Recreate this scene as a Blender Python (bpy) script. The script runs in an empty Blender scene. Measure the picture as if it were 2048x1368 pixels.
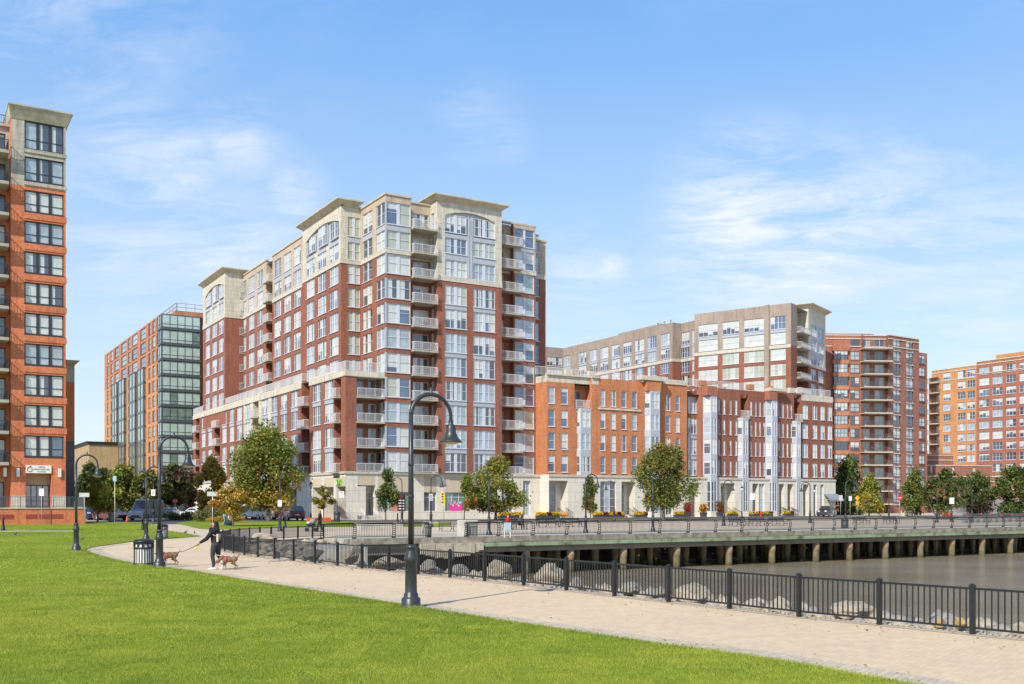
import bpy, bmesh, math, random
import numpy as np
from mathutils import Vector, Matrix
R = random.Random(7)
NR = np.random.default_rng(11)
SC = bpy.context.scene
COL = SC.collection
PI = math.pi
# ------------------------------------------------------------ camera model (photo is 2048 x 1368)
F, HOR, CH = 2033.0, 1010.0, 2.3
AX = (0.857, 0.516)          # along the waterfront facades
BX = (-0.516, 0.857)         # into the blocks
TH = math.atan2(AX[1], AX[0])
C0 = (-15.8, 127.0)          # outer corner of the main block
def ab(a, b): return (C0[0] + a*AX[0] + b*BX[0], C0[1] + a*AX[1] + b*BX[1])
def to_ab(x, y):
    x -= C0[0]; y -= C0[1]
    return (x*AX[0] + y*AX[1], x*BX[0] + y*BX[1])
def H(x, y):
    b = to_ab(x, y)[1]
    t = min(1, max(0, (b + 48)/38.0)); t = t*t*(3 - 2*t)
    return 0.45*t
def at(px, Z, z=0.0): return Vector(((px - 1024)/F*Z, Z, z))
def G(px, py):
    h = 0.0
    for _ in range(12):
        Z = F*(CH - h)/(py - HOR); x = (px - 1024)/F*Z; h = H(x, Z)
    return Vector((x, Z, h))
def GZ(px, Z):
    x = (px - 1024)/F*Z
    return Vector((x, Z, H(x, Z)))
def zat(py, Z): return CH + (HOR - py)/F*Z

# ------------------------------------------------------------ object helpers
def link(o, parent=None):
    COL.objects.link(o)
    if parent: o.parent = parent
    return o
def tag(o, label=None, cat=None, group=None, kind=None):
    if label: o['label'] = label
    if cat: o['category'] = cat
    if group: o['group'] = group
    if kind: o['kind'] = kind
    return o
def empty(name, loc, rz=0.0, label=None, cat=None, group=None):
    o = bpy.data.objects.new(name, None); o.empty_display_size = 0.3
    o.location = loc; o.rotation_euler = (0, 0, rz)
    return tag(link(o), label, cat, group)
def kids(o): return [c for c in o.children]
def copy_tree(o, parent=None):
    c = o.copy(); COL.objects.link(c)
    if parent: c.parent = parent
    for ch in kids(o): copy_tree(ch, c)
    return c

class MB:
    """collects faces in local space and links them as one mesh object"""
    def __init__(s): s.v = []; s.f = []; s.m = []; s.sm = []
    def quad(s, pts, m=0, smooth=False):
        i = len(s.v); s.v.extend([tuple(p) for p in pts]); s.f.append(tuple(range(i, i + len(pts)))); s.m.append(m); s.sm.append(smooth)
    def box(s, x0, x1, y0, y1, z0, z1, m=0, skip=''):
        i = len(s.v)
        s.v += [(x0,y0,z0),(x1,y0,z0),(x1,y1,z0),(x0,y1,z0),(x0,y0,z1),(x1,y0,z1),(x1,y1,z1),(x0,y1,z1)]
        fs = {'b':(0,3,2,1),'t':(4,5,6,7),'f':(0,1,5,4),'k':(2,3,7,6),'l':(3,0,4,7),'r':(1,2,6,5)}
        for k, q in fs.items():
            if k in skip: continue
            s.f.append(tuple(i + j for j in q)); s.m.append(m); s.sm.append(False)
    def frustum(s, r0, z0, r1, z1, m=0):
        """r = (x0,x1,y0,y1) at z0 and at z1"""
        i = len(s.v)
        for (x0,x1,y0,y1), z in ((r0,z0),(r1,z1)): s.v += [(x0,y0,z),(x1,y0,z),(x1,y1,z),(x0,y1,z)]
        for q in ((0,3,2,1),(4,5,6,7),(0,1,5,4),(1,2,6,5),(2,3,7,6),(3,0,4,7)):
            s.f.append(tuple(i + j for j in q)); s.m.append(m); s.sm.append(False)
    def tube(s, pts, rad, n=8, m=0, caps=True, smooth=True, up=None):
        pts = [Vector(p) for p in pts]
        if not hasattr(rad, '__len__'): rad = [rad]*len(pts)
        i0 = len(s.v); prev = None
        for k, p in enumerate(pts):
            d = (pts[min(k+1, len(pts)-1)] - pts[max(k-1, 0)])
            if d.length < 1e-9: d = Vector((0,0,1))
            d.normalize()
            if prev is None:
                a = Vector(up) if up else (Vector((0,0,1)) if abs(d.z) < 0.9 else Vector((1,0,0)))
                x = d.cross(a).normalized()
            else:
                x = (prev - d*prev.dot(d))
                x = x.normalized() if x.length > 1e-6 else d.orthogonal().normalized()
            prev = x; y = d.cross(x)
            for j in range(n):
                t = 2*PI*j/n
                s.v.append(tuple(p + (x*math.cos(t) + y*math.sin(t))*rad[k]))
        for k in range(len(pts)-1):
            for j in range(n):
                a = i0 + k*n + j; b = i0 + k*n + (j+1) % n
                s.f.append((a, b, b+n, a+n)); s.m.append(m); s.sm.append(smooth)
        if caps:
            s.f.append(tuple(i0 + j for j in reversed(range(n)))); s.m.append(m); s.sm.append(False)
            e = i0 + (len(pts)-1)*n
            s.f.append(tuple(e + j for j in range(n))); s.m.append(m); s.sm.append(False)
    def lathe(s, prof, n=16, c=(0,0,0), m=0, smooth=True, caps=True):
        i0 = len(s.v)
        for r, z in prof:
            for j in range(n):
                t = 2*PI*j/n
                s.v.append((c[0] + r*math.cos(t), c[1] + r*math.sin(t), c[2] + z))
        for k in range(len(prof)-1):
            for j in range(n):
                a = i0 + k*n + j; b = i0 + k*n + (j+1) % n
                s.f.append((a, b, b+n, a+n)); s.m.append(m); s.sm.append(smooth)
        if caps:
            s.f.append(tuple(i0 + j for j in reversed(range(n)))); s.m.append(m); s.sm.append(False)
            e = i0 + (len(prof)-1)*n
            s.f.append(tuple(e + j for j in range(n))); s.m.append(m); s.sm.append(False)
    def prism(s, poly, z0, z1, m=0):
        """poly = ccw (x,y)"""
        n = len(poly); i = len(s.v)
        s.v += [(x,y,z0) for x,y in poly] + [(x,y,z1) for x,y in poly]
        s.f.append(tuple(i + j for j in reversed(range(n)))); s.f.append(tuple(i + n + j for j in range(n)))
        s.m += [m, m]; s.sm += [False, False]
        for j in range(n):
            k = (j+1) % n
            s.f.append((i+j, i+k, i+n+k, i+n+j)); s.m.append(m); s.sm.append(False)
    def ball(s, c, r, seg=10, rings=7, m=0):
        rx, ry, rz = r if hasattr(r, '__len__') else (r, r, r)
        i0 = len(s.v)
        for k in range(rings+1):
            p = PI*k/rings - PI/2
            cr = max(math.cos(p), 0.02)
            for j in range(seg):
                t = 2*PI*j/seg
                s.v.append((c[0]+rx*cr*math.cos(t), c[1]+ry*cr*math.sin(t), c[2]+rz*math.sin(p)))
        for k in range(rings):
            for j in range(seg):
                a = i0+k*seg+j; b = i0+k*seg+(j+1) % seg
                s.f.append((a,b,b+seg,a+seg)); s.m.append(m); s.sm.append(True)
        s.f.append(tuple(i0+j for j in reversed(range(seg)))); s.m.append(m); s.sm.append(True)
        e = i0+rings*seg
        s.f.append(tuple(e+j for j in range(seg))); s.m.append(m); s.sm.append(True)
    def add(s, o, M=None, mo=0):
        i = len(s.v)
        s.v += [tuple(M @ Vector(p)) for p in o.v] if M is not None else o.v
        s.f += [tuple(i + j for j in q) for q in o.f]
        s.m += [k + mo for k in o.m]; s.sm += o.sm
    def mesh(s, name, mats, uv=True):
        me = bpy.data.meshes.new(name)
        me.from_pydata(s.v, [], s.f)
        for m in mats: me.materials.append(m)
        me.polygons.foreach_set('material_index', s.m)
        me.polygons.foreach_set('use_smooth', s.sm)
        if uv:
            V = np.array(s.v, dtype=np.float64)
            out = []
            for q in s.f:
                p0 = V[q[0]]; n = np.zeros(3)
                for j in range(1, len(q)-1): n += np.cross(V[q[j]]-p0, V[q[j+1]]-p0)
                hl = math.hypot(n[0], n[1])
                if hl > abs(n[2]):
                    tx, ty = -n[1]/hl, n[0]/hl
                    for j in q: out += [V[j][0]*tx + V[j][1]*ty, V[j][2]]
                else:
                    for j in q: out += [V[j][0], V[j][1]]
            l = me.uv_layers.new(name='UVMap'); l.data.foreach_set('uv', np.array(out, dtype=np.float32))
        me.update(); me.validate()
        return me
    def build(s, name, mats, parent=None, loc=(0,0,0), rz=0.0, uv=True):
        if not isinstance(mats, (list, tuple)): mats = [mats]
        o = bpy.data.objects.new(name, s.mesh(name, mats, uv))
        o.location = loc; o.rotation_euler = (0, 0, rz)
        return link(o, parent)

def np_mesh(name, V, Q, mats, attr=None, midx=None, parent=None, loc=(0,0,0), smooth=False):
    """V (n,3), Q (m,k) index array"""
    me = bpy.data.meshes.new(name); k = Q.shape[1]
    me.vertices.add(len(V)); me.vertices.foreach_set('co', V.astype(np.float32).ravel())
    me.loops.add(Q.size); me.loops.foreach_set('vertex_index', Q.astype(np.int32).ravel())
    me.polygons.add(len(Q)); me.polygons.foreach_set('loop_start', np.arange(0, Q.size, k, dtype=np.int32))
    for m in mats: me.materials.append(m)
    if midx is not None: me.polygons.foreach_set('material_index', midx.astype(np.int32))
    if smooth: me.polygons.foreach_set('use_smooth', np.ones(len(Q), dtype=bool))
    if attr is not None:
        a = me.color_attributes.new('tint', 'FLOAT_COLOR', 'CORNER')
        c = np.repeat(attr, k, axis=0); c = np.concatenate([c, np.ones((len(c), 1))], axis=1)
        a.data.foreach_set('color', c.astype(np.float32).ravel())
    me.update(calc_edges=True); me.validate()
    o = bpy.data.objects.new(name, me); o.location = loc
    return link(o, parent)

# ------------------------------------------------------------ materials
MATS = {}
class NT:
    def __init__(s, m): s.t = m.node_tree; s.n = s.t.nodes; s.l = s.t.links
    def new(s, t, **k):
        n = s.n.new(t)
        for a, b in k.items(): setattr(n, a, b)
        return n
    def set(s, sock, v):
        if hasattr(v, 'is_output'): s.l.new(v, sock)
        else: sock.default_value = v
    def noise(s, vec, scale, detail=3, rough=0.55):
        n = s.new('ShaderNodeTexNoise'); n.inputs['Scale'].default_value = scale; n.inputs['Detail'].default_value = detail
        n.inputs['Roughness'].default_value = rough
        if vec is not None: s.l.new(vec, n.inputs['Vector'])
        return n.outputs['Fac']
    def ramp(s, fac, stops):
        n = s.new('ShaderNodeValToRGB'); e = n.color_ramp.elements
        while len(e) < len(stops): e.new(0.5)
        for q, (p, c) in zip(e, stops): q.position = p; q.color = (*c, 1) if hasattr(c, '__len__') else (c, c, c, 1)
        s.l.new(fac, n.inputs[0]); return n.outputs[0]
    def mix(s, fac, a, b, mode='MIX'):
        n = s.new('ShaderNodeMix', data_type='RGBA', blend_type=mode)
        s.set(n.inputs[0], fac); s.set(n.inputs[6], a); s.set(n.inputs[7], b)
        return n.outputs[2]
    def math(s, op, a, b=0.0, c=0.0):
        n = s.new('ShaderNodeMath', operation=op)
        s.set(n.inputs[0], a); s.set(n.inputs[1], b); s.set(n.inputs[2], c); return n.outputs[0]
    def bump(s, h, strength=0.3, dist=0.02):
        n = s.new('ShaderNodeBump'); n.inputs['Strength'].default_value = strength; n.inputs['Distance'].default_value = dist
        s.l.new(h, n.inputs['Height']); return n.outputs[0]
def newmat(name):
    m = bpy.data.materials.new(name); m.use_nodes = True; MATS[name] = m
    t = NT(m); b = m.node_tree.nodes['Principled BSDF']; return m, t, b
def c4(c): return (c[0], c[1], c[2], 1)
def plain(name, col, rough=0.6, var=0.12, scale=3.0, metal=0.0, spec=0.5, bump=0.0, coords='Object'):
    if name in MATS: return MATS[name]
    m, t, b = newmat(name)
    b.inputs['Roughness'].default_value = rough; b.inputs['Metallic'].default_value = metal
    b.inputs['Specular IOR Level'].default_value = spec
    tc = t.new('ShaderNodeTexCoord')
    f = t.noise(tc.outputs[coords], scale, 4)
    lo = tuple(x*(1-var) for x in col); hi = tuple(min(1, x*(1+var)) for x in col)
    t.l.new(t.ramp(f, [(0.3, lo), (0.7, hi)]), b.inputs['Base Color'])
    if bump:
        f2 = t.noise(tc.outputs[coords], scale*6, 4)
        t.l.new(t.bump(f2, bump, 0.02), b.inputs['Normal'])
    return m
def brick(name, col, mortar, w=0.22, h=0.075, var=0.25, stain=0.18, ms=0.012, bump=0.2):
    if name in MATS: return MATS[name]
    m, t, b = newmat(name)
    uv = t.new('ShaderNodeUVMap').outputs[0]
    k = t.new('ShaderNodeTexBrick'); t.l.new(uv, k.inputs['Vector'])
    k.inputs['Color1'].default_value = c4([x*(1-var) for x in col]); k.inputs['Color2'].default_value = c4([min(1, x*(1+var)) for x in col])
    k.inputs['Mortar'].default_value = c4(mortar); k.inputs['Scale'].default_value = 1.0
    k.inputs['Mortar Size'].default_value = ms; k.inputs['Brick Width'].default_value = w; k.inputs['Row Height'].default_value = h
    n = t.noise(uv, 0.35, 5, 0.6)
    v = t.ramp(n, [(0.3, 1-stain), (0.7, 1+stain*0.4)])
    n2 = t.noise(uv, 3.2, 5, 0.7)
    v2 = t.ramp(n2, [(0.35, 0.84), (0.65, 1.06)])
    smp = t.new('ShaderNodeMapping'); smp.inputs['Scale'].default_value = (1.6, 0.16, 1); t.l.new(uv, smp.inputs[0])
    st_ = t.ramp(t.noise(smp.outputs[0], 1.0, 6, 0.7), [(0.30, (0.72, 0.70, 0.70)), (0.50, (1, 1, 1)), (0.74, (1.06, 1.07, 1.10))])
    v = t.mix(1.0, v, st_, 'MULTIPLY')
    col_ = t.mix(1.0, t.mix(1.0, k.outputs['Color'], v, 'MULTIPLY'), v2, 'MULTIPLY')
    t.l.new(col_, b.inputs['Base Color'])
    b.inputs['Roughness'].default_value = 0.85; b.inputs['Specular IOR Level'].default_value = 0.25
    t.l.new(t.bump(k.outputs['Fac'], -bump, 0.02), b.inputs['Normal'])
    return m
def stone(name, col, w=1.6, h=0.7, stain=0.2, rough=0.8):
    """cut stone or precast panels with thin joints and weather streaks"""
    if name in MATS: return MATS[name]
    m, t, b = newmat(name)
    uv = t.new('ShaderNodeUVMap').outputs[0]
    k = t.new('ShaderNodeTexBrick'); t.l.new(uv, k.inputs['Vector'])
    k.inputs['Color1'].default_value = c4([x*0.95 for x in col]); k.inputs['Color2'].default_value = c4([x*1.04 for x in col])
    k.inputs['Mortar'].default_value = c4([x*0.55 for x in col]); k.inputs['Scale'].default_value = 1.0
    k.inputs['Mortar Size'].default_value = 0.018; k.inputs['Brick Width'].default_value = w; k.inputs['Row Height'].default_value = h
    mp = t.new('ShaderNodeMapping'); mp.inputs['Scale'].default_value = (2.2, 0.35, 1); t.l.new(uv, mp.inputs[0])
    n = t.noise(mp.outputs[0], 1.0, 6, 0.65)
    v = t.ramp(n, [(0.35, (1-stain, 1-stain*1.05, 1-stain*1.15)), (0.62, (1.0, 1.0, 1.0))])
    n2 = t.noise(uv, 9, 4, 0.7)
    v2 = t.ramp(n2, [(0.3, 0.9), (0.7, 1.05)])
    t.l.new(t.mix(1.0, t.mix(1.0, k.outputs['Color'], v, 'MULTIPLY'), v2, 'MULTIPLY'), b.inputs['Base Color'])
    b.inputs['Roughness'].default_value = rough; b.inputs['Specular IOR Level'].default_value = 0.3
    return m
def glass(name, col, rough=0.06, spec=0.9, var=0.3, coat=1.0):
    """window glass in front of a room or a blind: opaque to the eye, glossy, slightly wavy"""
    if name in MATS: return MATS[name]
    m, t, b = newmat(name)
    g = t.new('ShaderNodeTexCoord').outputs['Object']
    n = t.noise(g, 0.9, 3)
    t.l.new(t.ramp(n, [(0.3, tuple(x*(1-var) for x in col)), (0.7, tuple(min(1, x*(1+var)) for x in col))]), b.inputs['Base Color'])
    b.inputs['Roughness'].default_value = 0.3; b.inputs['Specular IOR Level'].default_value = spec
    b.inputs['Coat Weight'].default_value = coat; b.inputs['Coat Roughness'].default_value = rough; b.inputs['Coat IOR'].default_value = 1.9
    n3 = t.noise(g, 0.5, 2)
    t.l.new(t.bump(n3, 0.03, 0.3), b.inputs['Coat Normal'])
    return m
def leafmat(name):
    if name in MATS: return MATS[name]
    m, t, b = newmat(name)
    a = t.new('ShaderNodeAttribute', attribute_name='tint')
    t.l.new(a.outputs['Color'], b.inputs['Base Color'])
    b.inputs['Roughness'].default_value = 0.55; b.inputs['Specular IOR Level'].default_value = 0.35
    tr = t.new('ShaderNodeBsdfTranslucent'); t.l.new(t.mix(1.0, a.outputs['Color'], (1.25, 1.3, 0.6, 1), 'MULTIPLY'), tr.inputs[0])
    mx = t.new('ShaderNodeMixShader'); mx.inputs[0].default_value = 0.3
    out = m.node_tree.nodes['Material Output']
    t.l.new(b.outputs[0], mx.inputs[1]); t.l.new(tr.outputs[0], mx.inputs[2]); t.l.new(mx.outputs[0], out.inputs[0])
    return m

BRICK_ORANGE = brick('orange_brick', (0.64, 0.135, 0.04), (0.68, 0.34, 0.2))
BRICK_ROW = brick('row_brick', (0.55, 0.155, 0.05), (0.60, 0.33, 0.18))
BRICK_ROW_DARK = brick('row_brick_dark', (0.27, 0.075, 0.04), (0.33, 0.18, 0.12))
BRICK_RED = brick('red_brick', (0.295, 0.084, 0.046), (0.36, 0.19, 0.13))
BRICK_BROWN = brick('brown_brick', (0.30, 0.088, 0.05), (0.40, 0.25, 0.18))
BRICK_RUSSET = brick('russet_brick', (0.38, 0.10, 0.052), (0.44, 0.26, 0.18))
BRICK_AMBER = brick('amber_brick', (0.62, 0.22, 0.065), (0.6, 0.38, 0.2))
BRICK_RUST = brick('rust_brick', (0.50, 0.15, 0.06), (0.52, 0.32, 0.2))
BRICK_TAN = brick('tan_brick', (0.52, 0.40, 0.28), (0.56, 0.48, 0.38), var=0.08)
BRICK_TAUPE = brick('taupe_brick', (0.36, 0.28, 0.215), (0.42, 0.35, 0.29), var=0.08)
BRICK_YELLOW = brick('yellow_brick', (0.48, 0.32, 0.14), (0.45, 0.38, 0.26))
STONE_CREAM = stone('cream_stone', (0.66, 0.605, 0.49), stain=0.26)
STONE_BASE = stone('base_stone', (0.72, 0.67, 0.57), 2.4, 1.35, 0.14)
STONE_GREY = stone('grey_stone', (0.50, 0.46, 0.38), 3.0, 0.75, 0.35)
STONE_DARK = stone('slate_cladding', (0.17, 0.165, 0.165), 1.5, 1.5, 0.2)
STONE_TANP = stone('tan_panel', (0.60, 0.49, 0.35), 3.5, 3.0, 0.08)
METAL_PALE = plain('pale_metal_panel', (0.41, 0.43, 0.465), 0.45, 0.06, 1.5)
FRAME_PALE = plain('pale_frame', (0.58, 0.60, 0.64), 0.4, 0.05, 2)
FRAME_DARK = plain('dark_frame', (0.035, 0.035, 0.04), 0.4, 0.1, 2)
FRAME_GREY = plain('grey_frame', (0.10, 0.105, 0.115), 0.4, 0.1, 2)
CONCRETE = plain('concrete', (0.46, 0.43, 0.37), 0.85, 0.16, 1.2, bump=0.3)
CONC_SLAB = plain('slab_concrete', (0.40, 0.36, 0.29), 0.85, 0.18, 1.0)
ROOFING = plain('roofing', (0.30, 0.28, 0.26), 0.9, 0.12, 0.5)
CORNICE = plain('cornice_stone', (0.50, 0.43, 0.31), 0.8, 0.2, 0.8)
CORNICE_OLD = plain('weathered_cornice', (0.42, 0.38, 0.28), 0.85, 0.3, 0.9)
RAIL_PALE = plain('pale_railing', (0.68, 0.68, 0.68), 0.4, 0.05)
BLACK = plain('black_paint', (0.015, 0.0155, 0.017), 0.42, 0.25, 7, bump=0.04)
BLACK_WORN = plain('worn_black_paint', (0.034, 0.036, 0.040), 0.38, 0.35, 9, bump=0.08)
WHITE_PAINT = plain('white_paint', (0.76, 0.76, 0.74), 0.5, 0.05)
G_DARK = glass('dark_glass', (0.040, 0.048, 0.062))
G_BLUE = glass('blue_glass', (0.075, 0.115, 0.19))
G_BLIND = glass('blind_glass', (0.56, 0.57, 0.52), var=0.12, coat=0.8)
G_PALE = glass('pale_glass', (0.33, 0.385, 0.41), var=0.25)
G_CREAM = glass('cream_blind_glass', (0.42, 0.44, 0.33), var=0.12, coat=0.8)
G_GREEN = glass('green_glass', (0.17, 0.26, 0.21), var=0.35)
G_MINT = glass('mint_glass', (0.46, 0.60, 0.51), var=0.15)
GLASSES = [G_DARK, G_BLUE, G_BLIND, G_PALE, G_CREAM, G_GREEN, G_MINT]
GI = dict(dark=0, blue=1, blind=2, pale=3, cream=4, green=5, mint=6)

# ------------------------------------------------------------ buildings
class Bld:
    def __init__(s, name, label, cat, px, Z, th=TH, group=None, mats=None, frame=None):
        p = at(px, Z); s.p = p; s.th = th; s.c = math.cos(th); s.s = math.sin(th)
        s.root = empty(name, p, th, label, cat, group)
        s.mats = mats; s.mb = MB(); s.wins = []; s.frame = frame or FRAME_PALE; s.nb = 0; s.dist = Z
    def world(s, x, y): return (s.p.x + x*s.c - y*s.s, s.p.y + x*s.s + y*s.c)
    def Z(s, x, y): return s.world(x, y)[1]
    def u(s, px, O, d):
        X, Z = s.world(*O); dx = d[0]*s.c - d[1]*s.s; dz = d[0]*s.s + d[1]*s.c; k = px - 1024
        return (k*Z - F*X)/(F*dx - k*dz)
    def facade(s, O, d, W, z0, z1, zm, holes=(), patches=(), extra_z=()):
        """zm = [(z_limit, material index), ...] from the bottom; holes = (u0,u1,za,zb,depth); patches = (u0,u1,za,zb,mat)"""
        n = (d[1], -d[0])
        def pt(u, z, dep=0.0): return (O[0] + d[0]*u - n[0]*dep, O[1] + d[1]*u - n[1]*dep, z)
        rd = lambda v: round(v, 4)
        us = {0.0, rd(W)}; zs = {rd(z0), rd(z1)}
        for q in list(holes) + list(patches):
            us |= {rd(q[0]), rd(q[1])}; zs |= {rd(q[2]), rd(q[3])}
        for zl, _ in zm: zs.add(rd(zl))
        us = sorted(u for u in us if -1e-3 <= u <= W + 1e-3); zs = sorted(z for z in zs if z0 - 1e-3 <= z <= z1 + 1e-3)
        def mat(uc, zc):
            for q in patches:
                if q[0] < uc < q[1] and q[2] < zc < q[3]: return q[4]
            for zl, m in zm:
                if zc < zl: return m
            return zm[-1][1]
        for i in range(len(us)-1):
            uc = (us[i] + us[i+1])/2; run = None
            for j in range(len(zs)-1):
                zc = (zs[j] + zs[j+1])/2
                hole = any(q[0] < uc < q[1] and q[2] < zc < q[3] for q in holes)
                m = None if hole else mat(uc, zc)
                if run and (m is None or m != run[2]):
                    s.mb.quad([pt(us[i], run[0]), pt(us[i+1], run[0]), pt(us[i+1], run[1]), pt(us[i], run[1])], run[2]); run = None
                if m is not None: run = (run[0] if run else zs[j], zs[j+1], m)
            if run: s.mb.quad([pt(us[i], run[0]), pt(us[i+1], run[0]), pt(us[i+1], run[1]), pt(us[i], run[1])], run[2])
        for q in holes:
            u0, u1, za, zb, dep = q[:5]; m = mat(u0 - 0.01, (za + zb)/2)
            s.mb.quad([pt(u0,za), pt(u0,za,dep), pt(u0,zb,dep), pt(u0,zb)][::-1], m)
            s.mb.quad([pt(u1,za), pt(u1,za,dep), pt(u1,zb,dep), pt(u1,zb)], m)
            s.mb.quad([pt(u0,za), pt(u1,za), pt(u1,za,dep), pt(u0,za,dep)], m)
            s.mb.quad([pt(u0,zb), pt(u1,zb), pt(u1,zb,dep), pt(u0,zb,dep)][::-1], m)
            if len(q) > 5: s.mb.quad([pt(u0,za,dep), pt(u1,za,dep), pt(u1,zb,dep), pt(u0,zb,dep)], q[5])
    def win(s, O, d, u0, u1, za, zb, inset=0.12, **k):
        n = (d[1], -d[0])
        s.wins.append(dict(x=O[0] + d[0]*u0 - n[0]*inset, y=O[1] + d[1]*u0 - n[1]*inset, z=za, w=u1-u0, h=zb-za, rz=math.atan2(d[1], d[0]), **k))
    def cols(s, O, d, spans, rws, inset=0.12, dep=None, skip=None, **k):
        """holes + windows for every span (u0,u1) and row (za,zb)"""
        hs = []
        for i, (u0, u1) in enumerate(spans):
            for j, (za, zb) in enumerate(rws):
                if skip and skip(i, j): continue
                hs.append((u0, u1, za, zb, inset + 0.1)); s.win(O, d, u0, u1, za, zb, inset, **k)
        return hs
    def balcony(s, O, d, u0, u1, z, out, inn=0.0, th=0.2, rail=None, slab=None, sides=True, h=1.05, glassy=False, gap=0.14):
        n = (d[1], -d[0]); W = u1 - u0
        rz = math.atan2(d[1], d[0])
        loc = (O[0] + d[0]*u0, O[1] + d[1]*u0, z)
        b = MB(); b.box(0, W, -out, inn, -th, 0)
        o = b.build('balcony', slab or CONC_SLAB, s.root, loc, rz)
        r = MB(); e = 0.06; y0 = -out + e
        t = 0.03
        r.box(e, W-e, y0-t, y0+t, h-0.06, h); r.box(e, W-e, y0-0.02, y0+0.02, 0.08, 0.12)
        if sides and out > 0.3:
            for x in (e, W-e):
                r.box(x-t, x+t, y0+t, 0, h-0.06, h); r.box(x-0.02, x+0.02, y0+0.02, 0, 0.08, 0.12)
        nb = max(2, int((W-2*e)/gap))
        for i in range(nb+1):
            x = e + (W-2*e)*i/nb; w = 0.03 if i % 8 == 0 or i == nb else 0.0125
            r.box(x-w, x+w, y0-0.012, y0+0.012, 0.12, h-0.06, skip='bt')
        if sides and out > 0.3:
            ns = max(1, int(out/gap))
            for x in (e, W-e):
                for i in range(1, ns):
                    y = y0 + (0-y0)*i/ns; r.box(x-0.012, x+0.012, y-0.0125, y+0.0125, 0.12, h-0.06, skip='bt')
        r.build('railing', rail or RAIL_PALE, o)
        return o
    def parapet(s, pts, z, h, rail=None, gap=0.16):
        """a railing along local points at height z"""
        r = MB()
        for (x0, y0), (x1, y1) in zip(pts, pts[1:]):
            L = math.hypot(x1-x0, y1-y0); a = math.atan2(y1-y0, x1-x0); q = MB()
            q.box(0, L, -0.03, 0.03, h-0.06, h); q.box(0, L, -0.02, 0.02, 0.1, 0.14)
            nb = max(1, int(L/gap))
            for i in range(nb+1):
                x = L*i/nb; w = 0.035 if i % 10 == 0 else 0.014
                q.box(x-w, x+w, -0.014, 0.014, 0.0 if i % 10 == 0 else 0.14, h-0.06, skip='bt')
            r.add(q, Matrix.Translation((x0, y0, z)) @ Matrix.Rotation(a, 4, 'Z'))
        return r.build('railing', rail or RAIL_PALE, s.root)
    def finish(s, name='wall', limit=100, panes=True, seed=1):
        s.mb.build(name, s.mats, s.root)
        rr = random.Random(seed)
        for w in s.wins:
            zc = s.world(w['x'], w['y'])[1]; w['sz'] = w['w']*w['h']/zc**2
        order = sorted(s.wins, key=lambda w: -w['sz'])
        fr_all, gl_all = MB(), MB()
        for i, w in enumerate(order):
            fm, gm = window_mesh(w, rr)
            if i < limit:
                if panes:
                    o = fm.build('window', w.get('frame', s.frame), s.root, (w['x'], w['y'], w['z']), w['rz'], uv=False)
                    gm.build('pane', GLASSES, o, uv=False)
                else:
                    fm.add(gm, None, 1)
                    o = fm.build('window', [w.get('frame', s.frame)] + GLASSES, s.root, (w['x'], w['y'], w['z']), w['rz'], uv=False)
            else:
                M = Matrix.Translation((w['x'], w['y'], w['z'])) @ Matrix.Rotation(w['rz'], 4, 'Z')
                fr_all.add(fm, M); fr_all.add(gm, M, 1)
        if fr_all.f:
            o = fr_all.build('window', [s.frame] + GLASSES, s.root, uv=False); o['kind'] = 'stuff'

def window_mesh(w, rr):
    """frame and glass in window space: x along the wall, y inwards, z up"""
    W, Hh = w['w'], w['h']; nx = w.get('nx', 2); rows = w.get('rows', (0.5,)); fw = w.get('fw', 0.07); wide = w.get('wide', 0)
    look = w.get('look', (('blind', 4), ('pale', 3), ('dark', 2), ('blue', 1), ('half', 4)))
    f, g = MB(), MB(); d0, d1 = -0.03, 0.06
    f.box(0, fw, d0, d1, 0, Hh); f.box(W-fw, W, d0, d1, 0, Hh)
    f.box(fw, W-fw, d0, d1, 0, fw); f.box(fw, W-fw, d0, d1, Hh-fw, Hh)
    if w.get('sill', True): f.box(-0.05, W+0.05, -0.22, 0.0, -0.09, -0.003)
    xs = [fw + (W-2*fw)*i/nx for i in range(nx+1)]
    for i in range(1, nx):
        t = (wide/2 if wide and (nx % 2 == 0 and i == nx//2 or w.get('allwide')) else 0.035)
        f.box(xs[i]-t, xs[i]+t, d0-0.004, d1, fw, Hh-fw)
    for r_ in rows:
        z = fw + (Hh-2*fw)*r_
        f.box(fw, W-fw, d0+0.008, d1, z-0.03, z+0.03)
    names = [a for a, _ in look]; wts = [b for _, b in look]
    pick = rr.choices(names, wts)[0]; cut = rr.uniform(0.25, 0.75)
    for i in range(nx):
        k = pick if rr.random() < 0.8 else rr.choices(names, wts)[0]
        x0, x1 = xs[i], xs[i+1]; y = 0.045
        def q(za, zb, m): g.quad([(x0,y,za),(x1,y,za),(x1,y,zb),(x0,y,zb)], GI[m])
        if k == 'half':
            zc = Hh*min(0.9, max(0.1, cut + rr.choice((0, 0, 0, 0.15, -0.2))))
            q(0.02, zc, 'dark' if rr.random() < 0.7 else 'blue'); q(zc, Hh-0.02, 'blind')
        elif k == 'curtain':
            xm = x0 + (x1-x0)*rr.uniform(0.3, 0.6)
            g.quad([(x0,y,0.02),(xm,y,0.02),(xm,y,Hh-0.02),(x0,y,Hh-0.02)], GI['blind'])
            g.quad([(xm,y,0.02),(x1,y,0.02),(x1,y,Hh-0.02),(xm,y,Hh-0.02)], GI['dark'])
        else: q(0.02, Hh-0.02, k)
    return f, g
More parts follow.
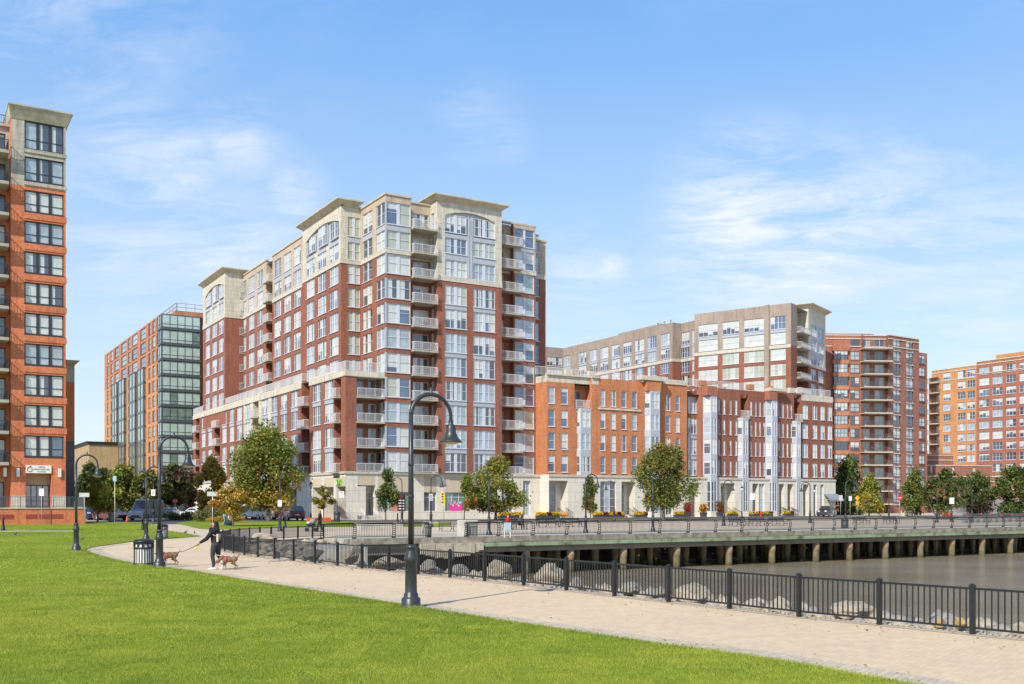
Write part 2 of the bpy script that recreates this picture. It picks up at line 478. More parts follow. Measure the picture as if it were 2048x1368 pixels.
# ------------------------------------------------------------ camera, sun, sky
cam = bpy.data.cameras.new('camera'); co = bpy.data.objects.new('camera', cam); COL.objects.link(co)
co.location = (0, 0, CH); co.rotation_euler = (PI/2, 0, 0)
cam.sensor_fit = 'HORIZONTAL'; cam.sensor_width = 36.0; cam.lens = 36.0*F/2048.0
cam.shift_y = (HOR - 684.0)/2048.0; cam.clip_start = 0.1; cam.clip_end = 6000
SC.camera = co
SUN_EL = math.radians(39); SUN_TO = Vector((-0.49, -0.872, 0)).normalized()
sl = bpy.data.lights.new('sun', 'SUN'); so = bpy.data.objects.new('sun', sl); COL.objects.link(so)
sv = Vector((SUN_TO.x*math.cos(SUN_EL), SUN_TO.y*math.cos(SUN_EL), math.sin(SUN_EL)))
so.rotation_euler = sv.to_track_quat('Z', 'Y').to_euler(); so.location = (-30, -40, 60)
sl.energy = 5.0; sl.angle = math.radians(0.5); sl.color = (1.0, 0.94, 0.84)
w = bpy.data.worlds.new('World'); SC.world = w; w.use_nodes = True
t = NT(w); bg = w.node_tree.nodes['Background']
sky = t.new('ShaderNodeTexSky', sky_type='NISHITA'); sky.sun_disc = False
sky.sun_elevation = SUN_EL; sky.sun_rotation = math.atan2(SUN_TO.x, SUN_TO.y)
sky.air_density = 1.0; sky.dust_density = 0.6; sky.ozone_density = 1.5
tc = t.new('ShaderNodeTexCoord').outputs['Generated']
sep = t.new('ShaderNodeSeparateXYZ'); t.l.new(tc, sep.inputs[0])
zc = t.math('ADD', t.math('MAXIMUM', sep.outputs[2], 0.0), 0.12)
px_ = t.math('DIVIDE', sep.outputs[0], zc); py_ = t.math('DIVIDE', sep.outputs[1], zc)
cmb = t.new('ShaderNodeCombineXYZ'); t.l.new(px_, cmb.inputs[0]); t.l.new(py_, cmb.inputs[1])
mp = t.new('ShaderNodeMapping'); t.l.new(cmb.outputs[0], mp.inputs[0])
mp.inputs['Rotation'].default_value = (0, 0, math.radians(-28)); mp.inputs['Scale'].default_value = (0.9, 1.6, 1)
warp = t.new('ShaderNodeTexNoise'); warp.inputs['Scale'].default_value = 1.3; warp.inputs['Detail'].default_value = 5
t.l.new(mp.outputs[0], warp.inputs['Vector'])
wv = t.new('ShaderNodeVectorMath', operation='MULTIPLY_ADD'); t.l.new(warp.outputs['Color'], wv.inputs[0])
wv.inputs[1].default_value = (0.9, 0.9, 0.9); t.l.new(mp.outputs[0], wv.inputs[2])
fine = t.noise(wv.outputs[0], 2.5, 10, 0.66)
big = t.noise(mp.outputs[0], 0.55, 3, 0.5)
# cloud banks by direction: (photo px, py, angular radius, strength)
BANKS = [(1490,440,0.085,1.0),(1640,455,0.08,0.8),(1790,430,0.075,0.6),(1560,520,0.045,0.6),(1950,430,0.08,0.4),(350,335,0.05,0.62),(270,300,0.06,0.42),(330,430,0.05,0.5),
         (470,290,0.05,0.42),(590,385,0.035,0.5),(960,240,0.045,0.26),(1010,270,0.03,0.26),(110,80,0.09,0.34),(260,30,0.08,0.28),(1150,520,0.04,0.42),(450,500,0.09,0.42),(250,480,0.08,0.36),(1900,640,0.09,0.3),(1220,535,0.02,0.5),(190,400,0.07,0.36)]
acc = None
for bx, by, br, bs in BANKS:
    dv = Vector(((bx-1024), F, HOR-by)).normalized()
    dd = t.new('ShaderNodeVectorMath', operation='DISTANCE'); t.l.new(tc, dd.inputs[0]); dd.inputs[1].default_value = dv
    mr = t.new('ShaderNodeMapRange', interpolation_type='SMOOTHSTEP'); t.l.new(dd.outputs['Value'], mr.inputs[0])
    mr.inputs[1].default_value = 0.0; mr.inputs[2].default_value = br*1.35; mr.inputs[3].default_value = bs; mr.inputs[4].default_value = 0.0
    acc = mr.outputs[0] if acc is None else t.math('MAXIMUM', acc, mr.outputs[0])
wisp = t.math('POWER', t.ramp(fine, [(0.39, 0.0), (0.70, 1.0)]), 1.15)
veil = t.math('MULTIPLY', t.ramp(big, [(0.42, 0.0), (0.75, 1.0)]), 0.28)
cl = t.math('MULTIPLY', t.math('MULTIPLY', t.math('ADD', acc, veil), wisp), 1.55)
low = t.new('ShaderNodeMapRange'); t.l.new(sep.outputs[2], low.inputs[0])
low.inputs[1].default_value = 0.0; low.inputs[2].default_value = 0.40; low.inputs[3].default_value = 0.30; low.inputs[4].default_value = 0.0
cl = t.math('MINIMUM', t.math('ADD', cl, t.math('MULTIPLY', low.outputs[0], t.math('ADD', t.math('MULTIPLY', fine, 0.55), 0.45))), 0.92)
hs = t.new('ShaderNodeHueSaturation'); t.l.new(sky.outputs[0], hs.inputs['Color'])
hs.inputs['Saturation'].default_value = 1.0; hs.inputs['Value'].default_value = 1.9
grad = t.new('ShaderNodeVectorMath', operation='SCALE'); grad.inputs['Scale'].default_value = 8.0
t.l.new(t.ramp(sep.outputs[2], [(0.0, (.66, .80, .93)), (.14, (.52, .71, .93)), (.28, (.36, .60, .94)), (.46, (.175, .435, .93)), (1.0, (.10, .28, .66))]), grad.inputs[0])
base_sky = t.mix(0.8, hs.outputs[0], grad.outputs[0])
colr = t.mix(cl, base_sky, (7.4, 7.75, 8.1, 1))
t.l.new(colr, bg.inputs[0]); bg.inputs[1].default_value = 0.12
SC.view_settings.view_transform = 'Standard'; SC.view_settings.look = 'None'
SC.view_settings.gamma = 1.0; SC.view_settings.exposure = 0.08
SC.cycles.max_bounces = 6; SC.cycles.caustics_reflective = False; SC.cycles.caustics_refractive = False

# ------------------------------------------------------------ ground materials
def ground_mat(name, col, scale_w, row, joint, var=0.06, rough=0.85, patch=0.12, patch_scale=0.12, joint_dark=0.72, bump=0.15):
    m, t, b = newmat(name)
    pos = t.new('ShaderNodeTexCoord').outputs['Object']
    mp = t.new('ShaderNodeMapping'); t.l.new(pos, mp.inputs[0]); mp.inputs['Rotation'].default_value = (0, 0, -0.95)
    k = t.new('ShaderNodeTexBrick'); t.l.new(mp.outputs[0], k.inputs['Vector'])
    k.inputs['Color1'].default_value = c4([x*(1-var) for x in col]); k.inputs['Color2'].default_value = c4([x*(1+var) for x in col])
    k.inputs['Mortar'].default_value = c4([x*joint_dark for x in col]); k.inputs['Scale'].default_value = 1
    k.inputs['Mortar Size'].default_value = joint; k.inputs['Brick Width'].default_value = scale_w; k.inputs['Row Height'].default_value = row
    v = t.ramp(t.noise(pos, patch_scale, 5, 0.6), [(0.3, (1-patch, 1-patch*0.9, 1-patch*0.8)), (0.7, (1+patch*0.4,)*3)])
    v2 = t.ramp(t.noise(pos, 2.5, 5, 0.7), [(0.3, 0.90), (0.7, 1.05)])
    v3 = t.ramp(t.noise(pos, 60, 2, 0.6), [(0.25, 0.86), (0.75, 1.1)])
    c = t.mix(1.0, t.mix(1.0, t.mix(1.0, k.outputs[0], v, 'MULTIPLY'), v2, 'MULTIPLY'), v3, 'MULTIPLY')
    t.l.new(c, b.inputs['Base Color']); b.inputs['Roughness'].default_value = rough; b.inputs['Specular IOR Level'].default_value = 0.25
    t.l.new(t.bump(k.outputs['Fac'], -bump, 0.01), b.inputs['Normal'])
    return m
PAVER = ground_mat('tan_pavers', (0.69, 0.515, 0.325), 0.22, 0.11, 0.004, var=0.045, joint_dark=0.86, bump=0.08)
COURSE = ground_mat('pale_pavers', (0.55, 0.425, 0.305), 0.20, 0.10, 0.006, var=0.1)
BORDER = ground_mat('grey_pavers', (0.58, 0.47, 0.34), 0.20, 0.10, 0.008, var=0.14, patch=0.18, patch_scale=0.5)
PLAZA = ground_mat('plaza_paving', (0.60, 0.475, 0.345), 1.2, 1.2, 0.012, patch=0.1)
SIDEWALK = ground_mat('sidewalk_concrete', (0.50, 0.45, 0.39), 1.5, 1.5, 0.012, patch=0.15)
def rough_mat(name, cols, scale, rough=0.9, bump=0.5, spec=0.2):
    m, t, b = newmat(name)
    pos = t.new('ShaderNodeTexCoord').outputs['Object']
    f = t.noise(pos, scale, 7, 0.65)
    n = len(cols)
    c = t.ramp(f, [(0.28 + 0.44*i/(n-1), k) for i, k in enumerate(cols)])
    v = t.ramp(t.noise(pos, scale*14, 4, 0.7), [(0.3, 0.82), (0.7, 1.1)])
    t.l.new(t.mix(1.0, c, v, 'MULTIPLY'), b.inputs['Base Color']); b.inputs['Roughness'].default_value = rough
    b.inputs['Specular IOR Level'].default_value = spec
    if bump: t.l.new(t.bump(t.noise(pos, scale*5, 6, 0.7), bump, 0.05), b.inputs['Normal'])
    return m
ASPHALT = rough_mat('asphalt', [(0.07,0.07,0.072), (0.105,0.103,0.1)], 0.6, bump=0.2)
DIRT = rough_mat('bank_soil', [(0.20,0.165,0.12), (0.34,0.29,0.22), (0.27,0.23,0.17)], 1.2)
ROCK = rough_mat('pale_rock', [(0.20,0.16,0.115), (0.46,0.385,0.285), (0.33,0.275,0.205)], 1.8, bump=0.8)
ROCK_GREY = rough_mat('grey_rock', [(0.15,0.14,0.12), (0.34,0.315,0.275), (0.25,0.23,0.20)], 2.2, bump=0.8)
ROCK_OCHRE = rough_mat('ochre_rock', [(0.44,0.28,0.11), (0.56,0.38,0.16)], 1.8, bump=0.7)
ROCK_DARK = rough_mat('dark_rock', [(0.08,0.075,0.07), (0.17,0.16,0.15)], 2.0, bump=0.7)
def lawn_mat():
    m, t, b = newmat('lawn_turf')
    pos = t.new('ShaderNodeTexCoord').outputs['Object']
    a = t.ramp(t.noise(pos, 0.13, 4, 0.6), [(0.32, (0.15,0.235,0.012)), (0.52, (0.235,0.30,0.018)), (0.70, (0.36,0.35,0.05))])
    v = t.ramp(t.noise(pos, 1.1, 5, 0.7), [(0.3, 0.78), (0.7, 1.15)])
    v2 = t.ramp(t.noise(pos, 22, 4, 0.75), [(0.3, 0.55), (0.7, 1.3)])
    t.l.new(t.mix(1.0, t.mix(1.0, a, v, 'MULTIPLY'), v2, 'MULTIPLY'), b.inputs['Base Color'])
    b.inputs['Roughness'].default_value = 0.8; b.inputs['Specular IOR Level'].default_value = 0.15
    t.l.new(t.bump(t.noise(pos, 30, 4, 0.8), 0.9, 0.04), b.inputs['Normal'])
    return m
LAWN = lawn_mat()

def inside(poly, x, y):
    """poly (n,2) array; x, y arrays"""
    r = np.zeros(len(x), bool); n = len(poly); j = n-1
    for i in range(n):
        xi, yi = poly[i]; xj, yj = poly[j]
        c = ((yi > y) != (yj > y)) & (x < (xj-xi)*(y-yi)/(yj-yi+1e-12) + xi)
        r ^= c; j = i
    return r
def smooth(pts, n=6):
    """Catmull-Rom through open 2-D points"""
    P = [np.array(p[:2], float) for p in pts]; P = [2*P[0]-P[1]] + P + [2*P[-1]-P[-2]]; out = []
    for i in range(1, len(P)-2):
        for k in range(n):
            s = k/n; a, b, c, d = P[i-1], P[i], P[i+1], P[i+2]
            out.append(0.5*((2*b) + (c-a)*s + (2*a-5*b+4*c-d)*s*s + (3*b-a-3*c+d)*s**3))
    out.append(P[-2]); return [tuple(p) for p in out]
def sheet(name, poly, off, mat, kind='structure', step=None, group=None):
    """a ground-following sheet over a polygon, subdivided when it lies on the slope"""
    bm = bmesh.new()
    vs = [bm.verts.new((x, y, 0)) for x, y in poly]
    f = bm.faces.new(vs)
    bmesh.ops.triangulate(bm, faces=[f])
    if step:
        ys = [to_ab(x, y)[1] for x, y in poly]
        b0 = max(min(ys), -49); b1 = min(max(ys), -8)
        k = b0
        while k < b1:
            p = ab(0, k)
            bmesh.ops.bisect_plane(bm, geom=bm.verts[:] + bm.edges[:] + bm.faces[:], plane_co=(p[0], p[1], 0), plane_no=(BX[0], BX[1], 0))
            k += step
    for v in bm.verts: v.co.z = H(v.co.x, v.co.y) + off
    bmesh.ops.recalc_face_normals(bm, faces=bm.faces)
    if sum(q.normal.z for q in bm.faces) < 0: bmesh.ops.reverse_faces(bm, faces=bm.faces)
    me = bpy.data.meshes.new(name); bm.to_mesh(me); bm.free(); me.materials.append(mat)
    o = link(bpy.data.objects.new(name, me)); o['kind'] = kind
    return o

# ------------------------------------------------------------ shoreline and fence line
POSTS = [(1945,1269),(1758.8,1250),(1598,1234),(1459,1218),(1337,1204.6),(1229,1192.7),(1133,1181),(1047,1171.4),(969,1162.5),(900,1155.3),(836,1148.7),(777.7,1142.4),
         (723.8,1137.2),(675,1131.7),(629.8,1127),(587,1122.2),(548.8,1118),(515.6,1114.3),(489,1110.5),(466.7,1106.6),(449.5,1103)]
fpts = [tuple(G(*p)[:2]) for p in POSTS]
d0 = np.array(fpts[0]) - np.array(fpts[1]); d0 = d0/np.linalg.norm(d0)*1.84
fpts = [tuple(np.array(fpts[0]) + d0*k) for k in (4, 3, 2, 1)] + fpts
BACKP = [(438.5,52.6),(437.5,55.2),(446,57.8),(460.5,60.2),(479,62.2),(499,63.9),(519.5,65.4),(542.5,66.6),(567.5,67.9),(595.6,69.6),(625,71.2),(647.5,72.3)]
fpts += [tuple(at(px, Z)[:2]) for px, Z in BACKP]
EDGE_B = to_ab(*at(1000, 73.0)[:2])[1]          # waterside edge of the pier
# shoreline: the fence line moved 0.45 m towards the water
def offset(pts, dist):
    out = []
    for i in range(len(pts)):
        a = np.array(pts[max(i-1, 0)]); b = np.array(pts[min(i+1, len(pts)-1)]); d = b-a; d /= np.linalg.norm(d)
        out.append(tuple(np.array(pts[i]) + np.array((d[1], -d[0]))*dist))
    return out
shore = offset(fpts, 0.30)
LB = EDGE_B + 9.0       # landward bank under the pier deck
A_W = to_ab(*shore[-1])[0]
near = [(-160, -25), (25, -25)] + shore + [ab(A_W + 2.0, LB), ab(-260, LB)]
gr = sheet('ground', near, 0.0, PAVER)
# land behind the basin, up to the horizon
bm = bmesh.new()
bs = [LB] + [LB + 1 + k*2.5 for k in range(0, 18)] + [0, 40, 150, 500, 2500]
bs = sorted(set(bs)); As = [-1500, -260, A_W + 2.0, 120, 400, 2500]
grid = [[bm.verts.new((*ab(a, b), H(*ab(a, b)))) for a in As] for b in bs]
for i in range(len(bs)-1):
    for j in range(len(As)-1):
        bm.faces.new((grid[i][j], grid[i][j+1], grid[i+1][j+1], grid[i+1][j]))
me = bpy.data.meshes.new('plaza'); bm.to_mesh(me); bm.free(); me.materials.append(PLAZA)
o = link(bpy.data.objects.new('plaza', me)); o['kind'] = 'structure'
# banks down to the water
def strip_mesh(name, rows, mat):
    bm = bmesh.new(); g = [[bm.verts.new(p) for p in r] for r in rows]
    for i in range(len(g)-1):
        for j in range(len(g[0])-1): bm.faces.new((g[i][j], g[i][j+1], g[i+1][j+1], g[i+1][j]))
    me = bpy.data.meshes.new(name); bm.to_mesh(me); bm.free(); me.materials.append(mat)
    o = link(bpy.data.objects.new(name, me)); o['kind'] = 'structure'; return o
s_s = smooth(shore, 4)
rows = []
for dist, z in ((0, 0), (0, -0.10), (1.2, -0.30), (2.6, -0.45), (4.0, -1.3), (6.2, -3.4)):
    q = offset(s_s, dist)
    rows.append([(x, y, z + (R.uniform(-0.12, 0.12) if dist > 1 else 0)) for x, y in q])
strip_mesh('bank', rows, DIRT)
e0, e1 = ab(A_W + 2.0, LB), ab(260, LB)
strip_mesh('bulkhead', [[(*e0, -0.02), (*e1, -0.02)], [(*ab(A_W+2, LB-2.5), -4), (*ab(260, LB-2.5), -4)]], DIRT)
# water
m, t, b = newmat('river_water')
b.inputs['Base Color'].default_value = (0.085, 0.070, 0.042, 1); b.inputs['Roughness'].default_value = 0.10; b.inputs['Specular IOR Level'].default_value = 0.5; b.inputs['IOR'].default_value = 1.33
pos = t.new('ShaderNodeTexCoord').outputs['Object']
mp = t.new('ShaderNodeMapping'); t.l.new(pos, mp.inputs[0]); mp.inputs['Rotation'].default_value = (0,0,0.3); mp.inputs['Scale'].default_value = (1.0, 2.4, 1)
hgt = t.math('ADD', t.math('MULTIPLY', t.noise(mp.outputs[0], 0.55, 3), 1.0), t.math('MULTIPLY', t.noise(mp.outputs[0], 2.6, 5, 0.75), 0.6))
t.l.new(t.bump(hgt, 0.9, 0.35), b.inputs['Normal'])
t.l.new(t.ramp(t.noise(pos, 0.07, 3), [(0.35, (0.21,0.165,0.095)), (0.7, (0.31,0.265,0.19))]), b.inputs['Base Color'])
wm = MB(); wp = [ab(-40, -220), ab(420, -220), ab(420, LB - 0.2), ab(-40, LB - 0.2)]
wm.quad([(x, y, -2.75) for x, y in wp])
tag(wm.build('water', m), kind='structure')

# ------------------------------------------------------------ lawns, borders, road
def gp(l): return [tuple(G(*p)[:2]) for p in l]
edge_near = gp([(2300,1462),(2020,1408),(1796,1368),(1661,1343),(1500,1316),(1300,1289),(1100,1259.5),(971,1239.5),(878,1225),(800,1212.5),(700,1197),(620,1184),(480,1161.6),(375,1144),(267,1129.5),(211,1117),(179,1107),(172,1101),(181,1096),(199,1092.5),(234,1088),(281,1082),(333,1078),(403,1072.6)])
edge_s = smooth(edge_near, 5)
tip = gp([(372,1067),(335,1061),(318,1055),(306,1048.5),(300,1045.5)])
lawn1 = edge_s + tip + gp([(200,1044.5),(75,1044),(-150,1043.6),(-420,1043.6)]) + [(-75, 20), (-40, -12), (9.5, -12)]
far_l = sheet('lawn', lawn1, 0.03, LAWN, step=3.0)
lawn2 = gp([(349,1047),(398,1057),(430,1059.5),(480,1057.5),(560,1055),(650,1053.5),(722,1053.5),(722,1045),(600,1042.2),(450,1041.3),(385,1041.8)])
sheet('lawn', lawn2, 0.03, LAWN, step=3.0)
sheet('lawn', gp([(806,1053),(902,1053),(902,1046),(806,1046)]), 0.03, LAWN, step=3.0)
# grey paver band between lawn and promenade
band_in = edge_s[:len(edge_s)-15]
b_in = offset(band_in, 0.0); b_out = offset(band_in, 0.75)
b_out2 = offset(band_in, 0.55)
sheet('path_border', b_in + b_out[::-1], 0.004, BORDER)
# thin kerb along the water side of the promenade
kin = offset(smooth(fpts[:26], 3), -0.16); kout = offset(smooth(fpts[:26], 3), 0.12)
sheet('path_kerb', kin + kout[::-1], 0.006, COURSE)
# faint darker paver course across the promenade
0 and sheet('path_course', [tuple(G(*p)[:2]) for p in ((1100,1240),(1230,1206),(1237,1206.6),(1125,1240))], 0.006, COURSE)
# pale path that crosses the far lawn
sheet('path', gp([(-300,1064.5),(152,1064.2),(152,1062.2),(-300,1062.4)]), 0.05, SIDEWALK, step=3.0)
# roads
sheet('road', [ab(-31, -15), ab(-9.5, -15), ab(-9.5, 300), ab(-31, 300)], 0.008, ASPHALT, step=3.0)
sheet('side_road', [ab(-9.5, -15), ab(120, -15), ab(120, -8.5), ab(-9.5, -8.5)], 0.012, ASPHALT, step=2.0)
sheet('pavement', [ab(-9.3, -6.5), ab(110, -6.5), ab(110, -2.0), ab(-9.3, -2.0)], 0.12, SIDEWALK)
mk = MB()
for k in range(30):
    b0 = -6 + k*6.0; mk.quad([(*ab(-20.2, b0), 0.47), (*ab(-20.05, b0), 0.47), (*ab(-20.05, b0+3), 0.47), (*ab(-20.2, b0+3), 0.47)])
tag(mk.build('road_markings', plain('road_paint', (0.65, 0.6, 0.4), 0.7)), kind='structure')

# ------------------------------------------------------------ grass blades (uncountable: one object)
def HV(x, y):
    b = (x-C0[0])*BX[0] + (y-C0[1])*BX[1]; t = np.clip((b+48)/38.0, 0, 1); return 0.45*t*t*(3-2*t)
def grass():
    poly = np.array(lawn1)
    blades = []
    tot = []
    for z0, z1, n, hgt, wid in ((12.4, 17, 230000, 0.030, 0.0065), (17, 24, 190000, 0.033, 0.009), (24, 36, 140000, 0.036, 0.014), (36, 60, 110000, 0.038, 0.024), (60, 92, 60000, 0.04, 0.04)):
        Z = np.sqrt(NR.uniform(z0**2, z1**2, n*2)); px = NR.uniform(-60, 2110, n*2)
        X = (px - 1024)/F*Z
        ok = inside(poly, X, Z); X, Z = X[ok][:n], Z[ok][:n]
        tot.append((X, Z, np.full(len(X), hgt), np.full(len(X), wid)))
    # a denser fringe that hangs over the edge of the lawn
    e = np.array(edge_s); seg = e[1:] - e[:-1]; L = np.hypot(seg[:, 0], seg[:, 1])
    n = 30000; k = NR.choice(len(seg), n, p=L/L.sum()); s = NR.random(n)
    p = e[k] + seg[k]*s[:, None]; nn = np.stack([seg[k][:, 1], -seg[k][:, 0]], 1)/L[k][:, None]
    off = NR.normal(-0.05, 0.07, n); p = p + nn*np.clip(off, -0.3, 0.05)[:, None]
    zz = p[:, 1]; keep = (zz > 11.5) & (zz < 50)
    tot.append((p[keep, 0], zz[keep], np.full(keep.sum(), 0.06), 0.0006*zz[keep]))
    X = np.concatenate([q[0] for q in tot]); Y = np.concatenate([q[1] for q in tot]); h = np.concatenate([q[2] for q in tot]); wd = np.concatenate([q[3] for q in tot])
    n = len(X); h = h*NR.uniform(0.55, 1.25, n); a = NR.uniform(0, 2*PI, n)
    lx, ly = NR.normal(0, 0.45, n)*h, NR.normal(0, 0.45, n)*h
    dx, dy = np.cos(a)*wd/2, np.sin(a)*wd/2
    V = np.empty((n, 3, 3)); z0 = np.array([H(a_, b_) for a_, b_ in zip(X, Y)]) + 0.028 if False else 0.028 + HV(X, Y)
    V[:, 0] = np.stack([X-dx, Y-dy, z0], 1); V[:, 1] = np.stack([X+dx, Y+dy, z0], 1); V[:, 2] = np.stack([X+lx, Y+ly, z0+h], 1)
    # clumpy tint: slow variation over the lawn plus per-blade variation
    pv = 0.5 + 0.25*np.sin(X*0.35 + 1.3*np.sin(Y*0.22)) + 0.25*np.sin(Y*0.41 + X*0.17 + 2.0) 
    pv = np.clip(pv + NR.normal(0, 0.22, n), 0, 1)[:, None]
    from mathutils import noise as mn
    gx = np.array([[mn.fractal(Vector((i_*.55, j_*.55, 3.1)), .7, 2.0, 4) for j_ in range(240)] for i_ in range(320)])
    nz = gx[np.clip(((X+90)*2.2).astype(int), 0, 319), np.clip((Y*2.2).astype(int), 0, 239)]
    pv = np.clip(pv*.55 + (nz*.55 + .25)[:, None], 0, 1)
    c = (1-pv)*np.array([0.205, 0.285, 0.022]) + pv*np.array([0.43, 0.455, 0.055])
    dry = NR.random(n) < 0.05; c[dry] = np.array([0.50, 0.43, 0.17])
    c *= NR.uniform(0.7, 1.25, n)[:, None]
    Q = np.arange(n*3).reshape(n, 3)
    o = np_mesh('grass', V.reshape(-1, 3), Q, [leafmat('blade')], attr=c)
    tag(o, 'short green lawn grass beside the curving promenade', 'grass', kind='stuff')
grass()
# ------------------------------------------------------------ main apartment block
L = [6.44 + 3.1*k for k in range(13)]
ROOF = 41.1
SG = math.sin; FRONT = (1, 0); LEFT = (0, -1)
def arch_fill(B, O, d, u0, u1, zs, ztop, m, depth=0.25, n=14, proud=0.004):
    """fills between a flat segmental arch springing at zs and the lintel line ztop"""
    nn = (d[1], -d[0])
    def pt(u, z, dep): return (O[0] + d[0]*u - nn[0]*dep, O[1] + d[1]*u - nn[1]*dep, z)
    rise = ztop - zs - 0.06; us = [u0 + (u1-u0)*i/n for i in range(n+1)]
    zf = [zs + rise*(1 - (2*i/n - 1)**2) for i in range(n+1)]
    for i in range(n):
        B.mb.quad([pt(us[i], zf[i], proud), pt(us[i+1], zf[i+1], proud), pt(us[i+1], ztop, proud), pt(us[i], ztop, proud)], m)
        B.mb.quad([pt(us[i], zf[i], proud), pt(us[i+1], zf[i+1], proud), pt(us[i+1], zf[i+1], depth), pt(us[i], zf[i], depth)], m)
def ux(B, O, d, spans): return [tuple(sorted((B.u(a, O, d), B.u(b, O, d)))) for a, b in spans]
def rows_(ks, lo=0.12, hi=2.58): return [(L[k]+lo, L[k]+hi) for k in ks]
LOOK_L = (('blind', 2), ('pale', 5), ('dark', 3), ('half', 4), ('curtain', 4), ('blue', 1))
LOOK_F = (('pale', 5), ('blind', 3), ('half', 4), ('cream', 2), ('dark', 1), ('blue', 1), ('curtain', 2))
M = Bld('apartment_building', 'tall red brick apartment block with cream top storeys, filling the middle of the photo', 'apartment building', 771, 127.0,
        mats=[BRICK_RED, STONE_CREAM, BRICK_TAN, METAL_PALE, STONE_BASE, STONE_TANP, ROOFING, CONC_SLAB, G_DARK])
bR, bC, bT, bM_, bS, bP, bF, bL, bG = range(9)
PX, PY = -5.2, 0.3              # podium corner
TX = -2.78                      # left tower plane
BAND = 0.62
def zm_upper(k): return [(L[0], bS), (L[k]-0.5, bR), (L[k]+0.06, bC), (99, bT)]
# corner bay, front and left
O, d = (0, 0), FRONT
sp = ux(M, O, d, [(776, 821)])
sp = [(0.14, sp[0][1])]
W = 3.5
h = M.cols(O, d, sp, rows_(range(0, 9)) , nx=2, wide=0.4, rows=(0.55,), look=LOOK_F) + M.cols(O, d, sp, [(L[9]+0.12, L[9]+2.4), (L[10]+0.1, L[10]+2.85)], nx=2, wide=0.4, rows=(0.55,), look=LOOK_F)
M.facade(O, d, W, L[0], ROOF, zm_upper(9), h, [(sp[0][0], sp[0][1], L[9]+2.4, L[10]+0.1, bM_)])
O, d = (0, 8.0), LEFT
sp = ux(M, O, d, [(725.5, 744.5), (752.5, 770)]); sp[1] = (sp[1][0], 7.86)
h = M.cols(O, d, sp, rows_(range(0, 9)), nx=2, wide=0.3, rows=(0.55,), look=LOOK_L) + M.cols(O, d, sp, [(L[9]+0.12, L[9]+2.4), (L[10]+0.1, L[10]+2.85)], nx=2, wide=0.3, look=LOOK_L)
M.facade(O, d, 8.0, L[0], ROOF, zm_upper(9), h, [(a, b, L[9]+2.4, L[10]+0.1, bM_) for a, b in sp])
for k in range(11): M.mb.box(-0.02, 0.16, -0.02, 0.16, L[k]+0.1, L[k]+(2.85 if k == 10 else 2.6), bM_)
# concave corner
O, d = (TX, 8.0), FRONT
sp = ux(M, O, d, [(695.5, 720.5)])
h = M.cols(O, d, sp, rows_(range(4, 9)), nx=2, wide=0.35, look=(('cream', 4), ('pale', 2), ('blind', 1))) + M.cols(O, d, sp, [(L[9]+0.12, L[9]+2.4), (L[10]+0.1, L[10]+2.6)], nx=2, wide=0.35, look=(('cream', 2), ('pale', 2)))
M.facade(O, d, -TX, L[3], ROOF+0.2, zm_upper(9)[:3] + [(99, bC)], h, [(sp[0][0], sp[0][1], L[9]+2.4, L[10]+0.1, bM_)])
# left arch tower
def tower_left(plane, y0, wspans_px, width=None):
    O, d = (plane, y0), LEFT
    sp = ux(M, O, d, wspans_px)
    rws = rows_(range(4, 9))
    h = M.cols(O, d, sp, rws, nx=4, wide=0.3, look=LOOK_L)
    h += M.cols(O, d, sp, [(L[9]+0.15, L[9]+2.3)], nx=4, wide=0.3, look=LOOK_L)
    a, b = sp[0][0]-0.15, sp[-1][1]+0.15
    zt = L[10]+3.0
    h.append((a, b, L[10]-0.35, zt, 0.32))
    nn = len(sp)
    for i, (p, q) in enumerate(sp):
        M.win(O, d, p, q, L[10]+0.12, L[10]+(2.85 if i == nn//2 else 2.35), 0.16, nx=4, wide=0.3, look=LOOK_L)
    # pale metal behind the arch
    M.mb.quad([(plane+0.31, y0-a, L[10]-0.35), (plane+0.31, y0-b, L[10]-0.35), (plane+0.31, y0-b, zt), (plane+0.31, y0-a, zt)], bM_)
    arch_fill(M, O, d, a, b, L[10]+2.0, zt, bC)
    return O, d, sp, h, [(p, q, L[9]+2.3, L[10]-0.35, bM_) for p, q in sp]
y1 = 8.0 + M.u(605, (TX, 8.0), (0, 1))
O, d, sp, h, pt = tower_left(TX, y1, [(612.5, 629), (635, 652.5), (658.6, 677)])
M.facade(O, d, y1-8.0, L[3], ROOF+0.35, [(L[9]-0.5, bR), (99, bC)], h, pt)
M.facade((TX+2.5, y1), (-1, 0), 2.5, L[3], ROOF+0.35, [(L[9]-0.5, bR), (99, bC)])
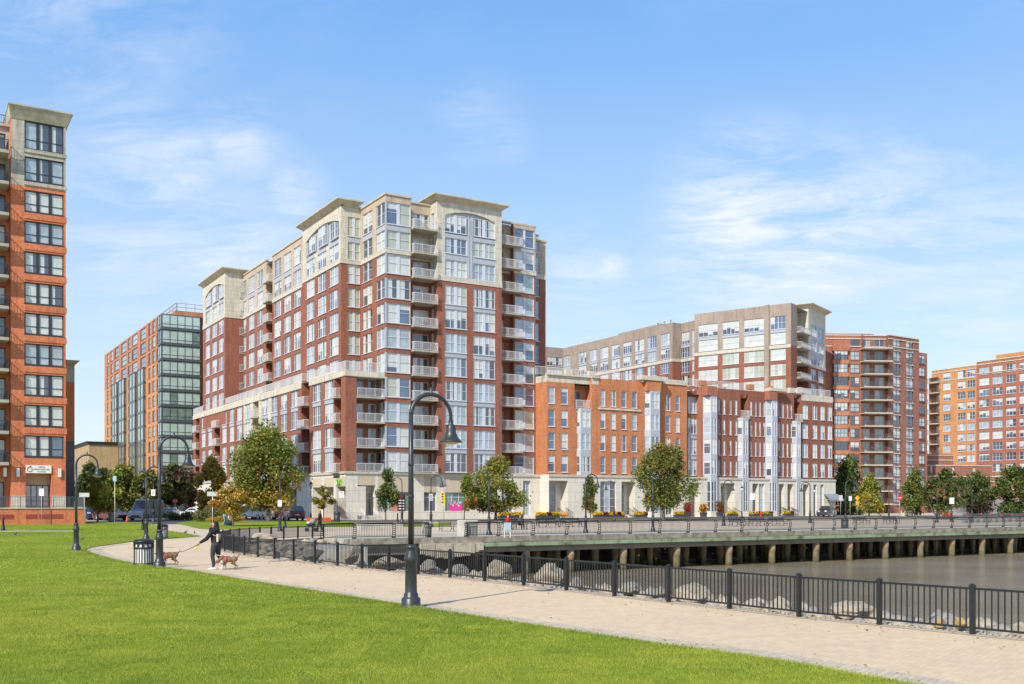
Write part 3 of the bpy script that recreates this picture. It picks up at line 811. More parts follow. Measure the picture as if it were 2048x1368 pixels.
# plain bays of the street side
PL = TX + 0.7
yb = y1; 
def bay(px0, px1, wpx, top=ROOF):
    ya = PL_y(px1); ye = PL_y(px0)
    O, d = (PL, ye), LEFT
    sp = ux(M, O, d, wpx)
    h = M.cols(O, d, sp, rows_(range(4, 9)), nx=4, wide=0.3, look=LOOK_L) + M.cols(O, d, sp, [(L[9]+0.15, L[9]+2.4), (L[10]+0.1, L[10]+2.75)], nx=4, wide=0.3, look=LOOK_L)
    M.facade(O, d, ye-ya, L[3], top, zm_upper(9), h, [(a, b, L[9]+2.4, L[10]+0.1, bM_) for a, b in sp])
    return ya, ye
def PL_y(px): return M.u(px, (PL, 0), (0, 1))
b1 = bay(545, 604.9, [(548, 562), (567.7, 581.8), (587, 601.6)])
b2 = bay(477.5, 533, [(480.5, 492.5), (497, 509), (514, 526)])
def slot(y0_, y1_, plane, ks, depth=2.2, wm=bR):
    """recess with a balcony at every floor of the street side"""
    O, d = (plane+depth, y1_), LEFT
    W = y1_-y0_
    sp = [(W*0.2, W*0.8)]
    h = M.cols(O, d, sp, [(L[k]+0.05, L[k]+2.3) for k in ks], nx=2, look=(('dark', 3), ('pale', 1)), sill=False)
    M.facade(O, d, W, L[ks[0]], ROOF-0.2, [(L[9], bR), (99, bT)], h)
    for y, s_ in ((y0_, 1), (y1_, -1)):
        M.mb.quad([(plane, y, L[ks[0]]), (plane+depth, y, L[ks[0]]), (plane+depth, y, L[9]), (plane, y, L[9])], bR)
        M.mb.quad([(plane, y, L[9]), (plane+depth, y, L[9]), (plane+depth, y, ROOF-0.05), (plane, y, ROOF-0.05)], bT)
    for k in ks: M.balcony((plane, y1_), LEFT, 0.06, W-0.06, L[k], 0.7, 1.9)
slot(b1[1], b2[0], PL, list(range(5, 11)))
# second arch tower
T2 = TX - 2.4
ya2 = M.u(450, (T2, 0), (0, 1)); yb2 = M.u(406, (T2, 0), (0, 1))
O, d, sp, h, pt = tower_left(T2, yb2, [(410.7, 420), (424, 434), (437, 447)])
M.facade(O, d, yb2-ya2, L[3], ROOF+0.35, [(L[9]-0.5, bR), (99, bC)], h, pt)
O, d = (T2, ya2), FRONT
M.facade(O, d, PL-T2+2.4, L[3], ROOF+0.35, [(L[9]-0.5, bR), (99, bC)], [])
slot(b2[1], ya2-0.02, PL, list(range(5, 11)))
# ---- front: balcony stack, tower, right part
xT0, xT1 = M.u(874.5, (0, -0.3), FRONT), M.u(1003.5, (0, -0.3), FRONT)
RY = 1.7
O, d = (3.5, RY), FRONT
W = xT0-3.5
h = M.cols(O, d, [(W*0.30, W*0.93)], [(L[k]+0.03, L[k]+2.45) for k in range(0, 11)], nx=2, wide=0.1, look=(('dark', 3), ('pale', 2), ('half', 2), ('curtain', 2)), sill=False)
M.facade(O, d, W, L[0], ROOF, zm_upper(9), h)
M.mb.quad([(3.5, 0, L[0]), (3.5, RY, L[0]), (3.5, RY, L[9]), (3.5, 0, L[9])], bR)
M.mb.quad([(3.5, 0, L[9]), (3.5, RY, L[9]), (3.5, RY, ROOF), (3.5, 0, ROOF)], bT)
for k in range(0, 11): M.balcony((0, 0), FRONT, 3.56, xT0-0.05, L[k], 0.75, RY-0.05)
# tower left cheek with narrow windows
O, d = (xT0, RY), LEFT
h = M.cols(O, d, [(0.25, 1.1)], rows_(range(0, 11)), nx=1, look=(('pale', 1), ('blind', 1)))
M.facade(O, d, RY+0.3, L[0], ROOF+0.35, [(L[8]-0.05, bR), (99, bC)], h)
O, d = (xT0, -0.3), FRONT
W = xT1-xT0
sp = ux(M, O, d, [(890, 933.8), (946.7, 990.5)])
h = M.cols(O, d, sp, rows_(range(0, 8)), nx=4, wide=0.42, look=LOOK_F) + M.cols(O, d, sp, [(L[8]+0.62, L[8]+2.75), (L[9]+0.5, L[9]+2.5)], nx=4, wide=0.42, look=LOOK_F)
a, b = sp[0][0], sp[1][1]; zt = L[10]+3.05
h.append((a, b, L[10]-0.1, zt, 0.32))
for p, q in sp: M.win(O, d, p, q, L[10]+0.15, L[10]+2.45, 0.17, nx=4, wide=0.42, look=(('blind', 3), ('curtain', 3), ('half', 2)))
M.mb.quad([(O[0]+a, 0.01, L[10]-0.1), (O[0]+b, 0.01, L[10]-0.1), (O[0]+b, 0.01, zt), (O[0]+a, 0.01, zt)], bM_)
arch_fill(M, O, d, a, b, L[10]+2.25, zt, bC)
pt = []
for p, q in sp:
    for k in (0, 2, 4, 6): pt.append((p, q, L[k]+2.58, L[k+1]+0.12, bM_))
    pt += [(p, q, L[8]+2.75, L[9]+0.5, bM_), (p, q, L[9]+2.5, L[10]-0.1, bM_)]
pt.append((sp[0][1], sp[1][0], L[8]+0.62, L[10]-0.1, bM_))
M.facade(O, d, W, L[0], ROOF+0.35, [(L[8]-0.05, bR), (99, bC)], h, pt)
xm = xT0 + (sp[0][1]+sp[1][0])/2
for dx in (-0.28, 0.18): M.mb.box(xm+dx, xm+dx+0.1, -0.36, -0.302, L[8]+0.65, L[10]+2.6, bM_)
M.mb.quad([(xT1, -0.3, L[0]), (xT1, 3.2, L[0]), (xT1, 3.2, L[8]), (xT1, -0.3, L[8])], bR)
M.mb.quad([(xT1, -0.3, L[8]), (xT1, 3.2, L[8]), (xT1, 3.2, ROOF+.35), (xT1, -0.3, ROOF+.35)], bC)
# right recess with balconies
YR = 2.1
O, d = (xT1, YR), FRONT
xa, xb, xc = xT1, M.u(1027, (0, 1.3), FRONT), M.u(1071, (0, 1.3), FRONT)
W = xb-xa
h = M.cols(O, d, [(0.1, W*0.62)], [(L[k]+0.03, L[k]+2.35) for k in range(0, 11)], nx=2, look=(('dark', 3), ('pale', 1), ('green', 1)), sill=False)
M.facade(O, d, W, L[0], ROOF-0.6, zm_upper(9), h)
for k in range(0, 11): M.balcony((0, 1.3), FRONT, xT1+0.1, xb+0.9, L[k], 1.1, 1.25, sides=True)
O, d = (xb, 1.3), FRONT
W = xc-xb
h = M.cols(O, d, [(0.25, W-0.2)], rows_(range(0, 11)), nx=2, wide=0.32, rows=(0.6,), look=(('pale', 3), ('blue', 3), ('half', 3), ('cream', 1)))
M.facade(O, d, W, L[0], ROOF-0.6, zm_upper(9), h, [(0.25, W-0.2, L[9]+2.58, L[10]+0.12, bM_)])
M.mb.quad([(xb, 1.3, L[0]), (xb, YR, L[0]), (xb, YR, ROOF-.6), (xb, 1.3, ROOF-.6)], bR)
M.mb.quad([(xc, 1.3, L[0]), (xc, YR+.6, L[0]), (xc, YR+.6, ROOF-.6), (xc, 1.3, ROOF-.6)], bR)
xd = M.u(1091.5, (0, YR+.6), FRONT)
O, d = (xc, YR+0.6), FRONT
W = xd-xc
h = M.cols(O, d, [(0.1, 1.5)], rows_(range(3, 11)), nx=1, rows=(0.3, 0.65), look=(('pale', 3), ('blue', 2)))
M.facade(O, d, W, L[0], ROOF-2.0, zm_upper(9), h)
# ---- roofs, parapets
def cap(x0, x1, y0, y1, z, m=bF): M.mb.quad([(x0,y0,z),(x1,y0,z),(x1,y1,z),(x0,y1,z)], m)
YB = yb2
cap(0.1, 3.4, 0.1, 22, ROOF-0.5); cap(3.4, xT1, RY+.1, 22, ROOF-0.5); cap(TX+0.1, 0.1, 8.1, 22, ROOF-0.5); cap(PL+0.1, 20, 20, YB, ROOF-0.5); cap(T2, 15, ya2, yb2, ROOF-0.2); cap(xT1, xd-.05, YR+.7, 22, ROOF-2.1); cap(xb, xc, 1.4, YR+.7, ROOF-.8)
M.mb.quad([(xd, YR+.6, L[0]), (xd, 40, L[0]), (xd, 40, ROOF-2), (xd, YR+.6, ROOF-2)], bR)
M.mb.quad([(xT1, 2.8, ROOF-2.2), (xT1, 22, ROOF-2.2), (xT1, 22, ROOF+.3), (xT1, 2.8, ROOF+.3)], bT)
M.mb.quad([(T2, yb2, L[3]), (20, yb2, L[3]), (20, yb2, ROOF), (T2, yb2, ROOF)], bR)
def coping(x0, x1, y0, y1, z, o=0.14, th=0.22):
    c = MB(); c.box(x0-o, x1+o, y0-o, y1+o, z, z+th); c.build('coping', [CORNICE], M.root)
coping(0, 3.5, 0, 0.3, ROOF); coping(0, 0.3, 0.46, 8, ROOF); coping(TX+0.5, -0.15, 8, 8.3, ROOF+.2); coping(3.66, xT0-.15, RY, RY+.3, ROOF)
coping(PL, PL+.3, b1[0]+.2, b1[1], ROOF); coping(PL, PL+.3, b2[0], b2[1], ROOF)
coping(xT1+.15, xc, 1.4, 1.7, ROOF-.6); coping(xc+.15, xd, YR+.6, YR+.9, ROOF-2)
def cornice(x0, x1, y0, y1, z, out=0.75, h=0.5):
    q = MB(); q.frustum((x0-.06, x1+.06, y0-.06, y1+.06), z, (x0-out, x1+out, y0-out, y1+out), z+h)
    q.box(x0-out-.05, x1+out+.05, y0-out-.05, y1+out+.05, z+h+.004, z+h+.17)
    return q.build('cornice', [CORNICE], M.root)
cornice(TX, TX+2.2, 8.0, y1, ROOF+.35); cornice(T2, T2+6, ya2, yb2, ROOF+.35); cornice(xT0, xT1, -0.3, 5.5, ROOF+.35)
for z0, m_ in ((L[9]-0.5, 0),):
    q = MB()
    q.box(-0.08, 3.5, -0.08, -0.003, z0, z0+BAND-.05); q.box(-0.08, -0.003, -0.003, 7.9, z0, z0+BAND-.05)
    q.box(TX-.08, 0-.085, 7.92, 7.997, z0, z0+BAND); q.box(TX-.08, TX-.003, 7.997, y1, z0, z0+BAND)
    q.box(PL-.08, PL-.003, b1[0]+.02, b1[1], z0, z0+BAND-.05); q.box(PL-.08, PL-.003, b2[0], b2[1], z0, z0+BAND-.05)
    q.box(T2-.08, T2-.003, ya2-.08, yb2, z0, z0+BAND); q.box(T2, PL, ya2-.08, ya2-.003, z0, z0+BAND)
    q.box(xT0-.08, xT1+.05, -.38, -.303, L[8]-.05, L[8]+.55)
    q.box(xb, xc+.08, 1.22, 1.297, z0, z0+BAND); q.box(xc+.08, xd, YR+.52, YR+.597, z0, z0+BAND)
    q.build('stone_band', [STONE_CREAM], M.root)
# ---- podium
PT = L[4]
py1 = M.u(619, (PX, 0), (0, 1)); py2 = M.u(603.5, (PX, 0), (0, 1)); py3 = M.u(386.5, (PX, 0), (0, 1))
def podium(O, d, W, wpx, band=bR, extra=(), ks=(0, 1, 2, 3), patches=()):
    sp = ux(M, O, d, wpx)
    h = M.cols(O, d, sp, rows_(ks), nx=4, wide=0.3, look=LOOK_L)
    pt = [(a, b, L[k]+2.58, L[k+1]+0.12, bM_) for a, b in sp for k in (0, 2)]
    M.facade(O, d, W, L[0], PT+0.35, [(PT-0.7, bR), (99, bC)], h + list(extra), pt + list(patches))
lg = 3.6
podium((PX, py1), LEFT, py1-PY-lg, [(625, 641.7), (649, 666.6)])
W = py3-py2; O = (PX, py3)
hb = []
for a, b in ux(M, O, LEFT, [(506, 517), (430, 440), (391.5, 399)]):
    for k in range(4):
        hb.append((a, b, L[k]+.02, L[k]+2.75, 1.6, bR)); M.balcony(O, LEFT, a, b, L[k], 0.7, 1.5)
cp = ux(M, O, LEFT, [(487, 543)])[0]
podium(O, LEFT, W, [(582, 596), (561, 574), (542, 555), (523, 536), (490, 500), (473.5, 484), (459, 468), (444, 453), (416, 424), (403, 411)], extra=hb, patches=[(cp[0], cp[1], L[2]-.3, PT, bC)])
slotd = 2.0
M.facade((PX+slotd, py2), LEFT, py2-py1, L[0], PT, [(99, bR)], M.cols((PX+slotd, py2), LEFT, [(0.4, py2-py1-.4)], [(L[k]+.03, L[k]+2.4) for k in range(4)], nx=2, look=(('dark', 1),), sill=False))
for y in (py1, py2): M.mb.quad([(PX, y, L[0]), (PX+slotd, y, L[0]), (PX+slotd, y, PT), (PX, y, PT)], bR)
for k in range(4): M.balcony((PX, py2), LEFT, 0.05, py2-py1-.05, L[k], 0.8, 1.9)
# corner loggia
wc = M.u(713, (PX, PY), FRONT)
M.mb.box(PX, PX+wc, PY, PY+wc, L[0], PT-.7, bR)
M.mb.quad([(PX+1.9, PY+lg, L[0]), (PX+1.9, PY+1.9, L[0]), (PX+1.9, PY+1.9, PT), (PX+1.9, PY+lg, PT)], bR)
M.mb.quad([(PX, PY+lg, L[0]), (PX+1.9, PY+lg, L[0]), (PX+1.9, PY+lg, PT), (PX, PY+lg, PT)], bR)
O = (PX+1.9, PY+1.9); W = -PX-1.9
h = M.cols(O, FRONT, [(0.3, 1.3), (1.9, 3.0)], [(L[k]+.03, L[k]+2.4) for k in range(4)], nx=1, look=(('dark', 3), ('pale', 1)), sill=False)
M.facade(O, FRONT, W, L[0], PT, [(99, bR)], h)
for k in range(4):
    M.balcony((0, PY), FRONT, PX+wc, -0.05, L[k], 0.25 if k else 0.05, 1.85, sides=False)
    M.balcony((PX, PY+lg), LEFT, 0.02, lg-wc, L[k], 0.7, 1.85)
# podium deck and railings
M.mb.box(PX-.12, -0.02, PY-.12, PY+lg, PT-.7, PT, bC); 
cap(PX+.1, TX+.1, PY+lg-.1, py3, PT-.02)
M.mb.box(PX-.1, PX-.004, PY+lg, py1, PT-.7, PT+.02, bC); M.mb.box(PX-.1, PX-.004, py2, py3, PT-.7, PT+.02, bC)
M.parapet([(PX, py1), (PX, PY), (-0.1, PY)], PT, 1.15); M.parapet([(PX+.05, py3), (PX+.05, py2), (PX+2.0, py2)], PT+.35, 1.0)
M.mb.quad([(PX, py3, L[0]-6), (PX+14, py3, L[0]-6), (PX+14, py3, PT), (PX, py3, PT)], bR)
# ---- stone base
zB = L[0]
def base_front(O, d, W, openings, panels=(), z0=-0.3):
    M.facade(O, d, W, z0, zB, [(99, bS)], openings, panels)
O, d = (PX-.05, PY-.1), FRONT
xe = xd - PX + .05
UU = lambda a, b, O=O, d=d: (M.u(a, O, d), M.u(b, O, d))
ops = []; pans = []
e0, e1 = UU(715, 750.5); ops.append((e0, e1, 1.0, 4.75, 1.3, bS)); pans.append((e0, e1, 4.75, 5.9, bP))
sf = [(756, 821, 1.5, 3.95), (848, 873, 1.5, 3.95), (890, 934, 1.5, 3.95)]
for a, b, za, zb in sf:
    p, q = UU(a, b); ops.append((p, q, za, zb, 0.35)); pans.append((p, q, zb, 6.0, bP))
    M.win(O, d, p, q, za, zb, 0.25, nx=3 if b-a > 30 else 2, rows=(0.74,), look=(('dark', 3), ('green', 1)), fw=0.06, frame=FRAME_PALE)
for a, b in ((1003, 1028), (1046, 1061)):
    p, q = UU(a, b); ops.append((p, q, 0.9, 5.6, 0.4)); M.win(O, d, p, q, 0.9, 5.6, 0.3, nx=2, rows=(0.22, 0.5, 0.78), look=(('dark', 2), ('pale', 1)), sill=False)
base_front(O, d, xe, ops, pans)
# entrance door wall
q0 = O[0]+e0
M.win((q0, O[1]+1.25), d, 0.5, e1-e0-.05, 1.0, 3.9, 0.0, nx=3, rows=(0.75,), look=(('dark', 1),), frame=FRAME_DARK, sill=False)
O2, d2 = (PX-.05, py3), LEFT
ops = []; pans = []
for a, b in ((625, 642), (648, 667), (673, 692)):
    p, q = sorted((M.u(a, O2, d2), M.u(b, O2, d2))); ops.append((p, q, 0.2, 4.6, 2.6, bS)); pans.append((p, q, 4.6, 5.75, bP))
    M.win((PX+2.5, py3), LEFT, p+0.1, q-0.1, 0.5, 4.2, 0.0, nx=2, rows=(0.5,), look=(('dark', 2), ('pale', 1)), sill=False)
yy = py2 + 2
while yy < py3 - 6:
    ops.append((py3-yy-4.2, py3-yy, 0.6, 4.6, 1.2, bS)); M.win((PX+1.1, py3), LEFT, py3-yy-4.1, py3-yy-.1, 0.6, 4.5, 0.0, nx=3, rows=(0.5,), look=(('dark', 1), ('pale', 1)), sill=False); yy += 6.2
M.facade(O2, d2, py3-PY+.1, -0.3, zB, [(99, bS)], ops, pans)
q = MB(); q.box(PX-.22, xd, PY-.27, PY-.103, zB-.28, zB-.02); q.box(PX-.22, PX-.053, PY-.1, py3, zB-.28, zB-.02)
q.box(PX-.16, PX-.053+.0, PY-.1, py3, -0.2, 0.75) if False else None
q.build('stone_band', [STONE_CREAM], M.root)
M.mb.quad([(PX-.05, PY-.1, zB), (xd, PY-.1, zB), (xd, 3.4, zB), (PX-.05, 3.4, zB)], bL)
M.mb.quad([(PX-.05, PY-.1, zB), (PX+3, PY-.1, zB), (PX+3, py3, zB), (PX-.05, py3, zB)], bL)
# wall lamps and signs on the base
st = MB()
for k in range(4): st.box(q0+.3, O[0]+e1-.2, O[1]-1.5+.38*k, O[1]-.002 if k < 3 else O[1]+1.2, 0.3+.17*k-(0.3 if k == 0 else 0), 0.47+.17*k)
st.build('step', [CONCRETE], M.root)
for sx in (q0+.35, O[0]+e1-.3):
    r = MB(); r.tube([(sx, O[1]-1.6, 1.25), (sx, O[1]-.1, 1.95)], 0.035, 6)
    r.tube([(sx, O[1]-1.6, 0.5), (sx, O[1]-.1, 1.15)], 0.025, 6)
    for k in range(11):
        f_ = k/10; r.tube([(sx, O[1]-1.6+1.5*f_, 0.5+.65*f_), (sx, O[1]-1.6+1.5*f_, 1.25+.7*f_)], 0.018, 5)
    r.build('stair_rail', [RAIL_PALE], M.root)
M.finish(limit=100, seed=3)
POLE_GREY = plain('roof_rail_grey', (.34, .35, .37), .5)
def pxz(a, b):
    x, y = ab(a, b); return 1024 + F*x/y, y
# ------------------------------------------------------------ long low block along the waterfront
a0 = to_ab(*at(1072.6, 140.5)[:2])
A0 = M.u(1071.5, (0, -1.5), FRONT)
Rw = Bld('row_building', 'long five storey orange brick block with white metal bays, behind the pier railing', 'apartment building', *pxz(A0, -1.5),
         mats=[BRICK_ROW, STONE_CREAM, BRICK_ROW_DARK, METAL_PALE, STONE_BASE, STONE_TANP, ROOFING, CONC_SLAB, BRICK_RUSSET])
rO, rC, rD, rM, rS, rP, rF, rL, rR = range(9)
RT = PT + 1.1
LOOK_R = (('pale', 3), ('blind', 4), ('half', 4), ('blue', 2), ('curtain', 1))
def r_u(px, y=0.0): return Rw.u(px, (0, y), FRONT)
def r_seg(px0, px1, y, mat, wpx, top=RT, ks=(0, 1, 2, 3), nx=1, rows=(0.5,), lo=0.35, hi=2.65, wide=0.0, look=LOOK_R, topm=None, patches=(), cheeks=True, fw=0.07):
    u0, u1 = r_u(px0, y), r_u(px1, y); O = (u0, y)
    sp = [(Rw.u(a, O, FRONT), Rw.u(b, O, FRONT)) for a, b in wpx]
    h = Rw.cols(O, FRONT, sp, [(L[k]+lo, L[k]+hi) for k in ks], nx=nx, rows=rows, wide=wide, look=look, allwide=bool(wide), fw=fw)
    pt = [(sp[i][0], sp[i][1], L[k]+a, L[k]+b, m) for i in range(len(sp)) for (k, a, b, m) in patches]
    Rw.facade(O, FRONT, u1-u0, zB, top, [(top-(0.9 if topm is not None else 0), mat), (99, topm if topm is not None else mat)], h, pt)
    return u0, u1
def cheek(x, y0, y1, z0, z1, m): Rw.mb.quad([(x, y0, z0), (x, y1, z0), (x, y1, z1), (x, y0, z1)], m)
def r_bay(px0, px1, y, out, ks=(0, 1, 2, 3), top=None, body=rM, z0=None):
    """white metal bay with a canted left cheek"""
    u0, u1 = r_u(px0, y-out), r_u(px1, y-out); W = u1-u0; c = W*0.34
    z0 = zB-0.5 if z0 is None else z0; top = top or L[ks[-1]]+2.95
    # canted cheek from (u0, y) to (u0+c, y-out) and the front
    for O, d, Wd, n_ in (((u0, y), (c/math.hypot(c, out), -out/math.hypot(c, out)), math.hypot(c, out), 1), ((u0+c, y-out), FRONT, W-c, 2)):
        sp = [(0.12, Wd-0.12)]
        rr = [(L[k]+0.4, L[k]+2.62) for k in ks]
        h = Rw.cols(O, d, sp, rr, inset=0.05, nx=n_, wide=0.22, look=LOOK_R, sill=False)
        Rw.facade(O, d, Wd, z0, top, [(99, body)], h)
    cheek(u1, y-out, y, z0, top, body)
    Rw.mb.quad([(u0, y, top), (u0+c, y-out, top), (u1, y-out, top), (u1, y, top)], rL)
    Rw.mb.quad([(u0, y, z0), (u0+c, y-out, z0), (u1, y-out, z0), (u1, y, z0)], rL)
    # ground storey of the bay in glass
    for O, d, Wd, n_ in (((u0, y), (c/math.hypot(c, out), -out/math.hypot(c, out)), math.hypot(c, out), 1), ((u0+c, y-out), FRONT, W-c, 2)):
        h = Rw.cols(O, d, [(0.1, Wd-.1)], [(1.3, z0-.1)], inset=0.05, nx=n_, wide=0.1, rows=(0.33, 0.66), look=(('dark', 3), ('blue', 2)), sill=False)
        Rw.facade(O, d, Wd, 0.0, z0-.004, [(1.25, rS), (99, rM)], h)
    cheek(u1, y-out, y, 0, z0, rM)
    return u0, u1
# left end pier and first bays
u0, u1 = r_seg(1072.6+21, 1149, 0, rO, [(1096.5, 1110), (1122, 1136)], topm=rC)
cheek(u0, 0, 4.0, zB, RT-.9, rO); cheek(u0, 0, 4.0, RT-.9, RT, rC)
EX0 = u0
# recess above the first bay
ua, ub = r_u(1149, 0), r_u(1183.5, 0)
h = Rw.cols((ua, 1.4), FRONT, [(0.2, ub-ua-.9)], [(L[3]+.05, L[3]+2.5)], nx=2, look=(('dark', 2), ('blue', 2)), sill=False)
Rw.facade((ua, 1.4), FRONT, ub-ua, zB, RT-.9, [(99, rO)], h); cheek(ub, 0, 1.4, zB, RT-.9, rO)
Rw.facade((ua, 0), FRONT, ub-ua, RT-.9, RT, [(99, rC)]); Rw.facade((ua, 0.02), FRONT, ub-ua, zB, L[3]-.15, [(99, rO)])
Rw.mb.quad([(ua, 0, RT-.9), (ub, 0, RT-.9), (ub, 1.4, RT-.9), (ua, 1.4, RT-.9)], rC)
r_bay(1151, 1182, 0.6, 1.0, ks=(0, 1, 2), top=L[3]-.1)
Rw.balcony((0, 0.6), FRONT, r_u(1150, .2), r_u(1181, .2), L[3], 0.8, 0.7)
cheek(r_u(1183.5, -.5), -0.5, 0, zB, RT, rO)
r_seg(1183.5, 1197, -0.5, rO, [], topm=rC)
u0, u1 = r_seg(1197, 1290, -0.5, rO, [(1201, 1211), (1222, 1232), (1243, 1253), (1264, 1274)])
q = MB(); q.box(u0, r_u(1281, -.5), -0.66, -0.503, L[3]-.12, L[3]+.12); q.build('stone_course', [STONE_CREAM], Rw.root)
cheek(r_u(1290, -.5), -0.5, -0.5, zB, RT, rO)
r_seg(1290, 1322, -0.35, rO, [], top=RT+.2); r_bay(1292, 1320, -0.35, 0.7, top=L[3]+2.9)
# brick cap above the bay
ub0, ub1 = r_u(1292, -.9), r_u(1321, -.9)
Rw.mb.box(ub0, ub1, -1.05, -0.36, L[3]+2.9, RT+.15, rO)
r_seg(1322, 1374, 0.0, rO, [(1332, 1341), (1351, 1360)], top=RT)
cheek(r_u(1374, 0), 0, 0.9, zB, RT, rO)
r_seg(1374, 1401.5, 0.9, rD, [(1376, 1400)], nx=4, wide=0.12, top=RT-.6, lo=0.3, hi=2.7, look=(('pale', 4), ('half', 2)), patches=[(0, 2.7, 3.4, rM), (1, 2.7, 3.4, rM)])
cheek(r_u(1401.5, 0), 0, 0.9, zB, RT, rR)
r_seg(1401.5, 1436, 0.0, rR, []); r_bay(1416, 1434.5, 0.0, 1.1, top=L[3]+2.9); Rw.mb.box(r_u(1415, -1.2), r_u(1434, -1.2), -1.2, -0.005, L[3]+2.9, RT+.05, rR)
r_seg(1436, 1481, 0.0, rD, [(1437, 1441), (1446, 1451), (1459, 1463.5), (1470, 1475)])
ua, ub = r_u(1481, 0), r_u(1497, 0)
Rw.facade((ua, 1.4), FRONT, ub-ua, zB, RT, [(99, rD)], Rw.cols((ua, 1.4), FRONT, [(.2, ub-ua-.4)], [(L[3], L[3]+2.4)], nx=1, look=(('dark', 1),), sill=False)); cheek(ub, 0, 1.4, zB, RT, rD)
Rw.facade((ua, 0), FRONT, ub-ua, RT-.7, RT, [(99, rD)]); Rw.facade((ua, 0.22), FRONT, ub-ua, zB, L[3]-.15, [(99, rD)])
r_bay(1480.5, 1497, 0.2, 0.9, ks=(0, 1, 2), top=L[3]-.1); Rw.balcony((0, 0.2), FRONT, r_u(1481, 0), r_u(1496, 0), L[3], 0.7, 1.0)
r_seg(1497, 1538, 0.0, rD, [(1500, 1504.5), (1509.5, 1513.5), (1518, 1522), (1526, 1530.5)])
r_seg(1538, 1556, 0.0, rR, []); r_bay(1539, 1555, 0.0, 0.9, top=L[3]+2.9); Rw.mb.box(r_u(1538.5, -1), r_u(1555, -1), -1.0, -0.005, L[3]+2.9, RT+.1, rR)
r_seg(1556, 1588, 0.0, rD, [(1557, 1561), (1564.5, 1568), (1573, 1577), (1581, 1584.5)], topm=None)
ua, ub = r_u(1588, 0), r_u(1603, 0)
Rw.facade((ua, 1.4), FRONT, ub-ua, zB, RT-.3, [(99, rD)]); Rw.facade((ua, 0.22), FRONT, ub-ua, zB, L[3]-.15, [(99, rD)]); cheek(ub, 0, 1.4, zB, RT-.3, rD)
r_bay(1589.5, 1602, 0.2, 0.9, ks=(0, 1, 2), top=L[3]-.1); Rw.balcony((0, 0.2), FRONT, r_u(1590, 0), r_u(1602, 0), L[3], 0.7, 1.0)
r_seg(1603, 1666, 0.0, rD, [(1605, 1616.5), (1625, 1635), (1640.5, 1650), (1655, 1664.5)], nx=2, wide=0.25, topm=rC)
EX1 = r_u(1666, 0)
cheek(EX1, 0, 14, 0, RT, rD)
Rw.mb.quad([(EX0, 0.3, PT-.05), (EX1, 0.3, PT-.05), (EX1, 16, PT-.05), (EX0, 16, PT-.05)], rF)
Rw.mb.quad([(EX0, 16, 0), (EX1, 16, 0), (EX1, 16, PT), (EX0, 16, PT)], rD)
# parapet caps, piers and railings on the roof terrace
q = MB()
for a, b, y in ((1094, 1183, 0), (1183.5, 1197, -.5)):
    q = MB(); q.box(r_u(a, y)-.05, r_u(b, y)-.02, y-.25, y+.35, RT+.003, RT+.18); q.build('coping', [STONE_CREAM], Rw.root)
q = MB(); q.box(r_u(1277, -.5), r_u(1325, -.5), -1.2, -.1, RT+.21, RT+.85); q.box(r_u(1325.3, 0), r_u(1374, 0), -.15, .3, RT+.01, RT+.7); q.build('stone_parapet', [STONE_CREAM], Rw.root)
q = MB(); q.box(r_u(1536, -.5), r_u(1570, -.5), -1.1, .2, RT+.11, RT+.6); q.build('stone_parapet', [STONE_CREAM], Rw.root)
for a in (1132, 1178, 1402, 1498, 1536, 1580, 1595):
    q = MB(); x = r_u(a, 0); q.box(x, x+1.1, 0.01, 0.7, RT+.19, RT+1.0); q.build('roof_pier', [STONE_CREAM if a < 1300 or a > 1570 else BRICK_RUST], Rw.root)
for a, b in ((1074, 1131), (1140, 1177), (1200, 1276), (1376, 1401), (1412, 1494), (1506, 1535), (1600, 1665)):
    Rw.parapet([(r_u(a, 0), .45), (r_u(b, 0), .45)], RT+.0, 1.15, gap=0.2)
# stone base of the row: piers, deep entries and tall windows
ops = []; O = (EX0, -.55); 
def bu(a): return Rw.u(a, O, FRONT)
for a, b in ((1098, 1136), (1243, 1270), (1378, 1400), (1441, 1470), (1505, 1517), (1558, 1569), (1575, 1587), (1606, 1618)):
    ops.append((bu(a), bu(b), 0.5, 5.6, 1.7, rS)); W_ = bu(b)-bu(a)
    Rw.win((bu(a)+O[0], O[1]+1.65), FRONT, 0.1, W_*0.7, 0.9, 5.2, 0.0, nx=1, rows=(0.4, 0.72), look=(('dark', 3), ('blue', 1)), sill=False)
for a, b in ((1200.5, 1232), (1332, 1346), (1518, 1529), (1627, 1634), (1641, 1648)):
    ops.append((bu(a), bu(b), 0.9, 5.6, 0.4)); Rw.win(O, FRONT, bu(a), bu(b), 0.9, 5.6, 0.3, nx=3 if b-a > 20 else 2, rows=(0.25, 0.5, 0.78), wide=0, look=(('pale', 2), ('dark', 2), ('blue', 1)), sill=False)
Rw.facade(O, FRONT, EX1-EX0, -0.2, zB, [(99, rS)], ops)
Rw.mb.quad([(EX0, -.55, -.2), (EX0, 5, -.2), (EX0, 5, zB), (EX0, -.55, zB)], rS); Rw.mb.quad([(EX1, -.55, -.2), (EX1, 12, -.2), (EX1, 12, zB), (EX1, -.55, zB)], rS)
Rw.mb.quad([(EX0, -.55, zB), (EX1, -.55, zB), (EX1, 1.5, zB), (EX0, 1.5, zB)], rL)
q = MB(); q.box(EX0-.08, EX1, -.68, -.553, zB-.3, zB-.01); q.build('stone_band', [STONE_CREAM], Rw.root)
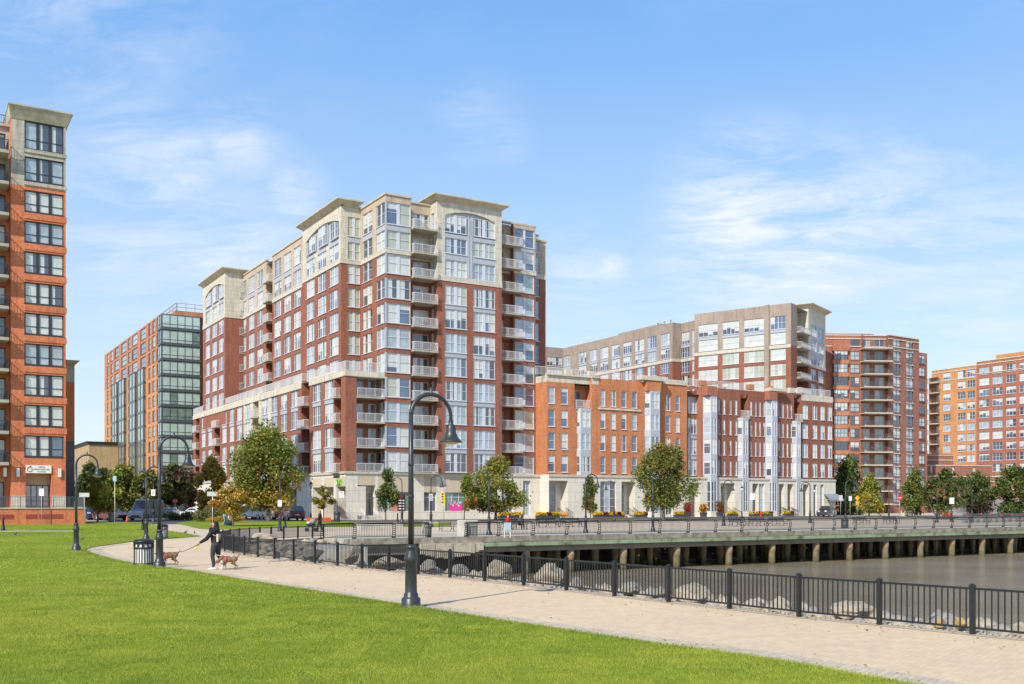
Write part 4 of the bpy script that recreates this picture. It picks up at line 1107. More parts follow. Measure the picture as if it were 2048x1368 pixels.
for a, b in ((1098, 1136), (1243, 1270), (1441, 1470), (1558, 1569), (1575, 1587)):
    x0 = bu(a)+O[0]; x1 = bu(b)+O[0]; s_ = MB()
    for k in range(4): s_.box(x0+(x1-x0)*.45, x1-.25, -2.3+.45*k, -.56 if k < 3 else .5, -.2 if k == 0 else .18*k+.2, .18*k+.38)
    st_ = s_.build('stoop', [CONCRETE], Rw.root)
    for x in (x0+(x1-x0)*.47, x1-.3):
        r = MB(); r.tube([(x, -2.2, 1.25), (x, -.5, 1.95)], .035, 6); r.tube([(x, -2.2, .45), (x, -.5, 1.1)], .025, 6)
        for k in range(9): r.tube([(x, -2.2+1.7*k/8, .45+.65*k/8), (x, -2.2+1.7*k/8, 1.25+.7*k/8)], .018, 5)
        r.build('stair_rail', [BLACK], st_)
Rw.finish(limit=100, seed=9)

# ------------------------------------------------------------ brick tower at the left edge
W1 = Bld('corner_tower', 'bright orange brick apartment tower with dark framed windows at the left edge', 'apartment building', 22, 100.0,
         mats=[BRICK_ORANGE, STONE_GREY, STONE_CREAM, STONE_DARK, ROOFING, CONC_SLAB, G_DARK, STONE_TANP], frame=FRAME_DARK)
wO, wG, wC, wK, wR, wS, wD, wT = range(8)
O = (0, 0); Wd = W1.u(131.5, O, FRONT)
WK = [7.1 + 3.04*k for k in range(11)]
sp = [(W1.u(49, O, FRONT), W1.u(127.5, O, FRONT))]
LW = (('blind', 7), ('curtain', 3), ('pale', 6), ('blue', 1))
h = W1.cols(O, FRONT, sp, [(z, z+2.12) for z in WK[:9]], inset=0.18, nx=3, rows=(0.36,), wide=0.3, allwide=True, fw=0.11, look=LW)
h += W1.cols(O, FRONT, sp, [(WK[9]+.05, WK[9]+2.4), (WK[10]+.15, WK[10]+2.9)], inset=0.18, nx=3, rows=(0.33,), wide=0.3, allwide=True, fw=0.11, look=(('pale', 3), ('blue', 1), ('curtain', 2)))
g0, g1 = W1.u(51, O, FRONT), W1.u(103, O, FRONT)
h.append((g0, g1, 2.0, 5.45, 1.6, wT)); W1.win((g0, 1.55), FRONT, 0.05, g1-g0-.05, 2.05, 4.3, 0, nx=4, rows=(0.28,), look=(('dark', 2), ('pale', 1)), frame=FRAME_DARK, sill=False)
WTOP = 40.4
W1.facade(O, FRONT, Wd, 0.3, WTOP, [(3.2, wC), (WK[9]-.55, wO), (99, wG)], h)
W1.mb.quad([(0, 0, .3), (0, 3, .3), (0, 3, WTOP), (0, 0, WTOP)], wO); W1.mb.quad([(Wd, 0, .3), (Wd, 9, .3), (Wd, 9, WTOP), (Wd, 0, WTOP)], wO)
for z in [WK[9]-.45, WK[10]-.25]:
    q = MB(); q.box(sp[0][0]-.05, Wd+.12, -.12, -.004, z, z+.35); q.build('stone_band', [STONE_GREY], W1.root)
for k in range(1, 9):
    q = MB(); q.box(sp[0][0]-.02, Wd+.1, -.07, -.004, WK[k]-.72, WK[k]-.12); q.build('brick_band', [BRICK_ORANGE], W1.root)
q = MB(); q.frustum((-.05, Wd+.05, -.05, 6), WTOP, (-.25, Wd+.55, -.6, 6.5), WTOP+1.15); q.box(-.3, Wd+.6, -.65, 6.6, WTOP+1.154, WTOP+1.3); q.build('cornice', [CORNICE_OLD], W1.root)
# balcony wing left of the corner
O = (-14, 1.6); Wl = 14
spl = [(14-5.2, 14-3.3), (14-2.6, 14-.35)]
h = W1.cols(O, FRONT, spl, [(z-.55, z+1.75) for z in WK], inset=0.2, nx=2, rows=(), fw=0.1, look=(('dark', 3), ('green', 1), ('half', 2)), sill=False)
h.append((7.5, 13.7, 2.0, 5.2, 1.4, wT)); W1.win((-14+7.5, 2.95), FRONT, .05, 6.1, 2.05, 4.6, 0, nx=4, rows=(.3,), look=(('dark', 2), ('green', 1)), frame=FRAME_DARK, sill=False)
W1.facade(O, FRONT, Wl, .3, 39.9, [(WK[9]-.55, wO), (99, wG)], h)
for z in WK: W1.balcony((0, 1.6), FRONT, -6.3, -.25, z-.62, 2.6, -.004, th=.3, rail=FRAME_DARK, slab=CONC_SLAB, gap=.15)
q = MB(); q.box(-14.1, 0, 1.3, 9, 39.91, 40.2); q.build('coping', [STONE_GREY], W1.root)
W1.parapet([(-10, 1.6), (-.4, 1.6)], 40.2, .9, rail=FRAME_DARK)
# lower wing behind, with its own cornice
xl = W1.u(149.5, (0, 9), FRONT)
W1.facade((Wd-.02, 9), FRONT, xl-Wd, .3, 17.6, [(9.3, wK), (15.7, wO), (99, wG)])
W1.mb.quad([(Wd, 9, 17.6), (xl, 9, 17.6), (xl, 20, 17.6), (Wd, 20, 17.6)], wR)
q = MB(); q.frustum((Wd+.05, xl, 8.95, 14), 17.6, (Wd+.05, xl+.5, 8.5, 14.5), 18.1); q.build('cornice', [CORNICE_OLD], W1.root)
W1.mb.quad([(0.05, .05, WTOP-.05), (Wd, .05, WTOP-.05), (Wd, 9, WTOP-.05), (.05, 9, WTOP-.05)], wR)
for xx in (W1.u(36, (0, 0), FRONT), W1.u(119, (0, 0), FRONT), W1.u(7, (0, 1.6), FRONT)):
    q = MB(); yy = -.0 if xx > -1 else 1.6
    q.box(xx-.14, xx+.14, yy-.2, yy-.003, 5.1, 5.95); q.build('wall_lamp', [WHITE_PAINT], W1.root)
W1.finish(limit=100, seed=5)
# sign over the entry
o = empty('shop_sign', Vector((*W1.world(g0+.02, -.06), 5.47)), TH, 'white school sign reading APPLE MONTESSORI SCHOOLS over the left entry', 'sign')
SWd = g1-g0-.04
q = MB(); q.box(0, SWd, -.05, .05, 0, .78); q.build('sign_board', [plain('sign_cream', (.78, .75, .68), .5, .03)], o)
def text(parent, s, size, x, z, mat, y=-.056, ext=.006, align='CENTER', name='lettering'):
    c = bpy.data.curves.new(name, 'FONT'); c.body = s; c.size = size; c.align_x = align; c.extrude = ext; c.resolution_u = 3
    c.materials.append(mat); t0 = bpy.data.objects.new(name, c); COL.objects.link(t0)
    me = bpy.data.meshes.new_from_object(t0.evaluated_get(bpy.context.evaluated_depsgraph_get())); bpy.data.objects.remove(t0)
    me.name = name; t_ = bpy.data.objects.new(name, me); t_.location = (x, y, z); t_.rotation_euler = (PI/2, 0, 0)
    return link(t_, parent)
INK = plain('sign_ink', (.02, .02, .03), .5); RED = plain('sign_red', (.55, .03, .03), .45, .05); YELLOW = plain('sign_yellow', (.80, .55, .02), .45, .05)
GREENP = plain('sign_green', (.25, .6, .05), .5, .05); PINK = plain('poster_pink', (.75, .05, .32), .5, .1)
for s_, sz, z in (('APPLE', .21, .54), ('MONTESSORI', .24, .29), ('SCHOOLS', .17, .09)): text(o, s_, sz, SWd*.62, z, INK)
q = MB(); cx, cz, r0 = SWd*.15, .36, .22
ring = [(cx+r0*math.cos(2*PI*k/20)*(1.0), -.06, cz+r0*math.sin(2*PI*k/20)) for k in range(21)]
q.tube(ring, .035, 5); q.build('emblem', [RED], o)
q = MB(); q.tube([(cx, -.06, cz+.22), (cx+.02, -.06, cz+.34)], .025, 5); q.tube([(cx+.02, -.06, cz+.28), (cx+.16, -.06, cz+.36)], [.04, .015], 5); q.build('emblem_leaf', [INK], o)
# terrace wall in front
tw = Bld('terrace_wall', 'low orange brick terrace wall with dark picket railing below the left tower', 'wall', -60, 93.4, mats=[BRICK_ORANGE, STONE_CREAM, plain('red_vent', (.28, .05, .035), .6, .1, 30)])
xe_ = tw.u(171, (0, 0), FRONT)
pv = [(tw.u(a, (0, 0), FRONT), tw.u(b, (0, 0), FRONT), .95, 1.42, 2) for a, b in ((-30, 2), (3, 29), (52, 76), (78, 101), (103, 127))]
tw.facade((0, 0), FRONT, xe_, .2, 1.95, [(99, 0)], [], pv)
tw.mb.quad([(xe_, 0, .2), (xe_, 6, .2), (xe_, 6, 1.95), (xe_, 0, 1.95)], 0)
tw.mb.quad([(0, 0, 1.95), (xe_, 0, 1.95), (xe_, 8, 1.95), (0, 8, 1.95)], 1)
tw.finish()
q = MB(); q.box(-.05, xe_+.06, -.08, .3, 1.953, 2.05); q.build('coping', [STONE_CREAM], tw.root)
tw.parapet([(0, .1), (xe_-.05, .1), (xe_-.05, 6)], 2.05, 1.05, rail=FRAME_GREY, gap=.14)

# ------------------------------------------------------------ glass cornered block down the street
Gb = Bld('glass_corner_building', 'distant brick apartment block with green glass corner and dark bay columns', 'apartment building', 323, 200.0,
         mats=[BRICK_AMBER, BRICK_RUST, FRAME_GREY, G_MINT, ROOFING, BRICK_RED], frame=FRAME_GREY)
GF = [3.6 + 3.04*k for k in range(12)]; GT = 40.0
yl = Gb.u(209, (0, 0), (0, 1))
O = (0, yl); cw = lambda l: [tuple(sorted((Gb.u(a, O, LEFT), Gb.u(b, O, LEFT)))) for a, b in l]
brs = cw([(296.5, 301), (304.5, 310), (313, 318.5), (256, 261), (214, 217.5), (221, 225.5)])
bays = cw([(228.5, 238), (242, 253), (263.5, 275), (280, 292)])
LG = (('dark', 3), ('green', 3), ('mint', 1), ('pale', 1))
h = Gb.cols(O, LEFT, brs, [(z+.5, z+2.6) for z in GF[:9]], nx=1, look=LG)
tp = brs + [((a+b)/2-.9*s_-.0, (a+b)/2-.9*s_+1.4) for a, b in bays for s_ in (1, -.35)]
h += Gb.cols(O, LEFT, brs + [(a+.2, b-.2) for a, b in bays], [(z+.3, z+2.6) for z in GF[9:12]], nx=1, look=LG)
Gb.facade(O, LEFT, yl, 0, GT, [(GF[9], 0), (99, 1)], h)
for a, b in bays:
    y_ = yl-a; y0_ = yl-b
    q = MB(); zt = GF[9]+.2
    for k in range(9): q.box(-.6, -.002, y0_, y_, GF[k]-.25, GF[k]+.25)
    q.box(-.65, -.002, y0_-.1, y_+.1, zt-.2, zt)
    for yy in (y0_, (y0_+y_)/2, y_): q.box(-.62, -.5, yy-.16, yy+.16, GF[0]-2, zt-.2)
    o_ = q.build('bay_column', [FRAME_GREY], Gb.root)
    g_ = MB()
    g_.box(-.52, -.01, y0_+.05, y_-.05, GF[0]-2, zt-.21); g_.build('glazing', [G_GREEN], o_)
xg = Gb.u(400, (0, 0), FRONT); xg2 = xg+9
for z in GF:   # glass corner: wraps both faces
    Gb.win((0, 0), FRONT, .05, xg, z+.35, z+2.85, -.05, nx=5, rows=(.25,), look=(('mint', 6), ('green', 3)), sill=False)
    Gb.win((0, yl), LEFT, yl-3.2, yl-.05, z+.35, z+2.85, -.05, nx=2, rows=(.25,), look=(('pale', 2), ('blue', 2), ('green', 2)), sill=False)
Gb.facade((0, 0), FRONT, xg, 0, GT-1.6, [(99, 2)])
Gb.facade((0, 0.0), FRONT, xg, GT-1.6, GT, [(99, 2)])
for z in GF[1:]:
    q = MB(); q.box(-.22, xg+.1, -.22, -.002, z-.12, z+.28); q.box(-.22, -.002, -.0, 3.2, z-.12, z+.28); q.build('spandrel', [FRAME_GREY], Gb.root)
O = (xg, 1.0)
h = Gb.cols(O, FRONT, [(1.2, 3.4)], [(z+.4, z+2.7) for z in GF], nx=1, look=LG)
Gb.facade(O, FRONT, 10, 0, GT-.3, [(99, 1)], h)
Gb.mb.quad([(0, 0, GT-.05), (xg+9, 0, GT-.05), (xg+9, yl, GT-.05), (0, yl, GT-.05)], 4)
Gb.mb.box(4, xg+9, 6, yl*.62, GT-.04, GT+2.0, 1)
q = MB()
for z in (GT+2.7, GT+3.5): q.box(4.15, 4.3, 6.2, yl*.6, z, z+.12); q.box(4.31, xg+6, 6.2, 6.32, z, z+.12)
for k in range(12): y_ = 6.2+(yl*.6-6.2)*k/11; q.box(4.16, 4.28, y_-.06, y_+.06, GT+2.0, GT+3.49)
for k in range(6): x_ = 4.4+(xg+1.5)*k/5; q.box(x_-.06, x_+.06, 6.21, 6.31, GT+2.0, GT+3.49)
q.build('railing', [POLE_GREY], Gb.root)
Gb.finish(limit=100, panes=False, seed=21)
q = MB(); q.box(0, 0.1, 0, 0.1, 0, 0.1)
# yellow brick house behind
Yb = Bld('brick_house', 'low yellow brick apartment house with dark cornice, left of the glass cornered block', 'apartment building', 178, 235.0, mats=[BRICK_YELLOW, ROOFING])
yr_ = 14; 
h = Yb.cols((0, 26), LEFT, [(26-a-1.3, 26-a) for a in (2, 6, 11, 16, 21)], [(z, z+2.0) for z in (3, 6.3, 9.6, 12.6)], nx=1, look=(('dark', 2), ('pale', 1)))
Yb.facade((0, 26), LEFT, 26, 0, 16.3, [(99, 0)], h); Yb.facade((0, 0), FRONT, yr_, 0, 16.3, [(99, 0)])
Yb.mb.quad([(0, 0, 16.2), (yr_, 0, 16.2), (yr_, 26, 16.2), (0, 26, 16.2)], 1)
q = MB(); q.frustum((-.1, yr_, -.1, 26), 16.3, (-.7, yr_, -.7, 26), 17.0); q.build('cornice', [plain('green_cornice', (.07, .09, .075), .6)], Yb.root)
Yb.finish(seed=4, panes=False)

# ------------------------------------------------------------ second apartment block behind the row
TH2 = math.atan2(.811, .584)
N2 = Bld('rear_apartment_building', 'taupe topped brick apartment block with pale arched end tower, rising behind the orange row', 'apartment building', 1582, 201.0, th=TH2,
         mats=[BRICK_RED, STONE_CREAM, BRICK_TAUPE, METAL_PALE, ROOFING])
LN = [3.3*0 + 6.44 + 3.06*k for k in range(13)]; NT_ = 42.3; ks = range(3, 9)
v0 = N2.u(1389, (0, 0), (0, 1))
O = (0, v0)
sp = [tuple(sorted((N2.u(a, O, LEFT), N2.u(b, O, LEFT)))) for a, b in ((1397, 1435.5), (1445, 1478), (1488, 1528), (1541, 1571.5))]
LN_ = (('cream', 5), ('blind', 4), ('half', 1))
h = N2.cols(O, LEFT, sp, [(LN[k]+.25, LN[k]+2.6) for k in ks], nx=4, wide=.12, allwide=True, look=LN_) + N2.cols(O, LEFT, sp, [(LN[9]+.4, LN[9]+2.7)], nx=4, wide=.12, look=(('blind', 1),)) + N2.cols(O, LEFT, sp, [(LN[10]+.3, LN[10]+2.9)], nx=4, wide=.12, look=(('half', 3), ('blue', 1), ('blind', 1)))
N2.facade(O, LEFT, v0, 0, NT_, [(LN[9]-.5, 0), (99, 2)], h, [(a, b, LN[9]+2.7, LN[10]+.3, 3) for a, b in sp])
bp = (sp[2][1]+sp[3][0])/2
N2.mb.box(-.35, -.003, v0-bp-.45, v0-bp+.45, 0, NT_+.1, 2)
q = MB(); q.box(-.1, -.003, 0, v0, LN[9]-.5, LN[9]+.15); q.build('stone_band', [STONE_CREAM], N2.root)
# balcony slot and arch tower on the right face
xa, xb, xc = N2.u(1586, (0, .8), FRONT), N2.u(1615, (0, 0), FRONT), N2.u(1649, (0, 0), FRONT)
N2.facade((0, .0), FRONT, xa, 0, NT_, [(LN[9], 0), (99, 2)])
O = (xa, 2.0)
N2.facade(O, FRONT, xb-xa, 0, NT_-.2, [(LN[8], 0), (99, 1)], N2.cols(O, FRONT, [(.4, (xb-xa)*.6)], [(LN[k]+.05, LN[k]+2.4) for k in range(3, 11)], nx=2, look=(('dark', 2), ('pale', 1)), sill=False))
for k in range(4, 11): N2.balcony((0, 0), FRONT, xa, xb-.1, LN[k], .9, 1.9)
N2.mb.quad([(xb, 0, 0), (xb, 2, 0), (xb, 2, LN[8]), (xb, 0, LN[8])], 0); N2.mb.quad([(xb, -.2, LN[8]), (xb, 2, LN[8]), (xb, 2, NT_+.4), (xb, -.2, NT_+.4)], 1)
O = (xb, -.2); Wt = xc-xb
sp = [(Wt*.14, Wt*.46), (Wt*.56, Wt*.88)]
h = N2.cols(O, FRONT, sp, [(LN[k]+.25, LN[k]+2.6) for k in range(3, 11)], nx=4, wide=.3, look=(('pale', 3), ('half', 2), ('blind', 1)))
N2.facade(O, FRONT, Wt, 0, NT_+.4, [(LN[8]-.05, 0), (99, 1)], h, [(sp[0][0]-.3, sp[1][1]+.3, LN[8]+.2, LN[10]+3.0, 3)] + [(a, b, LN[k]+2.6, LN[k+1]+.25, 3) for a, b in sp for k in (3, 5)])
q = MB(); q.box(xb-.08, xc+.08, -.3, -.203, LN[8]-.1, LN[8]+.5); q.build('stone_band', [STONE_CREAM], N2.root)
q = MB(); q.frustum((xb, xc, -.2, 6), NT_+.4, (xb-1, xc+1, -1.2, 7), NT_+1.1); q.box(xb-1.05, xc+1.05, -1.25, 7, NT_+1.104, NT_+1.3); q.build('cornice', [CORNICE], N2.root)
N2.mb.quad([(xc, -.2, 0), (xc, 14, 0), (xc, 14, NT_), (xc, -.2, NT_)], 1)
for k in range(4, 11): N2.balcony((0, 2), FRONT, xc+.02, xc+1.6, LN[k], .5, 2)
N2.mb.quad([(.05, .05, NT_-.3), (xc, .05, NT_-.3), (xc, v0-.1, NT_-.3), (.05, v0-.1, NT_-.3)], 4)
N2.finish(limit=100, panes=False, seed=31)
N1 = Bld('rear_wing', 'long taupe brick wing with pale window grids, receding behind the orange row', 'apartment building', 1345, 221.0, mats=[BRICK_RED, STONE_CREAM, BRICK_TAUPE, METAL_PALE, ROOFING])
v1 = N1.u(1126, (0, 0), (0, 1)); O = (0, v1)
sp = [tuple(sorted((N1.u(a, O, LEFT), N1.u(b, O, LEFT)))) for a, b in ((1321, 1339), (1295, 1313), (1270, 1288), (1246, 1263), (1223, 1239.5), (1200.5, 1216.5), (1179, 1194.5), (1157.5, 1172.5), (1127.5, 1141))]
LO = (('half', 2), ('blind', 3), ('pale', 3), ('blue', 1))
h = N1.cols(O, LEFT, sp, [(LN[k]+.2, LN[k]+2.6) for k in range(5, 9)], nx=4, wide=.12, look=LO) + N1.cols(O, LEFT, sp, [(LN[9]+.4, LN[9]+2.6), (LN[10]+.25, LN[10]+2.9)], nx=4, wide=.12, look=LO)
N1.facade(O, LEFT, v1, 0, NT_-.3, [(LN[9]-.5, 0), (99, 2)], h, [(a, b, LN[9]+2.6, LN[10]+.25, 3) for a, b in sp])
N1.facade((0, 0), FRONT, 2.5, 0, NT_-.3, [(LN[9]-.5, 0), (99, 2)])
q = MB(); q.box(-.1, -.003, 0, v1, LN[9]-.5, LN[9]+.15); q.box(0, 2.39, -.1, -.003, LN[9]-.5, LN[9]+.15); q.build('stone_band', [STONE_CREAM], N1.root)
xk = 2.5
O = (xk, 0.0); k2 = N1.u(1394, O, LEFT)
sp = [(N1.u(1358.5, O, LEFT), N1.u(1379, O, LEFT)), (N1.u(1384, O, LEFT), N1.u(1388.5, O, LEFT))]
h = N1.cols(O, LEFT, sp, [(LN[k]+.2, LN[k]+2.6) for k in range(5, 9)], nx=4, wide=.12, look=(('dark', 2), ('half', 2), ('blue', 1))) + N1.cols(O, LEFT, sp, [(LN[9]+.4, LN[9]+2.6), (LN[10]+.25, LN[10]+2.9)], nx=4, wide=.12, look=(('dark', 2), ('half', 2), ('blue', 1)))
N1.facade(O, LEFT, k2, 0, NT_-.3, [(LN[9]-.5, 0), (99, 2)], h, [(a, b, LN[9]+2.6, LN[10]+.25, 3) for a, b in sp])
q = MB(); q.box(xk-.1, xk-.003, -k2, -.11, LN[9]-.5, LN[9]+.15); q.build('stone_band', [STONE_CREAM], N1.root)
O = (-6.5, v1); 
h = N1.cols(O, FRONT, [(1.6, 6.2)], [(LN[k]+.3, LN[k]+2.6) for k in range(7, 11)], nx=5, wide=.12, look=(('dark', 2), ('half', 2)))
N1.facade(O, FRONT, 6.5, 0, NT_-.3, [(LN[9]-.5, 0), (99, 2)], h); N1.mb.quad([(-6.5, v1, 0), (-6.5, v1+20, 0), (-6.5, v1+20, NT_), (-6.5, v1, NT_)], 2)
N1.mb.quad([(0, 0, NT_-.6), (6, 0, NT_-.6), (6, v1+12, NT_-.6), (0, v1+12, NT_-.6)], 4)
N1.mb.box(3, 6, v1*.18, v1*.55, NT_-.34, NT_+.9, 2); N1.parapet([(1, v1*.6), (1, v1*.85), (6, v1*.85)], NT_-.3, 1.6, gap=1.0)
for k in range(3):
    q = MB(); q.lathe([(.12, 0), (.12, .9), (.3, 1.0), (.3, 1.2)], 8, (1.2, 2+k*2.2, NT_-.35)); q.build('roof_vent', [FRAME_PALE], N1.root)
N1.finish(limit=100, panes=False, seed=37)
# ------------------------------------------------------------ brown brick tower with curved balconies
Kb = Bld('balcony_tower', 'dark red brick apartment tower with a stack of wide balconies, right of the rear block', 'apartment building', 1726, 226.0, th=math.radians(4),
         mats=[BRICK_BROWN, BRICK_RUSSET, STONE_CREAM, ROOFING, plain('grey_unit', (.30, .31, .32), .5)])
KL = [2.6 + 2.88*k for k in range(13)]; KT = 40.2
w1 = Kb.u(1777, (0, 0), FRONT)
LK = (('blind', 2), ('pale', 3), ('half', 3), ('dark', 2))
h = Kb.cols((0, 1.2), FRONT, [(.3, w1*.36), (w1*.55, w1-.4)], [(z+.1, z+2.3) for z in KL], nx=2, rows=(), look=(('dark', 3), ('green', 1), ('pale', 1)), sill=False)
Kb.facade((0, 1.2), FRONT, w1, 0, KT, [(99, 0)], h)
KR = math.radians(30); dr = (math.cos(KR), math.sin(KR)); O = (w1, 0)
w2 = Kb.u(1838, O, dr); w3 = Kb.u(1855.5, O, dr)
us = lambda l: [(Kb.u(a, O, dr), Kb.u(b, O, dr)) for a, b in l]
sp = us([(1786.5, 1801), (1812, 1826.5)]); sp2 = us([(1838.8, 1850)])
h = Kb.cols(O, dr, sp, [(z+.35, z+2.5) for z in KL], nx=2, rows=(.25,), look=LK, frame=FRAME_GREY) + Kb.cols(O, dr, sp2, [(z+.5, z+2.4) for z in KL[:12]], nx=2, rows=(.5,), look=LK, frame=FRAME_GREY)
Kb.facade(O, dr, w2, 0, KT, [(99, 0)], [q for q in h if q[0] < w2-1])
def kp(u, o): return (O[0]+dr[0]*u, O[1]+dr[1]*u+o)
Kb.facade(kp(w2, .25), dr, w3-w2, 0, KT-2.9, [(99, 1)], [])
for q_ in sp2:
    pass
Kb.mb.quad([(*kp(w2, 0), KT-3), (*kp(w2, 9), KT-3), (*kp(w2, 9), KT), (*kp(w2, 0), KT)], 0)
O = (-12.5, 1.0); dl = FRONT
us = lambda l: [(Kb.u(a, O, dl), Kb.u(b, O, dl)) for a, b in l]
e0 = Kb.u(1657, O, dl); sp = us([(1665.5, 1693)]); sp2 = us([(1701, 1719)])
h = Kb.cols(O, dl, sp2, [(z+.4, z+2.35) for z in KL], nx=2, rows=(.5,), look=LK, frame=FRAME_GREY)
Kb.facade(O, dl, 12.5, 0, KT-.2, [(99, 1)], h)
for k, z in enumerate(KL[:12]):   # projecting window bays
    a, b = sp[0]; q = MB(); q.box(O[0]+a-.25, O[0]+b+.25, .25, .997, z-.55, z+.35); q.build('bay_band', [BRICK_RUST], Kb.root)
    Kb.win((0, .3), FRONT, O[0]+a, O[0]+b, z+.37, z+2.3, 0, nx=4, rows=(.5,), look=(('half', 3), ('blind', 2), ('pale', 2), ('dark', 1)), frame=FRAME_GREY, sill=False)
a, b = sp[0]; Kb.mb.box(O[0]+a-.3, O[0]+b+.3, .2, .996, KL[11]+2.3, KL[11]+3.4, 1)
for z in KL: Kb.balcony((0, 0), FRONT, -.3, w1+.4, z, 1.5, 1.15, th=.22, rail=FRAME_GREY, slab=STONE_CREAM, gap=.2)
Kb.mb.quad([(0, 0, 0), (0, 1.2, 0), (0, 1.2, KT), (0, 0, KT)], 0); Kb.mb.quad([(w1, 0, 0), (w1, 1.2, 0), (w1, 1.2, KT), (w1, 0, KT)], 0)
for z in (KT-2.6, KT-.9, KT-.1):
    q = MB(); q.box(-12.6, .0, .85, .997, z, z+.2); q.box(0, w1, 1.05, 1.197, z, z+.2); q.build('stone_course', [STONE_CREAM], Kb.root)
    q = MB(); q.add((lambda m_: (m_.box(0, w2, -.15, -.003, z, z+.2), m_)[1])(MB()), Matrix.Translation((w1, 0, 0)) @ Matrix.Rotation(KR, 4, 'Z')); q.build('stone_course', [STONE_CREAM], Kb.root)
for z in KL:
    for u_ in ((Kb.u(1786.5, (w1, 0), dr), Kb.u(1801, (w1, 0), dr)), (Kb.u(1812, (w1, 0), dr), Kb.u(1826.5, (w1, 0), dr))):
        p_ = (w1+dr[0]*u_[0], dr[1]*u_[0]); Kb.win(p_, dr, .25, u_[1]-u_[0]-.25, z-.25, z+.24, -.01, nx=1, rows=(), look=(('dark', 1),), frame=FRAME_PALE, fw=.06)
u_ = (Kb.u(1839.5, (w1, .25), dr), Kb.u(1849.5, (w1, .25), dr))
for z in KL[:12]: Kb.win((w1, .25), dr, u_[0], u_[1], z+.5, z+2.4, -.02, nx=2, rows=(.5,), look=LK, frame=FRAME_GREY)
Kb.mb.quad([(-12.5, 1.2, KT-.5), (w1-.1, 1.3, KT-.5), (*kp(w2, .1), KT-.5), (*kp(w2, 12), KT-.5), (-12.5, 14, KT-.5)], 3); Kb.mb.box(-8, 5, 6, 16, KT-.29, KT+1.2, 1)
Kb.mb.quad([(*kp(w3, 0), 0), (*kp(w3, 16), 0), (*kp(w3, 16), KT-2.9), (*kp(w3, 0), KT-2.9)], 1) if False else None
Kb.finish(limit=100, panes=False, seed=41)
# ------------------------------------------------------------ amber brick block at the right edge
Lb = Bld('amber_building', 'sunlit amber brick apartment block with rows of wide windows at the right edge', 'apartment building', 2110, 256.0,
         mats=[BRICK_RUSSET, BRICK_AMBER, STONE_CREAM, ROOFING], frame=FRAME_PALE)
LL = [5.0 + 2.9*k for k in range(12)]; LT = 41.0
ve = Lb.u(1856, (0, 0), (0, 1)); vm = Lb.u(1953, (0, 0), (0, 1))
O = (0, vm); us = lambda l, O: [tuple(sorted((Lb.u(a, O, LEFT), Lb.u(b, O, LEFT)))) for a, b in l]
sp = us([(1958.5, 1978.5), (1985, 2005), (2012, 2032), (2039, 2060), (2068, 2090)], O)
LLk = (('half', 4), ('dark', 3), ('blind', 2), ('pale', 3))
h = Lb.cols(O, LEFT, sp, [(z+.45, z+2.4) for z in LL], nx=3, rows=(.5,), look=LLk)
Lb.facade(O, LEFT, vm, 0, LT, [(99, 0)], h)
O = (1.6, ve); sp = us([(1886, 1901), (1915, 1931), (1934, 1950)], O)
h = Lb.cols(O, LEFT, sp, [(z+.45, z+2.4) for z in LL], nx=3, rows=(.5,), look=LLk)
hb = us([(1858, 1877)], O)[0]
h += [(hb[0], hb[1], 3, LT-2.6, 1.6, 1)]
Lb.facade(O, LEFT, ve-vm, 0, LT-.6, [(99, 1)], h)
for z in LL[2:]:
    Lb.balcony(O, LEFT, hb[0]-.2, hb[1]+.6, z, 1.3, 1.5, slab=STONE_CREAM, rail=FRAME_GREY, gap=.25); Lb.win((3.1, ve), LEFT, hb[0]+.6, hb[1]-.6, z+.05, z+2.3, 0, nx=3, rows=(), look=(('dark', 2), ('pale', 1)), sill=False)
Lb.facade((0, vm), (1, 0), 1.6, 0, LT, [(99, 0)])
Lb.mb.quad([(0, 0, LT-.4), (30, 0, LT-.4), (30, vm, LT-.4), (0, vm, LT-.4)], 3); Lb.mb.quad([(1.7, vm, LT-.9), (20, vm, LT-.9), (20, ve, LT-.9), (1.7, ve, LT-.9)], 3); Lb.mb.box(2, 14, vm*.2, vm*.8, LT-.19, LT+1.4, 1)
for z in (LT-1.0, LT-.15, LT-3.4):
    q = MB(); q.box(-.12, -.003, 0, vm, z, z+.22); q.build('stone_course', [STONE_CREAM], Lb.root)
    q = MB(); q.box(1.48, 1.597, vm+.01, ve, z-.6, z-.38); q.build('stone_course', [STONE_CREAM], Lb.root)
Lb.finish(limit=100, panes=False, seed=43)
# low terraced block between
Tb = Bld('terraced_building', 'low brown brick terrace block with stepped roofs behind the dark trees', 'building', 1846, 243.0, th=math.radians(14), mats=[BRICK_BROWN, BRICK_RUSSET, STONE_CREAM, ROOFING])
wt = Tb.u(2062, (0, 0), FRONT)
h = Tb.cols((0, 0), FRONT, [(a, a+1.5) for a in np.arange(3, wt-3, 4.2)], [(1.0, 2.8), (4.6, 6.4)], nx=2, look=(('blind', 2), ('dark', 2), ('pale', 1)))
Tb.facade((0, 0), FRONT, wt, 0, 9.4, [(99, 1)], h)
Tb.facade((0, 4.0), FRONT, wt-8, 9.4, 12.2, [(99, 0)], [(a, a+.9, 10.1, 12.0, .3, 2) for a in np.arange(5, wt-12, 6.0)]); Tb.facade((0, 8), FRONT, wt-16, 12.2, 15.0, [(99, 0)])
for y0_, y1_, z, w_ in ((0, 4, 9.4, wt), (4, 8, 12.2, wt-8), (8, 20, 15.0, wt-16)): Tb.mb.quad([(0, y0_, z), (w_, y0_, z), (w_, y1_, z), (0, y1_, z)], 3)
